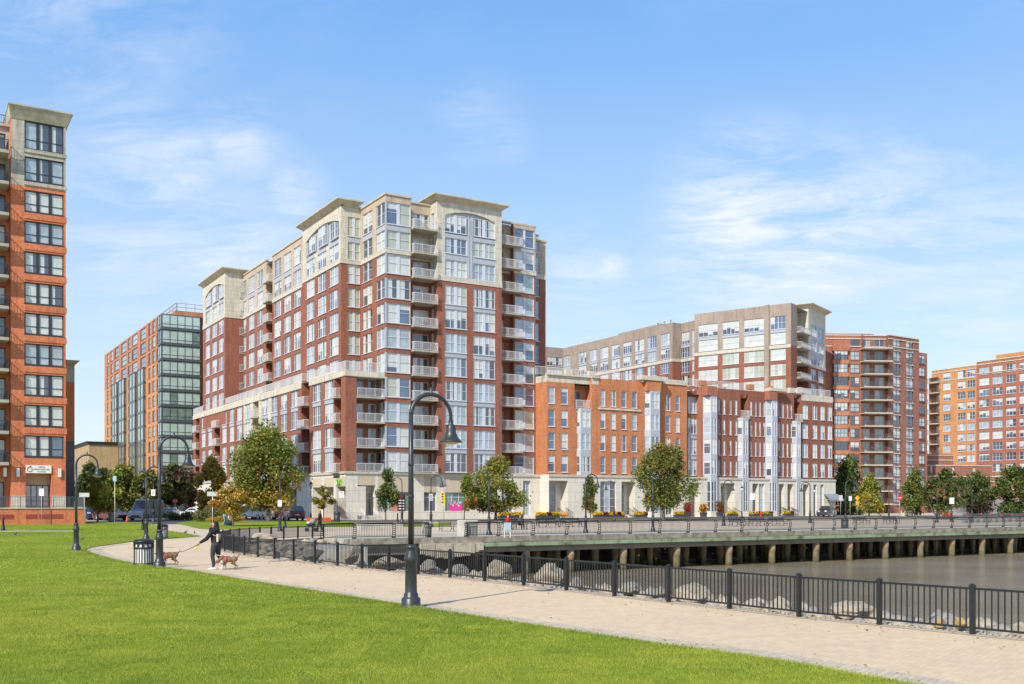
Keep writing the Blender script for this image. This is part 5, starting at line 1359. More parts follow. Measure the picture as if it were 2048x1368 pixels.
for y_, z, w_ in ((0, 9.1, wt), (4, 11.9, wt-8), (8, 14.6, wt-16), (8, 13.4, wt-16), (0, 7.9, wt)):
    q = MB(); q.box(0, w_, y_-.12, y_-.003, z, z+.2); q.build('stone_course', [STONE_CREAM], Tb.root)
Tb.finish(panes=False, seed=47)
# ------------------------------------------------------------ street lamps
LAMP_METAL = BLACK_WORN
LENS = plain('amber_lens', (.62, .42, .16), .25, .15)
def make_lamp(label, dirv):
    """5 m post with a fluted base, a half-round arm and a bell shade"""
    o = empty('street_lamp', (0, 0, 0), math.atan2(dirv[1], dirv[0]), label, 'street lamp', 'hook armed street lamps')
    q = MB(); q.lathe([(.235, 0), (.235, .05), (.215, .06), (.215, .20), (.19, .225), (.165, .25), (.165, .30), (.145, .325), (.135, .36), (.128, 1.02), (.148, 1.04), (.158, 1.09), (.150, 1.14), (.105, 1.27), (.10, 1.31), (.115, 1.33), (.118, 1.37), (.09, 1.40), (.07, 1.42)], 20)
    q.build('base', [LAMP_METAL], o, uv=False)
    q = MB(); q.lathe([(.068, 1.41), (.06, 3.0), (.052, 4.33)], 14); q.lathe([(.066, 3.18), (.068, 3.2), (.068, 3.235), (.066, 3.25)], 14); q.lathe([(.07, 2.46), (.072, 2.48), (.072, 2.515), (.07, 2.53)], 14)
    q.build('pole', [LAMP_METAL], o, uv=False)
    r = .5; q = MB(); pts = [(r - r*math.cos(PI*k/18), 0, 4.31 + r*math.sin(PI*k/18)) for k in range(19)] + [(2*r, 0, 4.18)]
    q.tube(pts, [.052 - .012*k/19 for k in range(20)], 10); q.lathe([(.03, 4.79), (.05, 4.84), (.03, 4.86), (.042, 4.93), (.02, 4.97)], 8, (r, 0, 0))
    q.build('arm', [LAMP_METAL], o, uv=False)
    q = MB(); q.lathe([(.055, 4.24), (.06, 4.2), (.055, 4.16), (.10, 4.12), (.115, 4.06), (.12, 3.97), (.15, 3.88), (.205, 3.80), (.262, 3.755), (.265, 3.735), (.24, 3.745), (.12, 3.9)], 20, (2*r, 0, 0), caps=False)
    q.build('shade', [LAMP_METAL], o, uv=False)
    q = MB(); q.ball((2*r, 0, 3.755), (.205, .205, .07), 14, 6); q.build('lens', [LENS], o, uv=False)
    return o
lamp0 = make_lamp('tallest lamp post, standing where lawn meets promenade in the middle foreground', (.86, .5))
lamp0.location = G(822, 1215)
def put_lamp(px, py, dv, label, Z=None, s=1.0):
    o = copy_tree(lamp0); o.location = G(px, py) if Z is None else GZ(px, Z); o.rotation_euler.z = math.atan2(dv[1], dv[0]); o['label'] = label; o.scale = (s, s, s); return o
put_lamp(319, 1136, (.9, .42), 'black lamp post right beside the striped litter bin at the lawn edge')
put_lamp(152.5, 1102, (.95, .3), 'leftmost lamp post, standing alone on the lawn before the brick terrace')
put_lamp(292.5, 1080, (.9, .42), 'lamp post just left of the farther litter bin, its arm over the path')
put_lamp(307, 1044, (-1, -.1), 'lamp post bearing a small white sign, by the kerb in front of the van')
put_lamp(560, 1062.5, (.9, .42), 'lamp post with a white sign on the grey path in front of the red SUV')
put_lamp(804, 1046, (-1, .1), 'dark lamp post before the poster window, arm bent to the left')
put_lamp(862, 1054, (1, .1), 'lamp post with a grey sign, left of the yellow flag', s=1.02)
LAMP_PIER = [(978, 1070, (-1, .2), 'lamp post on the pier edge beside the square concrete block'), (1171.5, 1066, (1, .2), 'lamp post at the railing in front of the slim dark tree'),
    (1228.5, 1041, (-1, .1), 'lamp post near the planters, arm over the tall entry window'), (1306, 1062.5, (-1, .2), 'lamp post at the railing in front of the broad tree'),
    (1447.5, 1051.5, (1, .2), 'lamp post on the plaza, nearest the orange leaved planter'), (1620, 1046, (-1, .1), 'lamp post before the last bays of the orange row'),
    (1691, 1055, (1, .2), 'lamp post beside the dark bin at the railing, near the parked black SUV'), (1778, 1037, (1, .1), 'slender lamp post in front of the brown balcony tower'),
    (1874, 1045, (1, .2), 'lamp post in front of the forked trunk tree'), (1903, 1043, (1, .1), 'lamp post carrying a pale sign beside the picket fence'), (1944, 1042, (-1, .1), 'last lamp post to the right, arm bent left over the picket fence')]
for px, py, dv, lb in LAMP_PIER: put_lamp(px, py, dv, lb)
# globe lantern posts
def lantern(px, Z, label):
    o = empty('lantern_post', GZ(px, Z), 0, label, 'lantern post', 'lantern topped posts')
    q = MB(); q.lathe([(.2, 0), (.2, .15), (.12, .3), (.1, .8), (.06, .9), (.05, 3.7), (.09, 3.75)], 12); q.build('post', [BLACK], o, uv=False)
    q = MB(); q.lathe([(.09, 3.75), (.2, 4.1), (.2, 4.25), (.12, 4.3)], 12); q.build('globe', [plain('frosted_globe', (.6, .62, .6), .3)], o, uv=False)
    q = MB(); q.lathe([(.24, 4.28), (.12, 4.45), (.03, 4.6), (.02, 4.75)], 12); q.build('cap', [BLACK], o, uv=False)
lantern(622, 118, 'lantern topped black post at the corner of the stone arcade')
lantern(1484, 146, 'lantern topped black post before the white bay of the row')
lantern(1629, 160, 'lantern topped black post near the parked black SUV')

# ------------------------------------------------------------ near fence
fence = empty('fence', Vector((*fpts[6], 0)), 0, 'black metal picket fence curving along the promenade above the rocks', 'fence')
fo = np.array(fpts[6])
for i, p in enumerate(fpts):
    q = MB(); q.box(-.04, .04, -.04, .04, 0, .87); q.frustum((-.045, .045, -.045, .045), .871, (-.02, .02, -.02, .02), .905); q.box(-.045, .045, -.045, .045, .845, .87)
    nx_ = fpts[min(i+1, len(fpts)-1)]; pv_ = fpts[max(i-1, 0)]
    q.build('post', [BLACK], fence, (p[0]-fo[0], p[1]-fo[1], 0), math.atan2(nx_[1]-pv_[1], nx_[0]-pv_[0]), uv=False)
for p, n in zip(fpts, fpts[1:]):
    Ls = math.hypot(n[0]-p[0], n[1]-p[1]); q = MB()
    q.box(.035, Ls-.035, -.019, .019, .797, .838); q.box(.035, Ls-.035, -.019, .019, .10, .138)
    nb = max(2, round(Ls/.115))
    for k in range(1, nb): x = Ls*k/nb; q.box(x-.0105, x+.0105, -.0105, .0105, .135, .80, skip='bt')
    q.build('picket_panel', [BLACK], fence, (p[0]-fo[0], p[1]-fo[1], 0), math.atan2(n[1]-p[1], n[0]-p[0]), uv=False)

# ------------------------------------------------------------ pier
pa0 = A_W - 0.5; pa1 = 235.0
PO = ab(pa0, EDGE_B)
pier = empty('pier', Vector((*PO, 0)), TH, 'concrete pier deck on piles with a green fascia over the brown water', 'pier')
def pa(px, b=EDGE_B):       # distance along the pier of a photo column
    X0, Z0 = ab(0, b); k = px-1024
    return (k*Z0 - F*X0)/(F*AX[0]-k*AX[1]) - pa0
Lp = pa1-pa0
GREEN_F = rough_mat('green_fascia_paint', [(.07,.065,.05), (.16,.15,.11), (.27,.34,.20), (.31,.40,.25), (.20,.19,.14)], .7, .85, .3)
TOP_AGG = rough_mat('deck_edge_concrete', [(.13,.11,.08), (.30,.26,.20), (.44,.39,.31)], 1.9, .9, .7)
BEAM = rough_mat('stained_beam', [(.20,.165,.12), (.34,.29,.22)], 1.3, .9, .4)
def pile_mat(name, top, band):
    m = rough_mat(name, top, 1.6, .9, .7); t = NT(m); b = m.node_tree.nodes['Principled BSDF']
    src = b.inputs['Base Color'].links[0].from_socket
    pos = t.new('ShaderNodeTexCoord').outputs['Object']; sp_ = t.new('ShaderNodeSeparateXYZ'); t.l.new(pos, sp_.inputs[0])
    z = t.math('ADD', sp_.outputs[2], t.math('MULTIPLY', t.math('SUBTRACT', t.noise(pos, 1.1, 4), .5), 1.1))
    mr = t.new('ShaderNodeMapRange'); t.l.new(z, mr.inputs[0]); mr.inputs[1].default_value = -3.0; mr.inputs[2].default_value = -.9
    tide = t.ramp(mr.outputs[0], [(0.0, (.16, .15, .09)), (.35, (.42, .44, .30)), (.55, (.62, .6, .5)), (.72, band), (1.0, (1, 1, 1))])
    t.l.new(t.mix(1.0, src, tide, 'MULTIPLY'), b.inputs['Base Color']); return m
PILE = pile_mat('stained_pile', [(.20,.175,.14), (.42,.37,.29), (.31,.27,.21)], (.72, .66, .56))
PILE_RUST = pile_mat('rusty_pile', [(.24,.19,.13), (.47,.39,.30), (.35,.28,.20)], (.72, .55, .40))
g0_ = pa(940)
q = MB(); q.box(0, Lp, .03, LB-EDGE_B+1.0, -.30, -.004); q.build('deck', [CONC_SLAB], pier)
q = MB(); q.box(0, Lp, -.12, .45, -.34, .06); q.build('edge_curb', [TOP_AGG], pier)
q = MB(); q.box(g0_, Lp, -.10, .2, -.66, -.343); q.build('fascia', [GREEN_F], pier)
q = MB(); q.box(0, Lp, .25, .7, -1.08, -.343); q.build('edge_beam', [BEAM], pier)
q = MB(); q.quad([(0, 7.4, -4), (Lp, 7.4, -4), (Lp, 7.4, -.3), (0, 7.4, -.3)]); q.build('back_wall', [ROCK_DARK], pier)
# broken concrete beam at the landward end
a_, b_ = pa(838), pa(962); q = MB()
n_ = 14; 
for k in range(n_):
    x0 = a_+(b_-a_)*k/n_; x1 = a_+(b_-a_)*(k+1)/n_
    zb = -.95 - .45*math.sin(PI*min(1, (k+1.5)/n_)) + R.uniform(-.08, .08); q.box(x0, x1+.004, -.30-R.uniform(0, .08), .24, zb, -.345)
q.build('broken_beam', [rough_mat('broken_concrete', [(.22,.18,.12), (.56,.48,.35), (.40,.34,.24)], 1.1, .9, .7)], pier)
for px in (1051, 1140, 1246, 1352.5, 1457, 1543, 1631, 1698, 1770, 1840, 1903, 1963, 2020, 2072):
    x = pa(px, EDGE_B+.6); q = MB(); q.lathe([(.30, -4), (.29, -2.4), (.27, -2.3), (.28, -1.75), (.31, -1.7), (.31, -1.08)], 14, (x, .55, 0)); q.build('pile', [PILE_RUST], pier, uv=False)
for row, off, stp in ((2.3, 1.7, 1.9), (4.2, .6, 2.2), (6.2, 2.0, 2.4)):
    x = 9+off
    while x < Lp-60:
        q = MB(); rr_ = R.uniform(.2, .29); q.lathe([(rr_, -4), (rr_*.95, -1.9), (rr_*1.1, -1.8), (rr_*1.1, -.3)], 10, (x, row, 0)); q.build('pile', [PILE if R.random() < .7 else PILE_RUST], pier, uv=False); x += stp*R.uniform(.8, 1.25)
# railing on the pier edge
rail = empty('pier_railing', Vector((*ab(pa0, EDGE_B+.12), .06)), TH, 'dark pier railing with curved posts and thin balusters', 'railing')
rp = [pa(px) for px in (647, 712, 791, 862.5)] + [pa(px) for px in (936, 1001, 1070, 1137.6, 1202.5, 1265, 1324, 1381, 1436, 1488.6, 1538)]
stp_ = rp[-1]-rp[-2]
while rp[-1] < pa(2120): rp.append(rp[-1]+2.78)
def rail_post():
    q = MB(); prof = [(0, 0), (.02, .25), (.0, .5), (-.03, .75), (-.12, .93), (-.22, 1.0)]
    prof = [(.16, 0), (.10, .3), (.06, .6), (.10, .85), (.22, 1.0)]
    for (y0, z0), (y1, z1) in zip(prof, prof[1:]):
        for sx in (-.13, .10): q.quad([(sx, y0, z0), (sx+.03, y0, z0), (sx+.03, y1, z1), (sx, y1, z1)]); q.quad([(sx, y0+.05, z0), (sx+.03, y0+.05, z0), (sx+.03, y1+.05, z1), (sx, y1+.05, z1)]); q.quad([(sx, y0, z0), (sx, y0+.05, z0), (sx, y1+.05, z1), (sx, y1, z1)]); q.quad([(sx+.03, y0, z0), (sx+.03, y0+.05, z0), (sx+.03, y1+.05, z1), (sx+.03, y1, z1)])
    for k in range(7):
        z = .08+.13*k; y = np.interp(z, [p[1] for p in prof], [p[0] for p in prof]); q.box(-.10, .10, y, y+.05, z, z+.06)
    q.box(-.11, .11, .08, .30, 0, .06); return q
pm = rail_post().mesh('post', [BLACK], uv=False)
for i, x in enumerate(rp):
    o = bpy.data.objects.new('post', pm); o.location = (x, 0, 0); link(o, rail)
spans = [(rp[i], rp[i+1]) for i in range(len(rp)-1) if i != 3]
for a_, b_ in spans:
    q = MB(); q.tube([(a_, .25, 1.0), (b_, .25, 1.0)], .062, 8); q.build('top_rail', [BLACK], rail, uv=False)
    q = MB(); q.box(a_+.1, b_-.1, .10, .13, .86, .90); q.box(a_+.1, b_-.1, .10, .13, .10, .14)
    nb = int((b_-a_)/.115)
    for k in range(1, nb): x = a_+(b_-a_)*k/nb; q.box(x-.010, x+.010, .105, .125, .14, .86, skip='bt')
    q.build('baluster_panel', [BLACK], rail, uv=False)
def block(name, px0, px1, dep, z1, label, b=EDGE_B+.35, mat=CONCRETE, z0=.0):
    x0, x1 = pa(px0, b), pa(px1, b); p = ab(pa0+x0, b)
    q = MB(); q.box(0, x1-x0, 0, dep, z0, z1-.06); q.frustum((0, x1-x0, 0, dep), z1-.059, (.04, x1-x0-.04, .04, dep-.04), z1)
    return tag(q.build(name, [mat], None, (*p, H(*p)), TH), label, 'concrete block')
block('concrete_block', 933, 956, 1.4, 1.22, 'square pale concrete block breaking the pier railing', z0=.06)
block('concrete_post', 851, 863, .5, 1.15, 'narrow tapered concrete post between two railing ends', z0=.06)
block('concrete_bench', 722, 760, 1.2, .55, 'low pale concrete seat block on the plaza by the green strip', b=EDGE_B+18)
block('concrete_barrier', 1812, 1826, 1.0, .9, 'pale concrete barrier block below the conical green tree', b=-8)
# concrete ramp at the landward end of the basin
rm = MB(); p0 = at(628, 62.5, 0); p1 = at(735, 58.5, 0); p2 = at(735, 66, 0); p3 = at(640, 71, 0)
for a_, b_ in ((p0, p1), (p1, p2), (p2, p3), (p3, p0)): rm.quad([(a_.x, a_.y, -2.2), (b_.x, b_.y, -2.2), (b_.x, b_.y, -.35), (a_.x, a_.y, -.35)])
rm.quad([(p.x, p.y, -.35) for p in (p0, p1, p2, p3)]); tag(rm.build('concrete_ledge', [CONCRETE]), 'flat concrete ledge at the landward end of the basin, before the pier', 'ledge')

# ------------------------------------------------------------ boulders and rubble
def rock_mesh(seed, sub=3, rough=.28, name='boulder', mat=ROCK):
    bm = bmesh.new(); bmesh.ops.create_icosphere(bm, subdivisions=sub, radius=1.0); rr = random.Random(seed)
    from mathutils import noise
    o = Vector((rr.uniform(-50, 50), rr.uniform(-50, 50), rr.uniform(-50, 50)))
    cuts = [(Vector((rr.gauss(0, 1), rr.gauss(0, 1), rr.gauss(0, 1)*.8)).normalized(), rr.uniform(.45, .86)) for _ in range(13)]
    for v in bm.verts:
        p = v.co.copy()
        for n_, d_ in cuts:
            e = p.dot(n_)-d_
            if e > 0: p -= n_*e*.98
        p *= 1 + rough*(noise.fractal(p*1.7+o, 1.0, 2.0, 3))*.35
        v.co = p
    me = bpy.data.meshes.new(name); bm.to_mesh(me); bm.free(); me.materials.append(mat)
    return me
BOULD = [(1056,1132,1130,1166,3.0,ROCK,'big rounded pale boulder behind the fence at the edge of the open water'), (970,1032,1117,1152,3.2,ROCK,'tall tan boulder leaning beside the dark pier piles'), (902,943,1129,1154,2.4,ROCK_GREY,'small grey tan boulder between two taller ones behind the fence'),
    (738,818,1110,1143,2.2,ROCK,'long low tan boulder left of the tallest lamp post'), (678,722,1090,1126,2.6,ROCK,'upright tan boulder under the concrete ledge'), (1346,1428,1167,1205,2.2,ROCK,'wide pink tan boulder at the water, middle of the right fence'),
    (1664,1770,1203,1241,2.0,ROCK,'largest whitish boulder at the water near the right end'), (1904,1933,1233,1256,1.3,ROCK_OCHRE,'ochre yellow pointed rock behind the last post'), (1866,1892,1236,1254,1.4,ROCK_OCHRE,'small tan rock beside the ochre one'),
    (503,560,1068,1082,7.0,ROCK,'flat pale rock at the landward tip of the basin'), (840,880,1120,1146,2.2,ROCK_GREY,'grey boulder hidden partly by the tallest lamp post'), (1140,1170,1155,1186,2.0,ROCK_GREY,'angular grey rock right of the big rounded boulder'),
    (600,650,1095,1125,3.0,ROCK_GREY,'grey brown rock behind the fence left of the ledge'), (1300,1342,1172,1196,1.8,ROCK_GREY,'greyish rock left of the pink tan boulder'), (1236,1296,1165,1190,2.0,ROCK_GREY,'low grey rock where the shore turns to water')]
fz = [(1024+F*p[0]/p[1], p[1]) for p in fpts[4:26]]; fz.sort()
def fence_Z(px): return float(np.interp(px, [q[0] for q in fz], [q[1] for q in fz]))
for i, (x0, x1, y0, y1, back, m_, lb) in enumerate(BOULD):
    Z = fence_Z((x0+x1)/2)+back; s_ = (x1-x0)/F*Z/2*1.12; hh = (y1-y0)/F*Z
    zt = zat(y0, Z); me = rock_mesh(100+i, 3, .5, 'boulder', m_)
    o = bpy.data.objects.new('boulder', me); p = at((x0+x1)/2, Z); o.location = (p.x, p.y, zt-hh*.55); o.scale = (s_, s_*.9, max(hh*.62, s_*.38)); o.rotation_euler = (0, 0, R.uniform(0, 6))
    tag(link(o), lb, 'boulder', 'boulders along the water edge')
def rubble():
    bases = [rock_mesh(300+k, 1, .6) for k in range(6)]; VV, QQ, TT, off = [], [], [], 0
    sh = smooth(shore, 6); seg = np.array(sh)
    for k in range(1700):
        i = R.randrange(1, len(seg)-1)
        if i > len(seg)*.45 and R.random() < .72: continue
        d_ = seg[i+1]-seg[i]; L_ = np.hypot(*d_)
        n_ = np.array((d_[1], -d_[0]))/max(L_, 1e-6); dist = abs(R.gauss(0, 1.8))+.30
        p = seg[i]+d_*R.random()+n_*dist; zg = -.12 if dist < .6 else (-.30 if dist < 2.4 else -.45-(dist-2.6)*.62)
        s_ = R.choice((.10, .13, .18, .24, .32, .42)) if dist > .9 else R.uniform(.06, .14)
        me = bases[k % 6]; V = np.empty(len(me.vertices)*3); me.vertices.foreach_get('co', V); V = V.reshape(-1, 3)*np.array((s_*R.uniform(.8, 1.4), s_*R.uniform(.8, 1.2), s_*R.uniform(.6, .9)))
        a = R.uniform(0, 6.28); c_, s2 = math.cos(a), math.sin(a); V = V @ np.array(((c_, s2, 0), (-s2, c_, 0), (0, 0, 1))); V += np.array((p[0], p[1], zg+s_*.25))
        Q = np.array([q.vertices[:] for q in me.polygons]); VV.append(V); QQ.append(Q+off); off += len(V); TT.append(np.full(len(Q), R.choice((0, 1, 0, 0, 2, 1))))
    o = np_mesh('rubble', np.concatenate(VV), np.concatenate(QQ), [ROCK, ROCK_GREY, ROCK], midx=np.concatenate(TT))
    tag(o, 'loose stones covering the bank between fence and water', 'rubble', kind='stuff')
rubble()

def fallen_leaves():
    n = 1500; e = np.array(edge_s); X = []; Y = []
    while len(X) < n:
        k = R.random()
        if k < .35: i = R.randrange(len(e)-1); x, y = e[i]+(e[i+1]-e[i])*R.random(); x += R.gauss(0, .5); y += R.gauss(0, .5)
        elif k < .6: i = R.randrange(4, 24); x = fpts[i][0]+R.gauss(-.3, .35); y = fpts[i][1]+R.gauss(-.3, .9)
        else: y = math.sqrt(R.uniform(13**2, 60**2)); x = R.uniform(-.55, .3)*y
        if y > 11 and y < 70: X.append(x); Y.append(y)
    X = np.array(X); Y = np.array(Y); on = inside(np.array(lawn1), X, Y); z = np.where(on, .058, .014)+HV(X, Y)
    s_ = NR.uniform(.018, .045, n)*np.clip(Y/28, .8, 1.5); a = NR.uniform(0, 6.28, n); c_, q_ = np.cos(a)*s_, np.sin(a)*s_; up = NR.uniform(0, .02, n)
    V = np.stack([np.stack([X-c_, Y-q_, z], 1), np.stack([X+q_*.6, Y-c_*.6, z+up], 1), np.stack([X+c_, Y+q_, z+up*.5], 1), np.stack([X-q_*.6, Y+c_*.6, z], 1)], 1)
    pal = np.array([(.22, .12, .04), (.32, .20, .06), (.15, .08, .04), (.42, .30, .10)]); col = pal[NR.integers(0, 4, n)]
    tag(np_mesh('fallen_leaves', V.reshape(-1, 3), np.arange(n*4).reshape(n, 4), [leafmat('leaf')], attr=col), 'brown fallen leaves scattered over lawn and promenade', 'leaves', kind='stuff')
fallen_leaves()
# ------------------------------------------------------------ trees
BARK = rough_mat('bark', [(.10,.08,.06), (.20,.165,.13)], 3.0, .9, .6)
LEAF = leafmat('leaf')
def tree(px, py, crown, leaf, label, Z=None, n=5000, ls=.26, shape='round', clumps=26, group='plaza trees', name='tree', trunk=None, fork=False, seed=1, cat='tree', spread=1.0):
    """crown = (px0, px1, py0, py1) in the photo; leaf = list of (colour, weight, lowest share, highest share)"""
    base = G(px, py) if Z is None else GZ(px, Z); Z = base.y; k = Z/F; rr = np.random.default_rng(seed)
    cx = ((crown[0]+crown[1])/2-px)*k; hw = (crown[1]-crown[0])/2*k; zt = zat(crown[2], Z)-base.z; zb = zat(crown[3], Z)-base.z
    o = empty(name, base, 0, label, cat, group)
    # clump centres inside the envelope
    C = []
    while len(C) < clumps:
        t_ = rr.random(); u = rr.normal(0, 1, 2); u /= np.linalg.norm(u); rad = math.sqrt(rr.random())
        prof = {'round': math.sin(PI*min(1, .12+.86*t_))**.7, 'cone': (1-t_)**.65*min(1, t_*6+.45), 'wide': min(1, t_*4+.5)*(1-t_**1.5)**.6}[shape]
        C.append((cx+u[0]*rad*hw*prof*(.98 if shape != 'cone' else 1.1), u[1]*rad*hw*prof*.9, zb+(zt-zb)*(.04+.88*t_), t_))
    C = np.array(C); cr = (.37 if shape != 'cone' else .36)*hw*rr.uniform(.65, 1.25, len(C))*spread; vs = max(.75, min(2.2, .42*(zt-zb)/hw)); n = int(n*2.0); ls *= 1.05
    ci = rr.integers(0, len(C), n); dirs = rr.normal(0, 1, (n, 3)); dirs /= np.linalg.norm(dirs, axis=1)[:, None]
    P = C[ci, :3] + dirs*(cr[ci]*rr.random(n)**.55*np.where(rr.random(n) < .14, rr.uniform(1.0, 1.5, n), 1.0))[:, None]*np.array((1, 1, vs))
    s_ = ls*rr.uniform(.55, 1.3, n); nn = rr.normal(0, 1, (n, 3)); nn[:, 2] += .6; nn /= np.linalg.norm(nn, axis=1)[:, None]
    t1 = np.cross(nn, rr.normal(0, 1, (n, 3))); t1 /= np.linalg.norm(t1, axis=1)[:, None]; t2 = np.cross(nn, t1)
    V = np.empty((n, 4, 3)); V[:, 0] = P-t1*s_[:, None]*.55; V[:, 1] = P+t2*s_[:, None]*.32; V[:, 2] = P+t1*s_[:, None]*.55; V[:, 3] = P-t2*s_[:, None]*.32
    hshare = np.clip((P[:, 2]-zb)/(zt-zb), 0, 1); cshare = C[ci, 3]*0.0 + hshare
    W = np.stack([np.where((cshare >= lo) & (cshare <= hi), w, w*.06) for _, w, lo, hi in leaf], 1)
    clump_bias = rr.random((len(C), len(leaf)))**1.5; W = W*clump_bias[ci]; W /= W.sum(1)[:, None]
    pick = (W.cumsum(1) > rr.random(n)[:, None]).argmax(1)
    col = np.array([c for c, *_ in leaf])[pick]*rr.uniform(.65, 1.35, n)[:, None]*(rr.uniform(.78, 1.2, len(C))[ci])[:, None]
    np_mesh('crown', V.reshape(-1, 3), np.arange(n*4).reshape(n, 4), [LEAF], attr=col, parent=o)
    q = MB(); r0 = trunk or max(.07, hw*.055); top = zb+(zt-zb)*.7
    q.tube([(0, 0, -.1), (.02, 0, .25), (cx*.1, .02, zb*.6), (cx*.4, 0, zb+(zt-zb)*.3), (cx*.8, 0, top)], [r0*1.35, r0, r0*.85, r0*.55, r0*.15], 8)
    if fork:
        for sx in (-1, 1): q.tube([(0, 0, zb*.35), (sx*hw*.25, .1*sx, zb*.8), (sx*hw*.55, .2*sx, zb+(zt-zb)*.4)], [r0*.7, r0*.5, r0*.15], 7)
    for k_ in range(0, len(C), 2):
        c_ = C[k_]; z0 = max(zb*.75, c_[2]-hw*.7); z0 = min(z0, top*.95); sx = cx*(z0/max(top, .1))*.6
        q.tube([(sx, 0, z0), ((sx+c_[0])/2, c_[1]/2, z0+(c_[2]-z0)*.4), (c_[0], c_[1], c_[2])], [r0*.35, r0*.22, r0*.06], 5)
    q.build('trunk', [BARK], o, uv=False)
    return o
GRN = (.155, .20, .04); DK = (.075, .105, .03); OLV = (.25, .24, .052); YEL = (.46, .34, .05); ORG = (.44, .22, .05); RUS = (.34, .12, .04); LIM = (.29, .30, .05); MAR = (.12, .06, .045)
tree(537, 1043, (452, 616, 849, 1012), [(GRN, 4, .18, 1), (OLV, 3, .1, 1), (YEL, 2.0, 0, .42), (ORG, 2.2, 0, .30), (LIM, 1.5, .2, 1)], 'largest tree, green above and orange below, on the grass before the red SUV', n=10500, ls=.30, clumps=58, spread=.9, shape='wide', trunk=.27, seed=3)
tree(466, 1053, (428, 505, 975, 1025), [(ORG, 3, 0, 1), (YEL, 3, 0, 1), (OLV, 1.5, .3, 1)], 'small orange leaved young tree with a pale trunk, beside the bending man', n=2600, ls=.22, clumps=20, seed=5)
tree(424, 1036, (395, 452, 918, 1022), [(YEL, 3, 0, 1), (ORG, 3, 0, 1), (OLV, 1, .2, 1)], 'yellow orange tree left of the largest tree', Z=122, n=5200, ls=.34, clumps=36, seed=6, spread=.85)
tree(647, 1040, (627, 668, 972, 1014), [(OLV, 3, 0, 1), (YEL, 1, 0, .5), (ORG, 1, 0, 1), (GRN, 1, 0, 1)], 'small brownish tree at the stone arcade corner', n=1500, ls=.22, clumps=12, seed=7)
tree(771, 1041, (747, 802, 938, 1014), [(GRN, 3, 0, 1), (DK, 3, 0, 1), (OLV, 1, 0, 1)], 'slim dark pointed tree in front of the shop entrance', n=2200, ls=.24, clumps=24, shape='cone', seed=8)
tree(928, 1042, (912, 958, 948, 1016), [(GRN, 3, .3, 1), (OLV, 3, .2, 1), (ORG, 3, 0, .3)], 'small green tree with orange skirt touching a larger tree', n=2300, ls=.24, clumps=16, shape='cone', seed=9)
tree(991, 1041, (938, 1052, 916, 1020), [(GRN, 3, 0, 1), (OLV, 3, 0, 1), (LIM, 2, 0, 1), (ORG, 1.2, 0, 1)], 'broad olive and orange tree where the red block meets the orange row', n=6500, ls=.27, clumps=46, seed=10)
tree(1181, 1041, (1163, 1199, 955, 1022), [(GRN, 3, 0, 1), (DK, 2, 0, 1), (ORG, 1, 0, .4)], 'slim narrow dark tree before the first white bay', n=2300, ls=.22, clumps=34, seed=11)
tree(1327, 1040, (1275, 1386, 889, 1012), [(GRN, 4, 0, 1), (OLV, 3, 0, 1), (DK, 2, 0, 1), (RUS, .8, .5, 1)], 'broad green tree before the middle of the orange row', n=8500, ls=.28, clumps=54, seed=12)
tree(1697, 1034, (1662, 1732, 918, 1036), [(DK, 5, 0, 1), (GRN, 2, 0, 1)], 'dark green tall tree beside the end of the orange row', Z=178, n=5200, ls=.42, clumps=34, seed=13)
tree(1738, 1035, (1712, 1768, 946, 1022), [(LIM, 3, 0, 1), (YEL, 2, 0, .5), (GRN, 2, 0, 1)], 'yellow green pointed tree before the balcony tower', Z=165, n=3200, ls=.3, clumps=26, shape='cone', seed=14)
tree(1829, 1034, (1800, 1860, 938, 1026), [(GRN, 4, 0, 1), (OLV, 2, 0, 1), (DK, 2, 0, 1)], 'pointed mid green tree right of the balcony tower', Z=160, n=4200, ls=.3, clumps=34, shape='cone', seed=15)
tree(1875, 1044, (1848, 1932, 940, 1020), [(DK, 4, 0, 1), (GRN, 3, 0, 1), (RUS, .5, 0, 1)], 'dark tree with a forked trunk near the picket fence', Z=142, n=4600, ls=.32, clumps=36, fork=True, seed=16)
tree(1948, 1034, (1908, 1988, 946, 1030), [(DK, 4, 0, 1), (MAR, 1.5, 0, .6), (GRN, 1, 0, 1)], 'dark tree with reddish lower leaves behind the picket fence', Z=172, n=4000, ls=.38, clumps=30, seed=17)
tree(2030, 1034, (1986, 2080, 934, 1026), [(DK, 5, 0, 1), (GRN, 2, 0, 1)], 'dark round tree cut by the right edge', Z=165, n=5000, ls=.38, clumps=34, seed=18)
tree(195, 1044, (167, 238, 938, 1020), [(LIM, 3, 0, 1), (YEL, 3, 0, .6), (OLV, 2, 0, 1)], 'yellow green young tree at the end of the terrace wall', n=3200, ls=.27, clumps=26, group='street trees', seed=19)
for px, Z, cr, lf, lb, sd in ((180, 150, (152, 214, 928, 1018), [(DK, 3, 0, 1), (GRN, 1, 0, 1)], 'dark street tree right beside the left tower', 20), (238, 150, (206, 282, 932, 1016), [(OLV, 3, 0, 1), (GRN, 2, 0, 1), (LIM, 1, 0, 1)], 'olive street tree above the dark parked cars', 21),
        (292, 160, (258, 335, 936, 1012), [(DK, 3, 0, 1), (OLV, 2, 0, 1)], 'dark olive street tree above the silver van', 22), (345, 165, (312, 380, 930, 1010), [(DK, 3, 0, 1), (MAR, 1, 0, 1)], 'dark street tree behind the stop sign', 23),
        (375, 172, (345, 412, 938, 1010), [(MAR, 4, 0, 1), (DK, 2, 0, 1)], 'maroon leaved street tree at the far end of the car park', 24)):
    tree(px, 0, cr, lf, lb, Z=Z, n=3600, ls=.42, clumps=28, group='street trees', seed=sd, shape='round')
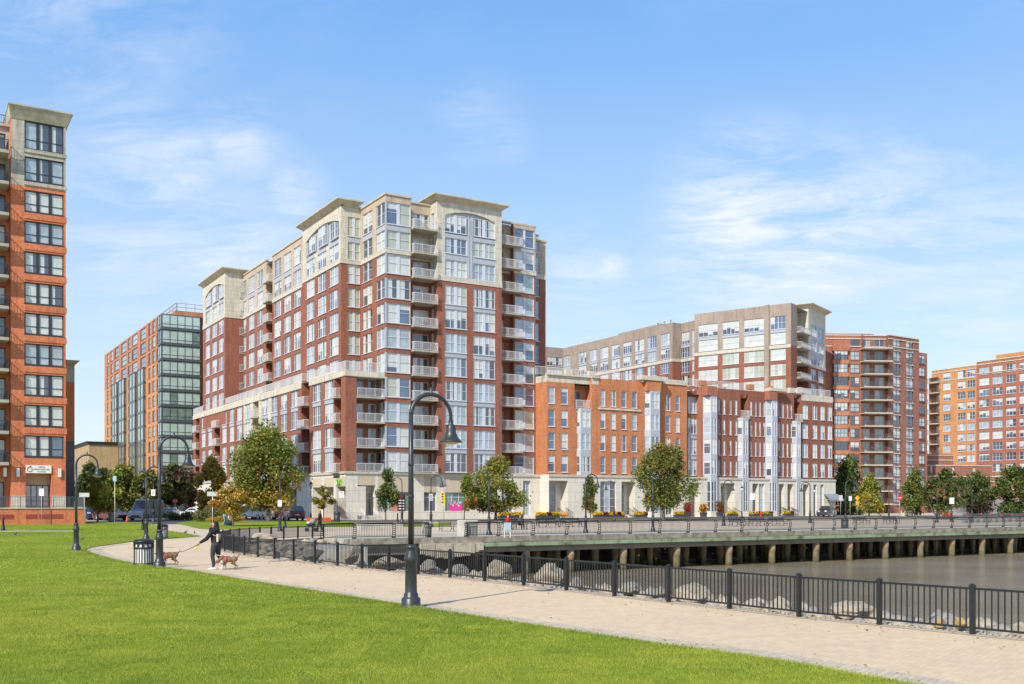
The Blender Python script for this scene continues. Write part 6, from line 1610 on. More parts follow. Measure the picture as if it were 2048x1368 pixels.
# shrubs and flower beds
def shrub(px0, px1, py0, py1, Z, cols_, label, n=1800, ls=.2, seed=1, name='shrub', cat='shrub'):
    rr = np.random.default_rng(seed); k = Z/F; hw = (px1-px0)/2*k; base = GZ((px0+px1)/2, Z); hh = max(.3, zat(py0, Z)-base.z)
    nc = max(4, int(hw*3)); C = np.stack([rr.uniform(-hw*.85, hw*.85, nc), rr.uniform(-.8, .8, nc), rr.uniform(.2, .65, nc)*hh], 1)
    ci = rr.integers(0, nc, n); d = rr.normal(0, 1, (n, 3)); d /= np.linalg.norm(d, axis=1)[:, None]; P = C[ci]+d*(rr.random(n)**.4)[:, None]*np.array((min(.9, hw*.5), .6, hh*.4)); P[:, 2] = np.maximum(P[:, 2], .02)
    s_ = ls*rr.uniform(.6, 1.3, n); t1 = rr.normal(0, 1, (n, 3)); t1 /= np.linalg.norm(t1, axis=1)[:, None]; t2 = np.cross(t1, rr.normal(0, 1, (n, 3))); t2 /= np.linalg.norm(t2, axis=1)[:, None]
    V = np.stack([P-t1*s_[:, None]*.5, P+t2*s_[:, None]*.3, P+t1*s_[:, None]*.5, P-t2*s_[:, None]*.3], 1)
    col = np.array(cols_)[rr.integers(0, len(cols_), n)]*rr.uniform(.65, 1.35, n)[:, None]
    o = np_mesh(name, V.reshape(-1, 3), np.arange(n*4).reshape(n, 4), [LEAF], attr=col, loc=base); tag(o, label, cat); return o
shrub(395, 455, 1010, 1038, 112, [(.20, .20, .07), (.16, .15, .05), (.26, .22, .10)], 'dry yellowish bush beside the white street sign', seed=31, n=2600)
shrub(318, 405, 1018, 1038, 125, [DK, GRN, (.10, .09, .03)], 'low dark green hedge along the road behind the path', seed=32, n=2600, cat='hedge', name='hedge')
shrub(200, 268, 1010, 1030, 150, [DK, DK, GRN], 'dark hedge between the parked cars and the van', seed=33, n=1800, cat='hedge', name='hedge')
shrub(422, 486, 1032, 1044, 105, [(.65, .36, .01), (.55, .28, .01), (.12, .13, .03)], 'bed of golden yellow flowers behind the bending man', seed=34, n=2200, ls=.13, cat='flower bed', name='flower_bed')
# ------------------------------------------------------------ bins and bollards
def litter_bin(px, py, label, s=1.0):
    o = empty('litter_bin', G(px, py), 0, label, 'litter bin', 'striped litter bins'); o.scale = (s, s, s)
    q = MB(); q.lathe([(.332, .04), (.332, .70)], 28, caps=False); q.build('liner', [WHITE_PAINT], o, uv=False)
    q = MB(); q.lathe([(.36, 0), (.37, .02), (.37, .09), (.35, .10)], 28); q.build('base_ring', [BLACK], o, uv=False); q = MB(); q.lathe([(.345, .62), (.365, .63), (.365, .66), (.345, .67)], 28)
    q.build('mid_ring', [BLACK], o, uv=False); q = MB(); q.lathe([(.355, .83), (.375, .84), (.375, .90), (.36, .92), (.30, .955), (.22, .97), (.20, .93)], 28)
    q.build('lid', [BLACK], o, uv=False)
    q = MB()
    for k in range(22):
        a = 2*PI*k/22; c_, s_ = math.cos(a), math.sin(a); b_ = MB(); b_.box(.325, .352, -.015, .015, .09, .63)
        q.add(b_, Matrix.Rotation(a, 4, 'Z'))
    q.build('slats', [BLACK], o, uv=False)
    q = MB(); w_ = MB()
    for k in range(12):
        a = 2*PI*k/12; b_ = MB(); b_.tube([(.345, .075*math.cos(t_), .745+.075*math.sin(t_)) for t_ in [2*PI*j/12 for j in range(13)]], .013, 5); q.add(b_, Matrix.Rotation(a, 4, 'Z'))
        b_ = MB(); b_.box(.325, .35, -.012, .012, .66, .84); q.add(b_, Matrix.Rotation(a+PI/12, 4, 'Z'))
    q.lathe([(.322, .67), (.322, .83)], 28, caps=False, m=1)
    q.build('ring_band', [BLACK, plain('bin_inner', (.66, .66, .65), .6)], o, uv=False)
    return o
litter_bin(287.5, 1131, 'black litter bin with white slats and round holes, nearest on the lawn edge', 1.03)
litter_bin(325, 1077, 'smaller looking striped litter bin farther back beside two lamp posts', 1.0)
def drum_bin(px, py, hgt, r, col, label, Z=None):
    o = empty('bin', G(px, py) if Z is None else GZ(px, Z), 0, label, 'bin')
    m_ = plain('bin_%d' % px, col, .5, .1)
    q = MB(); q.lathe([(r*.9, 0), (r, .06), (r, hgt*.78)], 18); q.build('body', [m_], o, uv=False)
    q = MB(); q.lathe([(r*1.06, hgt*.781), (r*1.06, hgt*.84), (r*.85, hgt*.97), (r*.3, hgt)], 18); q.build('lid', [m_], o, uv=False)
drum_bin(674, 1044, 1.15, .33, (.03, .035, .04), 'dark domed bin in front of the stone arcade')
drum_bin(224, 1044.5, 1.0, .36, (.16, .16, .155), 'grey bin on the pavement beside the maroon parked car')
drum_bin(1689.5, 1057, 1.0, .34, (.05, .055, .06), 'dark slatted bin at the pier railing')
def bollard(px, py, label):
    o = empty('bollard', G(px, py), 0, label, 'bollard', 'cast iron bollards')
    q = MB(); q.lathe([(.17, 0), (.17, .1), (.13, .18), (.12, .40), (.10, .46), (.09, .5)], 14); q.build('base', [BLACK], o, uv=False)
    q = MB(); q.lathe([(.075, .5), (.065, .9), (.09, .93), (.09, .99), (.05, 1.06), (.015, 1.1)], 12); q.build('shaft', [BLACK], o, uv=False)
bollard(6.5, 1061.5, 'black bollard alone on the lawn at the far left')
bollard(285.5, 1060, 'black bollard immediately left of a lamp post near the farther bin')
bollard(570, 1054, 'black bollard beside the white signed lamp post on the grey path')
bollard(795, 1047, 'dark bollard at the foot of the lamp post before the poster window')

# ------------------------------------------------------------ signs
POLE = plain('galvanised', (.42, .43, .44), .45, .1); SIGNW = plain('sign_white', (.78, .78, .76), .45, .04)
def sign(px, Z, ztop, w_, h_, label, face=SIGNW, lines=(), shape='rect', rz=TH*.3, edge=None, pole=POLE, bolt=True, base=True, name='street_sign', cat='street sign'):
    p = GZ(px, Z); o = empty(name, p, rz, label, cat)
    q = MB(); q.tube([(0, 0.03, -.05), (0, .03, ztop-.02)], .03, 8); q.build('post', [pole], o, uv=False)
    q = MB(); zc = ztop-h_/2
    if shape == 'rect': q.box(-w_/2, w_/2, -.02, 0, ztop-h_, ztop)
    else:
        n_ = {'oct': 8, 'disc': 24, 'diamond': 4}[shape]; a0 = {'oct': PI/8, 'disc': 0, 'diamond': 0}[shape]
        pts = [(w_/2*math.cos(a0+2*PI*k/n_), zc+w_/2*math.sin(a0+2*PI*k/n_)) for k in range(n_)]
        q.quad([(x, -.02, z) for x, z in pts]); q.quad([(x, 0, z) for x, z in reversed(pts)])
        for (x0, z0), (x1, z1) in zip(pts, pts[1:]+pts[:1]): q.quad([(x0, -.02, z0), (x1, -.02, z1), (x1, 0, z1), (x0, 0, z0)])
    q.build('panel', [face], o, uv=False)
    for s_, sz, z, m_ in lines: text(o, s_, sz, 0, z, m_, y=-.023, ext=.002)
    return o
def near_lamp_sign(px, Z, z0, w_, h_, label, face=SIGNW, mark=None):
    p = GZ(px, Z); o = empty('notice_sign', p + Vector((0, -.09, 0)), 0, label, 'notice sign')
    q = MB(); q.box(-w_/2, w_/2, -.015, .0, z0, z0+h_); q.build('panel', [face], o, uv=False)
    if mark:
        q = MB()
        for k in range(4): q.box(-w_*.3, w_*.3, -.019, -.0155, z0+h_*(.2+.17*k), z0+h_*(.26+.17*k))
        q.build('print', [mark], o, uv=False)
near_lamp_sign(560, G(560, 1062.5).y, 2.05, .32, .54, 'white notice on the lamp post before the red SUV', mark=RED)
near_lamp_sign(307, G(307, 1044).y, 2.85, .44, .68, 'white notice on the lamp post by the kerb near the van', mark=INK)
near_lamp_sign(862, G(862, 1054).y, 2.5, .38, .66, 'grey framed notice on the lamp post left of the yellow flag', face=POLE, mark=INK)
near_lamp_sign(622, 118, 2.3, .33, .6, 'white notice on the lantern topped post at the arcade', mark=None)
near_lamp_sign(1903, G(1903, 1043).y, 2.3, .6, .8, 'pale notice on the lamp post beside the picket fence')
sign(350, 128, 2.65, .68, .62, 'red octagonal STOP sign under the dark street trees', face=RED, shape='oct', lines=(('STOP', .22, 2.26, SIGNW),))
sign(425, 102, 3.2, 1.05, .45, 'pale rectangular street name sign on a white post, left of the largest tree', face=plain('sign_grey', (.50, .50, .46), .5), pole=SIGNW)
sign(83, 96, 3.4, .42, .68, 'small white parking sign on a thin post before the terrace wall', lines=(('P', .3, 3.05, RED),))
sign(168.5, 94.5, 3.0, .9, .38, 'blank pale sign board at the corner of the terrace wall', face=plain('sign_grey', (.50, .50, .46), .5))
sign(229.5, 95, 4.6, .3, .5, 'tall thin pale post with a blue tag, beside the grey bin', face=plain('blue_tag', (.30, .52, .62), .5), pole=plain('pale_post', (.62, .62, .42), .5))
sign(683, 122, 3.5, .62, .78, 'white speed limit 15 sign in front of the arcade pier', lines=(('SPEED', .15, 3.3, INK), ('LIMIT', .15, 3.14, INK), ('15', .36, 2.8, INK)))
sign(766, 118, 4.0, .55, 1.6, 'white and red notice on a post before the dark poster window', face=SIGNW, lines=(('N', .4, 3.3, RED),)) if False else None
sign(1710, 150, 3.6, .0, .0, 'x') if False else None
DIA = plain('warning_orange', (.72, .38, .02), .45, .05)
o = sign(1714.5, 152, 3.3, .82, .82, 'orange yellow diamond warning sign at the foot of the yellow green tree', face=DIA, shape='diamond')
q = MB(); q.box(-.24, .24, -.02, 0, 1.9, 2.4); q.build('plate', [DIA], o, uv=False)
o = sign(1799, 150, 3.4, .85, .85, 'round red no entry sign with a white bar at the left of the pointed tree', face=RED, shape='disc'); q = MB(); q.box(-.28, .28, -.03, -.021, 2.92, 3.04); q.build('bar', [SIGNW], o, uv=False)
sign(1681.5, 150, 3.3, .55, .8, 'small pale sign on a post left of the tall curved lamp at the row end', face=plain('sign_grey', (.50, .50, .46), .5))
sign(1700.5, 155, 3.2, .5, .7, 'narrow pale sign under the dark tree beside the diamond sign')
sign(1505, 140, 3.5, .6, .9, 'pair of white notices on a post among the bicycles and planters')
sign(753, 112, 3.6, .0, .0, 'x') if False else None
# blue grey sign stand at the water's edge
p = at(1015, 72.0, .06); o = empty('notice_board', p, TH, 'pale blue notice board on two white legs at the pier edge', 'notice board')
q = MB(); q.box(-.28, .28, -.03, 0, .42, 1.0); q.build('panel', [plain('pale_blue', (.50, .66, .68), .5)], o, uv=False)
for x in (-.24, .24): q = MB(); q.box(x-.025, x+.025, .0, .04, -.1, .95); q.build('leg', [SIGNW], o, uv=False)
# feather flag
p = GZ(884, 118); o = empty('feather_flag', p, 0, 'tall yellow feather flag before the stone shop front', 'flag')
q = MB(); q.tube([(.25, 0, 0), (.1, 0, 2.2), (.0, 0, 3.4), (.05, 0, 3.6)], [.03, .025, .015, .01], 6); q.build('pole', [POLE], o, uv=False)
q = MB(); pr = [(1.75, .14, .32), (2.1, -.06, .34), (2.5, -.14, .34), (2.95, -.18, .3), (3.3, -.16, .22), (3.5, -.04, .12)]
for (z0, a0, b0), (z1, a1, b1) in zip(pr, pr[1:]):
    q.quad([(a0, -.03, z0), (b0, .02, z0), (b1, .02, z1), (a1, -.03, z1)], smooth=True)
    q.quad([(a0, -.022, z0), (b0, .028, z0), (b1, .028, z1), (a1, -.022, z1)][::-1], smooth=True)
q.build('banner', [YELLOW], o, uv=False)
q = MB()
for k, z in enumerate((3.05, 2.75, 2.5, 2.1)): q.box(-.04, .16, -.05, -.035, z, z+.16 if k != 2 else z+.1)
q.build('print', [INK], o, uv=False)
# posters in the shop windows and the green shop sign
def wall_panel(name, px0, px1, z0, z1, mat, label, cat, off=.13, O=(PX-.05, PY-.1), d=FRONT, inset=True):
    a, b = M.u(px0, O, d), M.u(px1, O, d); n_ = (d[1], -d[0])
    x, y = O[0]+d[0]*a-n_[0]*off, O[1]+d[1]*a-n_[1]*off
    o = empty(name, Vector((*M.world(x, y), z0)), M.th+math.atan2(d[1], d[0]), label, cat)
    q = MB(); q.box(0, b-a, -.02, 0, 0, z1-z0); q.build('sheet', [mat], o, uv=False); return o, b-a, z1-z0
o, w_, h_ = wall_panel('window_poster', 797, 811, 1.55, 3.6, plain('poster_dark', (.05, .02, .02), .5), 'dark poster with white lines in the widest shop window', 'poster', off=.2)
q = MB()
for k in range(4): q.box(w_*.1, w_*.9, -.03, -.021, h_*(.1+.17*k), h_*(.17+.17*k))
q.build('print', [SIGNW], o, uv=False); q = MB(); q.box(w_*.3, w_*.7, -.03, -.021, h_*.82, h_*.95); q.build('heading', [RED], o, uv=False)
o, w_, h_ = wall_panel('window_poster', 783, 796, 1.55, 3.7, plain('poster_salmon', (.62, .24, .16), .5, .3, 1.5), 'salmon and dark red poster in the widest shop window', 'poster', off=.2)
q = MB(); q.quad([(0, -.03, h_), (w_, -.03, h_), (w_, -.03, h_*.8), (w_*.3, -.03, h_*.55), (0, -.03, h_*.62)]); q.build('print', [plain('poster_wine', (.18, .03, .03), .5)], o, uv=False)
o, w_, h_ = wall_panel('window_poster', 757, 768, 1.55, 3.3, plain('poster_grey', (.45, .42, .44), .5, .3, 2), 'greyish poster left in the widest shop window', 'poster', off=.2)
o, w_, h_ = wall_panel('window_poster', 899.5, 926, 1.55, 2.55, PINK, 'bright pink poster with round balloons in the right shop window', 'poster', off=.2)
for k, (x, z, r_, c) in enumerate(((.15, .95, .2, (.2, .35, .7)), (.4, 1.1, .22, (.7, .3, .5)), (.62, .9, .2, (.75, .3, .1)), (.85, 1.05, .22, (.25, .55, .75)), (.3, .7, .13, (.8, .6, .7)), (.72, .65, .12, (.8, .8, .8)))):
    q = MB(); q.quad([(w_*x+r_*math.cos(t_), -.03-.002*k, h_*z+r_*math.sin(t_)) for t_ in [2*PI*j/16 for j in range(16)]]); q.build('balloon', [plain('balloon_%d' % k, c, .5)], o, uv=False)
O2 = (PX-.05, py3); a, b = M.u(693, O2, LEFT), M.u(672, O2, LEFT)
o = empty('shop_sign', Vector((*M.world(PX-.06, PY+.9), 4.75)), M.th-PI/2, 'green and black script shop sign on the corner stone panel', 'sign')
q = MB(); rr = random.Random(5); pts = [(-1.9+.16*k, -.06, .55+.28*math.sin(k*1.9)) for k in range(13)]; q.tube(pts, .05, 6); pts = [(-1.6+.2*k, -.07, .25+.22*math.cos(k*2.3)) for k in range(8)]; q.tube(pts, .06, 6); q.build('script', [GREENP], o, uv=False)
q = MB()
for k in range(4): x = -2.8+.45*k; q.quad([(x, -.05, .95), (x+.26, -.05, .95), (x+.13, -.05, 1.35)])
for k in range(4): x = -2.0+.4*k; q.quad([(x, -.05, -.15), (x+.1, -.05, -.15), (x+.16, -.05, .1), (x+.06, -.05, .1)])
q.build('print', [INK], o, uv=False)

# ------------------------------------------------------------ benches, planters, flowers, barrier
def bench(label):
    o = empty('park_bench', (0, 0, 0), 0, label, 'bench', 'benches on the plaza'); L_ = 2.3
    q = MB()
    for k in range(5): q.box(-L_/2, L_/2, -.28+.11*k, -.19+.11*k, .42, .45)
    q.build('seat', [BLACK], o, uv=False)
    q = MB()
    for k in range(4): q.box(-L_/2, L_/2, .27+.03*k, .295+.03*k, .53+.1*k, .575+.1*k)
    q.build('backrest', [BLACK], o, uv=False)
    for x in (-L_/2+.03, 0, L_/2-.03):
        q = MB(); q.tube([(x, -.3, 0), (x, -.2, .25), (x, -.26, .42), (x, -.28, .62), (x, -.12, .68), (x, .2, .64)], .028, 6); q.tube([(x, .36, 0), (x, .2, .25), (x, .26, .5), (x, .38, .92)], .028, 6); q.tube([(x, -.2, .24), (x, .2, .24)], .022, 6)
        q.build('leg', [BLACK], o, uv=False)
    return o
bench0 = bench('dark bench behind the railing, the couple is sitting on it'); BN = [(1030, -38, 'a'), (1095, -34, 'empty bench right of the seated couple, before the yellow planters'), (1142, -34, 'second empty bench right of the seated couple'),
    (1478, -38, 'first of the dark benches in a row near the middle pier lamp'), (1517, -38, 'middle of three dark benches in a row behind the railing'), (1556, -38, 'right one of three dark benches in a row behind the railing'), (1723, -38, 'bench just right of the dark slatted bin'), (1783, -38, 'bench farthest right behind the railing'), (905, -40, 'bench end seen left of the square concrete block')]
def plaza_pt(px, b):
    x0, y0 = ab(0, b); k = px-1024; a = (k*y0-F*x0)/(F*AX[0]-k*AX[1]); x, y = ab(a, b); return Vector((x, y, H(x, y)))
for i, (px, b, lb) in enumerate(BN):
    o = bench0 if i == 0 else copy_tree(bench0); o.location = plaza_pt(px, b); o.rotation_euler.z = TH
    if i: o['label'] = lb
def planter(px, b, L_, label, cols_, seed, h_=.42, n=700, fr=.10):
    p = plaza_pt(px, b); o = empty('planter', p, TH, label, 'planter', 'flower planters along the row')
    q = MB(); q.box(-L_/2, L_/2, -.25, .25, 0, h_); q.box(-L_/2-.03, L_/2+.03, -.28, .28, h_+.002, h_+.05); q.build('trough', [plain('planter_dark', (.05, .05, .052), .6)], o, uv=False)
    rr = np.random.default_rng(seed); P = np.stack([rr.uniform(-L_/2, L_/2, n), rr.uniform(-.3, .3, n), h_+.08+rr.random(n)*.38], 1); band = (np.floor((P[:, 0]+L_/2)/.75).astype(int)) % len(cols_)
    s_ = fr*rr.uniform(.7, 1.3, n); t1 = rr.normal(0, 1, (n, 3)); t1 /= np.linalg.norm(t1, axis=1)[:, None]; t2 = np.cross(t1, rr.normal(0, 1, (n, 3))); t2 /= np.linalg.norm(t2, axis=1)[:, None]
    V = np.stack([P-t1*s_[:, None], P+t2*s_[:, None], P+t1*s_[:, None], P-t2*s_[:, None]], 1); col = np.array(cols_)[band]; g = rr.random(n) < .16; col[g] = (.06, .10, .02); col = col*rr.uniform(.75, 1.2, n)[:, None]
    np_mesh('flowers', V.reshape(-1, 3), np.arange(n*4).reshape(n, 4), [LEAF], attr=col, parent=o)
YL, RD = (.80, .55, .01), (.25, .03, .02)
for i, (a, b_, lb) in enumerate(((997, 1045, 'planter of yellow flowers behind the seated couple'), (1073, 1118, 'planter of yellow and dark red flowers left of the pumpkins'), (1188, 1247, 'longest planter of yellow and dark red flowers, before the tall pale window'), (1270, 1293, 'short yellow planter right of the deep second entry'),
        (1349, 1366, 'small planter of orange and yellow flowers before the third entry'), (1456, 1474, 'yellow planter right of the orange plant'), (1500, 1519, 'yellow planter left of the red hydrant'), (1524, 1544, 'yellow planter right of the red hydrant'), (1567, 1586, 'yellow planter near the last stoops'))):
    x0, x1 = plaza_pt(a, -4.4), plaza_pt(b_, -4.4); planter((a+b_)/2, -4.4, (x1-x0).length, lb, [YL, YL, RD] if i not in (0, 5) else [YL], 60+i, n=int(260*(x1-x0).length))
def pot(px, b, label, cols_, seed, hh=1.5):
    p = plaza_pt(px, b); o = empty('potted_plant', p, TH, label, 'potted plant', 'tall potted plants at the row')
    q = MB(); q.frustum((-.3, .3, -.3, .3), 0, (-.42, .42, -.42, .42), .75); q.build('pot', [plain('planter_dark', (.05, .05, .052), .6)], o, uv=False)
    rr = np.random.default_rng(seed); n = 420; P = rr.normal(0, .26, (n, 3)); P[:, 2] = .8+rr.random(n)*hh*.8; s_ = .14*rr.uniform(.7, 1.5, n); t1 = rr.normal(0, .5, (n, 3)); t1[:, 2] += 1; t1 /= np.linalg.norm(t1, axis=1)[:, None]; t2 = np.cross(t1, rr.normal(0, 1, (n, 3))); t2 /= np.linalg.norm(t2, axis=1)[:, None]
    V = np.stack([P-t1*s_[:, None]*1.3, P+t2*s_[:, None]*.5, P+t1*s_[:, None]*1.3, P-t2*s_[:, None]*.5], 1); col = np.array(cols_)[rr.integers(0, len(cols_), n)]*rr.uniform(.7, 1.3, n)[:, None]
    np_mesh('leaves', V.reshape(-1, 3), np.arange(n*4).reshape(n, 4), [LEAF], attr=col, parent=o)
pot(1375, -4.2, 'large pot of crimson leaves before the pale grey window bay', [(.45, .02, .06), (.35, .03, .03), (.1, .12, .03)], 71, 1.7)
pot(1407, -4.2, 'pot of crimson and yellow leaves right of the pale grey window bay', [(.45, .02, .06), YL, (.1, .12, .03)], 72, 1.4)
pot(1440, -4.2, 'spreading plant with rusty orange leaves beside a lamp post', [(.35, .09, .02), (.22, .06, .02), (.1, .10, .03)], 73, 1.9)
# pumpkins by the stoop
PUMP = plain('pumpkin_orange', (.62, .22, .02), .5, .15)
for px, s_, lb in ((1119, .32, 'pumpkin at the left of the first stoop'), (1124, .26, 'small pumpkin between two larger ones'), (1132, .36, 'largest pumpkin on the first stoop')):
    p = plaza_pt(px, -3.6); o = empty('pumpkin', p + Vector((0, 0, .35)), 0, lb, 'pumpkin', 'pumpkins by the first stoop'); q = MB(); i0 = 0
    for k in range(10): a = 2*PI*k/10; q.ball((s_*.42*math.cos(a), s_*.42*math.sin(a), s_*.75), (s_*.6, s_*.6, s_*.78), 8, 6)
    q.build('rind', [PUMP], o, uv=False); q = MB(); q.tube([(0, 0, s_*1.4), (.02, 0, s_*1.8)], [.04, .025], 6); q.build('stalk', [BARK], o, uv=False)
    q2 = 0
tag_ = MB(); p = plaza_pt(1521.5, -5.2); o = empty('fire_hydrant', p, 0, 'small red fire hydrant between two yellow planters', 'hydrant')
tag_.lathe([(.17, 0), (.17, .06), (.11, .08), (.11, .55), (.15, .57), (.15, .63), (.10, .72), (.03, .8)], 12); tag_.build('barrel', [RED], o, uv=False)
for sx in (-1, 1): q = MB(); q.tube([(sx*.1, 0, .45), (sx*.2, 0, .45)], .06, 8); q.build('nozzle', [RED], o, uv=False)
ORB = plain('barrier_orange', (.75, .13, .02), .5, .1)
p = GZ(1895, 150); o = empty('barrier', p, TH, 'orange plastic barrier block beside the picket fence', 'barrier'); q = MB(); q.frustum((-.95, .95, -.3, .3), 0, (-.95, .95, -.12, .12), .95); q.build('shell', [ORB], o, uv=False); q = MB(); q.box(-.6, -.3, -.31, .31, 0, .14); q.box(.3, .6, -.31, .31, 0, .14); q.build('foot', [ORB], o, uv=False)
p = G(254, 1045); o = empty('traffic_cone', p, 0, 'small orange traffic cone at the kerb near the maroon car', 'traffic cone'); q = MB(); q.lathe([(.17, .04), (.1, .35), (.03, .72)], 12); q.build('cone', [ORB], o, uv=False); q = MB(); q.box(-.2, .2, -.2, .2, 0, .04); q.build('foot', [ORB], o, uv=False)
# orange kerb strip behind the stroller
p0, p1 = plaza_pt(615, -9), plaza_pt(662, -9); q = MB(); q.box(0, (p1-p0).length, 0, .35, 0, .45); tag(q.build('barrier_strip', [ORB], None, p0, TH), 'low orange barrier strip behind the person with the stroller', 'barrier')
# grey picket fence at the right and dark railing before it
p0 = GZ(1887, 168); p1 = GZ(2090, 182); L_ = (p1-p0).length; o = empty('picket_fence', p0, math.atan2(p1.y-p0.y, p1.x-p0.x), 'tall grey picket fence before the low brown terrace block', 'fence')
q = MB(); k = 0.0
while k < L_: q.box(k, k+.13, 0, .02, 0, 3.0+.12*math.sin(k*3)); k += .24
q.build('pickets', [plain('grey_picket', (.36, .37, .38), .6, .2)], o, uv=False)
q = MB(); q.box(0, L_, .025, .08, .5, .62); q.box(0, L_, .025, .08, 2.4, 2.52); q.build('rails', [POLE], o, uv=False)
p0 = GZ(1925, 125); p1 = GZ(2110, 140); L_ = (p1-p0).length; o = empty('barricade', p0, math.atan2(p1.y-p0.y, p1.x-p0.x), 'dark railing with red and white boards at the far right of the plaza', 'barricade')
q = MB(); q.box(0, L_, -.03, .03, .95, 1.02); q.box(0, L_, -.03, .03, .15, .2); 
k = 0
while k < L_: q.box(k-.015, k+.015, -.015, .015, 0, .95); k += .2
q.build('frame', [FRAME_GREY], o, uv=False); q = MB(); k = 1.0; i = 0
while k < L_-2: q.box(k, k+1.3, -.06, -.031, .98, 1.14, i % 2); k += 1.32; i += 1
q.build('boards', [plain('dull_red', (.28, .05, .04), .6), plain('dull_blue', (.07, .08, .12), .6)], o, uv=False)

# ------------------------------------------------------------ vehicles
TYRE = plain('tyre', (.02, .02, .02), .8); RIM = plain('wheel_rim', (.45, .46, .47), .3, .1, metal=.6); CARGL = glass('car_glass', (.02, .024, .028), var=.2)
TAIL = plain('tail_lamp', (.35, .015, .015), .25); HEADL = plain('head_lamp', (.75, .76, .74), .2); PLATE = SIGNW
def paint(name, col):
    if name in MATS: return MATS[name]
    m = plain(name, col, .3, .03); b = m.node_tree.nodes['Principled BSDF']; b.inputs['Coat Weight'].default_value = 1.0; b.inputs['Coat Roughness'].default_value = .05; return m
KINDS_ = {'sedan': (4.6, 1.80, 1.45, [(-2.3, .38), (-2.3, .80), (-2.2, .95), (-1.55, 1.0), (1.0, .95), (1.95, .80), (2.25, .66), (2.3, .40)], [(-1.65, .98), (-1.0, 1.42), (.25, 1.45), (1.1, .95)]),
    'suv': (4.7, 1.90, 1.72, [(-2.35, .42), (-2.35, .95), (-2.3, 1.08), (-1.5, 1.12), (1.05, 1.06), (2.05, .96), (2.3, .78), (2.35, .42)], [(-2.25, 1.08), (-1.95, 1.64), (-1.5, 1.72), (.3, 1.70), (1.2, 1.06)]),
    'van': (5.5, 2.05, 2.5, [(-2.75, .45), (-2.75, 1.25), (-2.75, 1.3), (0, 1.3), (1.5, 1.25), (2.35, 1.12), (2.7, .9), (2.75, .45)], [(-2.73, 1.29), (-2.68, 2.42), (-2.2, 2.5), (.8, 2.5), (1.05, 2.45), (1.95, 1.2)])}
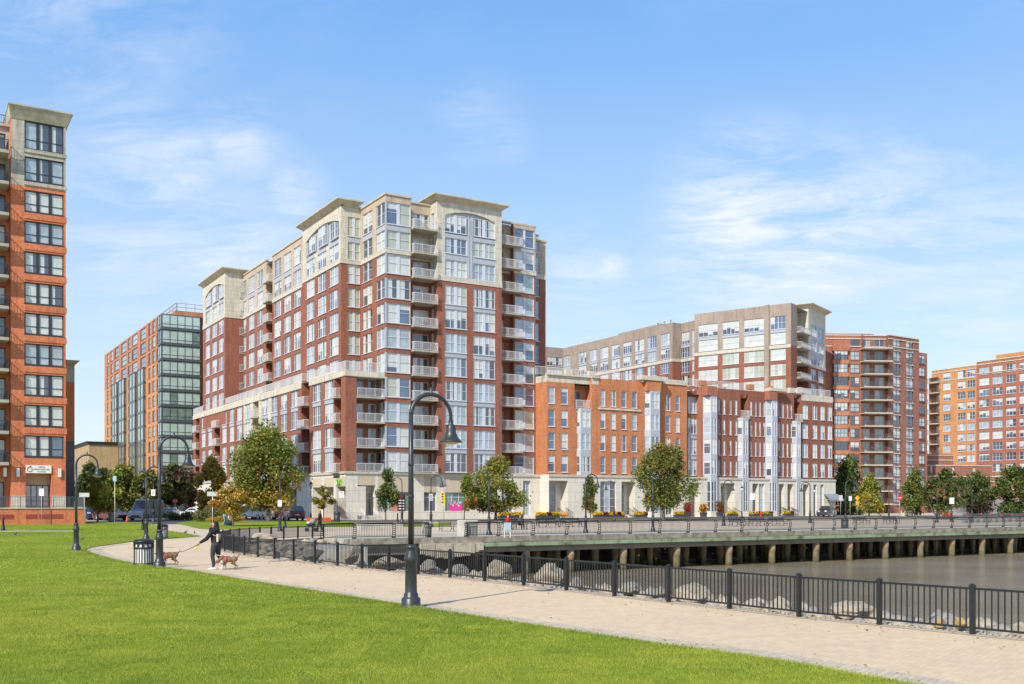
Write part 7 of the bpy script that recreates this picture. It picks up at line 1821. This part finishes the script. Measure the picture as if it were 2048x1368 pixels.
def car(kind, px, py, head, col, label, Z=None, cat='car', group='parked cars'):
    Ln, Wd_, Ht, body, cab = KINDS_[kind]; p = G(px, py) if Z is None else GZ(px, Z)
    o = empty(kind if kind != 'sedan' else 'parked_car', p + Vector((0, 0, .012)), head, label, cat, group); pm_ = paint('car_paint_' + label.split()[0] + str(px), col)
    hw = Wd_/2; q = MB()
    sec = [(1.0, .0), (1.0, 1)]
    def loft(poly, w0, w1, zlo, zhi, mb, mi=0):
        n_ = len(poly); wz = [w0+(w1-w0)*(z-zlo)/max(zhi-zlo, 1e-6) for _, z in poly]
        mb.quad([(x, -w, z) for (x, z), w in zip(poly, wz)], mi); mb.quad([(x, w, z) for (x, z), w in zip(poly, wz)][::-1], mi)
        for i in range(n_):
            j = (i+1) % n_; (x0, z0), (x1, z1) = poly[i], poly[j]; mb.quad([(x0, -wz[i], z0), (x1, -wz[j], z1), (x1, wz[j], z1), (x0, wz[i], z0)], mi)
    zb_ = min(z for _, z in body); zt_ = max(z for _, z in body)
    # body sides bulge: lower, belt and shoulder
    loft(body, hw*.98, hw*.95, zb_, zt_, q); loft([(-Ln/2*.96, .26), (-Ln/2*.98, zb_+.02), (Ln/2*.98, zb_+.02), (Ln/2*.95, .26)], hw*.93, hw*.97, .26, zb_, q)
    cz = max(z for _, z in cab); loft(cab, hw*.93, hw*.76, zt_-.05, cz, q)
    bo = q.build('body', [pm_], o, uv=False)
    bv = bo.modifiers.new('bevel', 'BEVEL'); bv.width = .05; bv.segments = 2; bv.limit_method = 'ANGLE'
    # glazing
    c0, c1 = cab[0], cab[-1]; t0 = cab[1]; t1 = cab[-2]; lo = zt_+.05; hi = cz-.1
    def xs_at(z, a, b): return a[0]+(b[0]-a[0])*(z-a[1])/(b[1]-a[1])
    rr_, fr_ = [xs_at(lo, c0, t0), xs_at(min(hi, t0[1]), c0, t0)], [xs_at(lo, c1, t1), xs_at(min(hi, t1[1]), c1, t1)]
    wlo = hw*(.93-.17*(lo-zt_+.05)/(cz-zt_+.05))+.012; whi = hw*(.93-.17*(hi-zt_+.05)/(cz-zt_+.05))+.012
    for s_ in (-1, 1):
        g = MB(); nseg = 3 if kind != 'van' else 2; xa0, xa1 = rr_[0]+.25, rr_[1]+.22; xb0, xb1 = fr_[0]-.22, fr_[1]-.16
        for k in range(nseg):
            f0, f1 = k/nseg+.012, (k+1)/nseg-.012
            g.quad([(xa0+(xb0-xa0)*f0, s_*wlo, lo), (xa0+(xb0-xa0)*f1, s_*wlo, lo), (xa1+(xb1-xa1)*f1, s_*whi, hi), (xa1+(xb1-xa1)*f0, s_*whi, hi)])
        g.build('side_window', [CARGL], o, uv=False)
    for nm, a, b, sg in (('rear_window', c0, t0, -1), ('windscreen', c1, t1, 1)):
        g = MB(); za, zb2 = lo-.02, min(hi+.04, max(a[1], b[1])-.04); x0, x1 = xs_at(za, a, b)+sg*.02, xs_at(zb2, a, b)+sg*.02
        g.quad([(x0, -wlo*.88, za), (x0, wlo*.88, za), (x1, whi*.88, zb2), (x1, -whi*.88, zb2)]); g.build(nm, [CARGL], o, uv=False)
    for sx in (-1, 1):
        for sy in (-1, 1):
            r_ = .33 if kind == 'sedan' else .37; x = sx*Ln*.295+(.05 if sx > 0 else -.0)
            t_ = MB(); t_.tube([(x, sy*(hw-.22), r_), (x, sy*(hw-.005), r_)], r_, 18, smooth=False); w2 = t_.build('wheel', [TYRE], o, uv=False)
            t_ = MB(); t_.tube([(x, sy*(hw-.01), r_), (x, sy*(hw+.012), r_)], r_*.62, 12, smooth=False); t_.build('rim', [RIM], w2, uv=False)
            l_ = MB(); xe2 = sx*(Ln/2+.012); zl = zt_-.22 if kind != 'van' else 1.0; l_.box(min(xe2, xe2-sx*.22), max(xe2, xe2-sx*.22), sy*hw*.56-.16, sy*hw*.56+.18, zl-.09, zl+.08)
            l_.build('head_lamp' if sx > 0 else 'tail_lamp', [HEADL if sx > 0 else TAIL], o, uv=False)
    l_ = MB(); l_.box(-Ln/2-.02, -Ln/2+.02, -.26, .26, .62, .76); l_.build('number_plate', [PLATE], o, uv=False)
    l_ = MB(); l_.box(Ln/2-.05, Ln/2+.016, -.55, .55, .42, .62); l_.box(-Ln/2-.014, Ln/2*-1+.05, -hw*.9, hw*.9, .36, .5); l_.build('bumper_trim', [FRAME_DARK], o, uv=False)
    return o
hB = math.atan2(BX[1], BX[0])
car('suv', 586, 0, hB-.12, (.16, .012, .016), 'dark red SUV seen from behind, right of the largest tree trunk', Z=122)
car('sedan', 547, 0, hB+.1, (.015, .016, .02), 'black sedan parked left of the dark red SUV', Z=127)
car('sedan', 514, 0, hB+.35, (.42, .45, .48), 'silver hatchback parked behind the largest tree trunk', Z=131)
car('suv', 486, 0, hB, (.014, .014, .016), 'black car seen from behind at the left of the silver hatchback', Z=136)
car('sedan', 389, 0, hB+.5, (.62, .64, .66), 'white car far down the street behind the dry bush', Z=150)
car('van', 293, 0, -hB+.55-.15, (.30, .31, .33), 'silver passenger van facing the camera on the road', Z=123, cat='van')
car('sedan', 222, 0, -.5, (.12, .012, .018), 'maroon car parked under the olive street tree', Z=122)
car('sedan', 200, 0, -.75, (.012, .014, .02), 'black car parked left of the maroon one', Z=126)
car('suv', 176, 0, -.9, (.02, .05, .16), 'dark blue car nearest the terrace wall', Z=125)
car('sedan', 345, 0, .4, (.30, .31, .33), 'grey car in the car park behind the hedge', Z=158)
car('suv', 246, 0, .3, (.28, .27, .26), 'greyish car under the trees left of the van', Z=160)
car('sedan', 366, 0, .6, (.08, .09, .11), 'dark car in the car park behind the stop sign', Z=166)
car('suv', 1653, 0, TH+PI+.45, (.02, .023, .03), 'black SUV parked before the awning at the end of the row', Z=160)
# awning at the end of the row
p = Rw.world(EX1-1.6, -.56); o = empty('awning', Vector((*p, 3.2)), TH, 'grey fabric awning at the far end of the row', 'awning')
q = MB(); q.quad([(-1.2, 0, .9), (2.0, 0, .9), (2.0, -1.4, 0), (-1.2, -1.4, 0)]); q.quad([(-1.2, 0, .88), (2.0, 0, .88), (2.0, -1.4, -.02), (-1.2, -1.4, -.02)]); q.quad([(-1.2, -1.4, 0), (2, -1.4, 0), (2, -1.4, -.3), (-1.2, -1.4, -.3)]); q.build('canopy', [plain('awning_grey', (.22, .24, .28), .7)], o, uv=False)
q = MB(); q.tube([(-1.2, -1.4, 0), (-1.2, 0, 0)], .03, 6); q.tube([(2, -1.4, 0), (2, 0, 0)], .03, 6); q.build('frame', [POLE], o, uv=False)

# ------------------------------------------------------------ people and dogs
def body(name, shapes, mat, parent, vox=.012, sm=4):
    """shapes: ('t', points, radii) tapered limbs or ('b', centre, radii); fused into one continuous surface"""
    q = MB()
    for s_ in shapes:
        if s_[0] == 't':
            pts = [Vector(p) for p in s_[1]]; q.tube(pts, s_[2], 12)
            for p, r in zip(pts, s_[2]): q.ball(p, r, 12, 8)
        else: q.ball(s_[1], s_[2], 14, 10)
    o = q.build(name, [mat], parent, uv=False)
    r = o.modifiers.new('fuse', 'REMESH'); r.mode = 'VOXEL'; r.voxel_size = vox; r.use_smooth_shade = True
    s2 = o.modifiers.new('soften', 'SMOOTH'); s2.factor = .5; s2.iterations = sm
    return o
SKIN = plain('skin', (.50, .29, .20), .55, .06); SKIN_D = plain('skin_tan', (.40, .22, .15), .55, .06)
def cloth(name, col): return plain(name, col, .85, .15, 8, spec=.2, bump=.15)
def hand(c, fwd, side, s_=1.0):
    """palm, four bent fingers of different length and a thumb from the side of the palm"""
    c = Vector(c); f = Vector(fwd).normalized(); sd = Vector(side).normalized(); up = f.cross(sd).normalized(); out = [('b', c, (.036*s_, .03*s_, .042*s_)), ('t', [c-f*.05, c+f*.03], [.026*s_, .034*s_])]
    for k, ln in enumerate((.070, .080, .075, .058)):
        b_ = c+f*.035+sd*(.027-.018*k); out.append(('t', [b_, b_+f*ln*.5-up*.006, b_+f*ln*.8-up*.03, b_+f*ln*.85-up*.055], [.0105, .0098, .009, .0078]))
    b_ = c+sd*.03-f*.01; out.append(('t', [b_, b_+sd*.03+f*.02, b_+sd*.035+f*.052-up*.012], [.0125, .0112, .0095])); return out
def face(o, c, d, mat_eye=None, s_=1.0):
    c = Vector(c); d = Vector(d).normalized(); sd = d.cross(Vector((0, 0, 1))).normalized()
    q = MB()
    for k in (-1, 1): q.ball(c+d*.088*s_+sd*.032*k*s_+Vector((0, 0, .012)), (.011, .011, .008), 8, 6)
    q.build('eyes', [INK], o, uv=False)
    q = MB(); q.tube([c+d*.088*s_-sd*.022+Vector((0, 0, -.052)), c+d*.094*s_+Vector((0, 0, -.055)), c+d*.088*s_+sd*.022+Vector((0, 0, -.052))], .006, 6); q.build('mouth', [plain('lips', (.35, .12, .10), .5)], o, uv=False)
def head(c, d):
    c = Vector(c); d = Vector(d).normalized(); sd = d.cross(Vector((0, 0, 1))).normalized()
    return [('b', c+Vector((0, 0, .03)), (.085, .09, .1)), ('b', c+d*.018-Vector((0, 0, .04)), (.064, .066, .075)), ('t', [c+d*.088+Vector((0, 0, .0)), c+d*.108-Vector((0, 0, .026))], [.012, .016]),
            ('b', c+sd*.084, (.014, .022, .03)), ('b', c-sd*.084, (.014, .022, .03))]
# woman with the dogs: local x to the right of the picture, y away, facing left
wp = G(430, 1139.5); wo = empty('person', wp, 0, 'person in black hooded top and dark leggings walking two leashed dogs', 'person')
HD = (-.02, -.02, 1.585)
skin = head(HD, (-1, -.25, 0)) + [('t', [(0, 0, 1.50), (0, 0, 1.36)], [.055, .06]), ('t', [(0, 0, 1.35), (.02, 0, 1.1), (.03, 0, .92)], [.12, .12, .14])]
Lsh, Lel, Lwr = (-.05, -.17, 1.36), (-.24, -.22, 1.10), (-.47, -.20, .97); Rsh, Rel, Rwr = (-.02, .16, 1.37), (-.22, .10, 1.23), (-.15, -.02, 1.50)
skin += [('t', [Lsh, Lel, Lwr], [.05, .042, .028]), ('t', [Rsh, Rel, Rwr], [.05, .042, .028])]
skin += hand((-.53, -.20, .925), (-1, 0, -.6), (0, -1, .1)) + hand((-.13, -.06, 1.56), (.3, -.1, 1), (-.2, -1, 0))
LH, LK_, LA = (.02, -.09, .90), (-.06, -.10, .50), (-.02, -.10, .09); RH, RK, RA = (.05, .09, .90), (.10, .09, .50), (.26, .09, .20)
skin += [('t', [LH, LK_, LA], [.085, .055, .038]), ('t', [RH, RK, RA], [.085, .055, .038])]
body('body', skin, SKIN_D, wo, .011, 2); face(wo, Vector(HD), (-1, -.25, 0))
HOOD = cloth('black_fleece', (.022, .023, .026)); LEG = cloth('charcoal_leggings', (.050, .050, .056))
body('hooded_top', [('t', [(0, 0, 1.38), (.01, 0, 1.2), (.03, 0, .98)], [.155, .165, .17]), ('t', [(0, -.12, 1.36), (.0, .12, 1.36)], [.10, .10]), ('t', [Lsh, Lel, (-.45, -.2, .98)], [.085, .07, .05]), ('t', [Rsh, Rel, (-.155, -.01, 1.48)], [.085, .07, .048]),
    ('b', (.03, .0, 1.60), (.105, .118, .13)), ('b', (.0, 0, 1.68), (.09, .1, .06)), ('t', [(.05, 0, 1.48), (.05, 0, 1.38)], [.11, .13]), ('b', (.07, 0, .99), (.16, .18, .12))], HOOD, wo, .012, 3)
body('leggings', [('b', (.06, 0, .93), (.165, .18, .13)), ('t', [LH, (-.03, -.1, .72), LK_, (-.035, -.1, .32), (-.02, -.10, .10)], [.125, .105, .075, .068, .048]), ('t', [RH, (.08, .09, .72), RK, (.19, .09, .35), (.26, .09, .21)], [.125, .105, .075, .068, .048])], LEG, wo, .012, 3)
SHOE = plain('white_shoe', (.66, .66, .66), .6, .08)
body('shoe', [('t', [(.03, -.1, .05), (-.08, -.1, .045), (-.18, -.105, .035)], [.05, .047, .035]), ('b', (.0, -.1, .08), (.05, .045, .05))], SHOE, wo, .01, 2)
body('shoe', [('t', [(.30, .09, .17), (.22, .09, .08), (.15, .09, .04)], [.048, .046, .034])], SHOE, wo, .01, 2)
q = MB(); q.box(.10, .17, -.2, .12, .98, 1.28); ob = q.build('bag', [plain('cream_bag', (.62, .55, .42), .8)], wo, uv=False); bv = ob.modifiers.new('bevel', 'BEVEL'); bv.width = .03; bv.segments = 2
q = MB(); q.tube([(.1, -.2, 1.2), (-.02, -.19, 1.25), (-.06, -.05, 1.42), (.03, .1, 1.46)], .014, 5); q.build('bag_strap', [MATS['cream_bag']], wo, uv=False)
def dog(px, py, rz, label, headdown, s_=1.0):
    o = empty('dog', G(px, py), rz, label, 'dog', 'leashed dogs'); o.scale = (s_, s_, s_)     # nose towards +x
    hd = (.50, 0, .36) if headdown else (.48, 0, .62); nk = (.34, 0, .50)
    FUR = rough_mat('brindle_fur', [(.11, .065, .04), (.24, .145, .085), (.17, .095, .055)], 6, .8, .2)
    sh = [('b', (.20, 0, .43), (.16, .115, .15)), ('b', (.02, 0, .45), (.20, .105, .125)), ('b', (-.20, 0, .47), (.15, .10, .12)), ('t', [(.26, 0, .48), nk, hd], [.10, .085, .075]), ('b', hd, (.085, .07, .075)),
          ('t', [hd, (hd[0]+.10, 0, hd[2]-.055), (hd[0]+.15, 0, hd[2]-.07)], [.06, .045, .036]), ('t', [(-.32, 0, .52), (-.40, 0, .62), (-.44, 0, .72)], [.032, .022, .012])]
    for k in (-1, 1):
        sh += [('t', [(hd[0]-.03, .05*k, hd[2]+.05), (hd[0]-.07, .085*k, hd[2]+.075)], [.028, .012]),
               ('t', [(.23, .075*k, .40), (.22+.05*k, .075*k, .20), (.24+.07*k, .075*k, .03)], [.055, .032, .024]), ('b', (.265+.07*k, .075*k, .022), (.042, .03, .022)),
               ('t', [(-.22, .075*k, .44), (-.15-.05*k, .08*k, .28), (-.29-.05*k, .08*k, .17), (-.26-.05*k, .08*k, .03)], [.085, .05, .028, .022]), ('b', (-.235-.05*k, .08*k, .022), (.042, .03, .022))]
    body('body', sh, FUR, o, .011, 3)
    WH = plain('white_fur', (.66, .62, .56), .8, .06)
    body('white_markings', [('b', (.27, 0, .36), (.115, .095, .10))] + [('t', [(.222+.05*k, .075*k, .21), (.24+.07*k, .075*k, .03)], [.034, .027]) for k in (-1, 1)] + [('b', (.265+.07*k, .075*k, .022), (.045, .033, .024)) for k in (-1, 1)] + [('t', [(hd[0]+.07, 0, hd[2]+.0), (hd[0]+.13, 0, hd[2]-.04)], [.03, .022])], WH, o, .011, 2)
    q = MB(); q.lathe([(.128, 0), (.135, .02), (.135, .07), (.128, .09)], 16); me_ = q
    h = MB(); h.add(me_, Matrix.Translation((.10, 0, .445)) @ Matrix.Rotation(PI/2, 4, 'Y') @ Matrix.Scale(1.15, 4, (1, 0, 0))); h.add(me_, Matrix.Translation((.29, 0, .50)) @ Matrix.Rotation(PI/2-.6, 4, 'Y') @ Matrix.Scale(.9, 4))
    h.box(.0, .3, -.04, .04, .575, .60); h.build('harness', [plain('pink_harness', (.34, .075, .085), .7)], o, uv=False)
    q = MB(); q.ball((hd[0]+.18, 0, hd[2]-.065), .018, 8, 6); q.build('nose', [INK], o, uv=False)
    q = MB()
    for k in (-1, 1): q.ball((hd[0]+.055, .047*k, hd[2]+.022), .011, 8, 6)
    q.build('eyes', [INK], o, uv=False)
    return o
d1 = dog(340, 1131, PI+.35, 'brown dog in a pink harness walking away towards the lamp post', False, .84)
d2 = dog(459, 1139.5, PI+.15, 'brown and white dog in a pink harness sniffing at the feet of the walker', True, .82)
def leash(a, b, sag, label, col):
    a = Vector(a); b = Vector(b); pts = [a.lerp(b, k/10)-Vector((0, 0, sag*math.sin(PI*k/10))) for k in range(11)]
    q = MB(); q.tube([p-a for p in pts], .012, 5); tag(q.build('leash', [plain(label.split()[0]+'_leash', col, .7)], None, a, uv=False), label, 'leash')
hp = wp + Vector((-.56, -.20, .90))
bpy.context.view_layer.update()
leash(hp, d1.matrix_world @ Vector((.05, 0, .60)), .10, 'dark leash from the hand of the walker to the farther brown dog', (.06, .04, .035))
leash(hp, d2.matrix_world @ Vector((.12, 0, .60)), .12, 'pale leash from the hand of the walker to the sniffing dog', (.6, .56, .48))
q = MB(); q.ball((0, 0, 0), (.03, .02, .055), 8, 6); q.ball((-.06, 0, -.03), (.03, .02, .04), 8, 6); tag(q.build('waste_bag', [plain('lime_bag', (.55, .65, .08), .5)], None, hp + Vector((-.01, -.02, -.11)), uv=False), 'small lime waste bag holder hanging from the leash hand', 'bag')
# bending man in denim, nose to the right and down
def bent_person(px, Z, label, rz):
    o = empty('person', GZ(px, Z), rz, label, 'person'); hd = (.62, 0, .93)
    sk = head(hd, (.75, 0, -.65)) + [('t', [(.5, 0, .98), (.42, 0, 1.0)], [.05, .06]), ('t', [(.4, 0, 1.0), (.0, 0, .96)], [.12, .13])]
    arms = [[(.40, .17*k, .96), (.44, .2*k, .68), (.58, .14*k, .46)] for k in (-1, 1)]
    legs = [[(-.02, .09*k, .88), (.08+.03*k, .1*k, .48), (-.05+.05*k, .1*k, .08)] for k in (-1, 1)]
    for a in arms: sk += [('t', a, [.05, .04, .028])] + hand(Vector(a[2])+Vector((.03, 0, -.06)), (.3, 0, -1), (1, 0, .3))
    for l in legs: sk += [('t', l, [.08, .05, .036])]
    body('body', sk, SKIN, o, .012, 2); face(o, Vector(hd), (.75, 0, -.65))
    body('shirt', [('t', [(.42, 0, .99), (.2, 0, 1.0), (.0, 0, .93)], [.16, .17, .16])] + [('t', [a[0], a[1], Vector(a[1]).lerp(Vector(a[2]), .7)], [.08, .065, .05]) for a in arms], cloth('pale_blue_shirt', (.42, .55, .70)), o, .014, 3)
    body('trousers', [('b', (-.02, 0, .9), (.16, .17, .14))] + [('t', l, [.125, .08, .06]) for l in legs], cloth('denim', (.16, .28, .46)), o, .014, 3)
    for l in legs: body('shoe', [('t', [Vector(l[2])+Vector((-.03, 0, -.03)), Vector(l[2])+Vector((.14, 0, -.045))], [.045, .034])], cloth('dark_shoe', (.05, .05, .05)), o, .012, 2)
    body('hair', [('b', (hd[0]-.03, 0, hd[2]+.05), (.09, .095, .085))], cloth('grey_hair', (.30, .26, .22)), o, .012, 2)
    return o
bent_person(449, 96, 'person in pale blue shirt and jeans bending over on the grass island', 0.1)
p = GZ(466, 95.5); o = empty('rucksack', p + Vector((-.35, 0, .0)), 0, 'dark bag on the grass in front of the bending person', 'bag'); q = MB(); q.ball((0, 0, .22), (.34, .25, .23), 12, 8); q.build('body', [cloth('navy_canvas', (.03, .035, .05))], o, uv=False); q = MB(); q.tube([(-.2, 0, .4), (0, 0, .52), (.2, 0, .4)], .02, 6); q.build('handle', [BLACK], o, uv=False)
def standing(px, Z, rz, label, top, bottom, hair, sitting=False, pos=None, arms_fwd=True):
    o = empty('person', pos or GZ(px, Z), rz, label, 'person'); b0 = .47 if sitting else .90     # faces +x
    hd = (.0, 0, b0+.70) if sitting else (.02, 0, 1.60)
    sk = head(hd, (1, 0, 0)) + [('t', [(0, 0, hd[2]-.1), (0, 0, hd[2]-.22)], [.052, .06]), ('t', [(0, 0, hd[2]-.25), (0, 0, b0)], [.12, .13])]
    sz = hd[2]-.24; arms = [[(0, .18*k, sz), (.08, .22*k, sz-.28), (.34, .16*k, sz-.30)] for k in (-1, 1)]
    legs = [[(0, .09*k, b0), (.42, .1*k, b0+.03), (.44+.06*k, .1*k, .08)] for k in (-1, 1)] if sitting else [[(0, .09*k, b0), (.06+.1*k, .1*k, .5), (-.02+.2*k, .1*k, .08)] for k in (-1, 1)]
    for a in arms: sk += [('t', a, [.05, .04, .028])] + hand(Vector(a[2])+Vector((.06, 0, -.01)), (1, 0, -.2), (0, -1 if a[0][1] > 0 else 1, .3))
    for l in legs: sk += [('t', l, [.08, .05, .036])]
    body('body', sk, SKIN, o, .013, 2); face(o, Vector(hd), (1, 0, 0))
    body('jacket', [('t', [(0, 0, sz+.02), (0, 0, (sz+b0)/2), (0, 0, b0+.05)], [.16, .17, .17]), ('t', [(0, -.13, sz), (0, .13, sz)], [.09, .09])] + [('t', [a[0], a[1], Vector(a[1]).lerp(Vector(a[2]), .85)], [.082, .07, .05]) for a in arms], top, o, .014, 3)
    body('trousers', [('b', (0, 0, b0), (.16, .17, .12))] + [('t', l, [.12, .08, .055]) for l in legs], bottom, o, .014, 3)
    for l in legs: body('shoe', [('t', [Vector(l[2])+Vector((-.04, 0, -.03)), Vector(l[2])+Vector((.14, 0, -.045))], [.045, .034])], cloth('dark_shoe', (.05, .05, .05)), o, .012, 2)
    body('hair', [('b', (hd[0]-.03, 0, hd[2]+.05), (.092, .098, .095)), ('b', (hd[0]-.06, 0, hd[2]-.02), (.05, .075, .09))], hair, o, .012, 2)
    return o
standing(640, 84, PI, 'person in dark clothes pushing a stroller on the grey path', cloth('dark_jacket', (.03, .032, .04)), cloth('dark_trousers', (.025, .025, .03)), cloth('auburn_hair', (.14, .06, .03)))
p = GZ(623, 84); o = empty('stroller', p, PI, 'dark baby stroller with a pale blanket, pushed on the grey path', 'stroller')
q = MB(); q.tube([(-.55, .0, 1.05), (-.1, 0, .62), (.35, 0, .22)], .02, 6); q.tube([(-.35, .22, .2), (-.1, .22, .62), (-.6, .22, 1.05)], .018, 6); q.tube([(-.35, -.22, .2), (-.1, -.22, .62), (-.6, -.22, 1.05)], .018, 6); q.tube([(-.6, -.22, 1.05), (-.6, .22, 1.05)], .022, 6); q.build('frame', [BLACK], o, uv=False)
q = MB(); q.ball((.05, 0, .60), (.38, .24, .18), 12, 8); q.build('seat', [cloth('navy_canvas', (.03, .035, .05))], o, uv=False)
q = MB(); q.ball((-.12, 0, .85), (.28, .26, .24), 12, 8); q.build('canopy', [cloth('grey_canvas', (.22, .25, .28))], o, uv=False)
q = MB(); q.ball((.22, 0, .72), (.22, .2, .12), 12, 8); q.build('blanket', [cloth('pale_blanket', (.6, .5, .45))], o, uv=False)
for x, y in ((-.35, -.24), (-.35, .24), (.38, -.2), (.38, .2)): q = MB(); q.tube([(x, y-.02, .16), (x, y+.02, .16)], .16, 14); q.build('wheel', [TYRE], o, uv=False)
bpos = bench0.matrix_world.translation if False else Vector(bench0.location)
sr = TH-PI/2
for dx, lb, top in ((-.75, 'person in a red jacket sitting on the bench behind the railing', cloth('red_jacket', (.50, .02, .03))), (.55, 'person in dark grey sitting at the right end of the same bench', cloth('grey_jacket', (.07, .075, .085)))):
    standing(0, 0, sr if dx < 0 else sr, lb, top, cloth('dark_trousers', (.025, .025, .03)), cloth('brown_hair', (.06, .035, .025)), sitting=True, pos=bpos+Vector((math.cos(TH)*dx, math.sin(TH)*dx, 0)))
# a few pigeons on the far grass
def pigeon(px, py, rz, label):
    o = empty('pigeon', G(px, py) + Vector((0, 0, .05)), rz, label, 'bird', 'pigeons on the grass')
    body('body', [('t', [(-.14, 0, .10), (0, 0, .12), (.08, 0, .16)], [.025, .07, .05]), ('b', (.12, 0, .22), (.035, .03, .032)), ('t', [(.14, 0, .22), (.175, 0, .21)], [.012, .006]), ('t', [(.0, .025, .08), (.0, .025, .0)], [.012, .008]), ('t', [(.0, -.025, .08), (.0, -.025, .0)], [.012, .008])], plain('pigeon_grey', (.10, .105, .12), .7), o, .008, 2)
for px, py, rz, lb in ((164, 1082, 0, 'pigeon on the lawn right of the leftmost lamp post'), (371, 1068.5, .5, 'left of two pigeons at the lawn tip by the path'), (389, 1069.5, 2, 'right of two pigeons at the lawn tip by the path'), (31, 1072, 1, 'pigeon alone on the far lawn under the left tower')): pigeon(px, py, rz, lb)
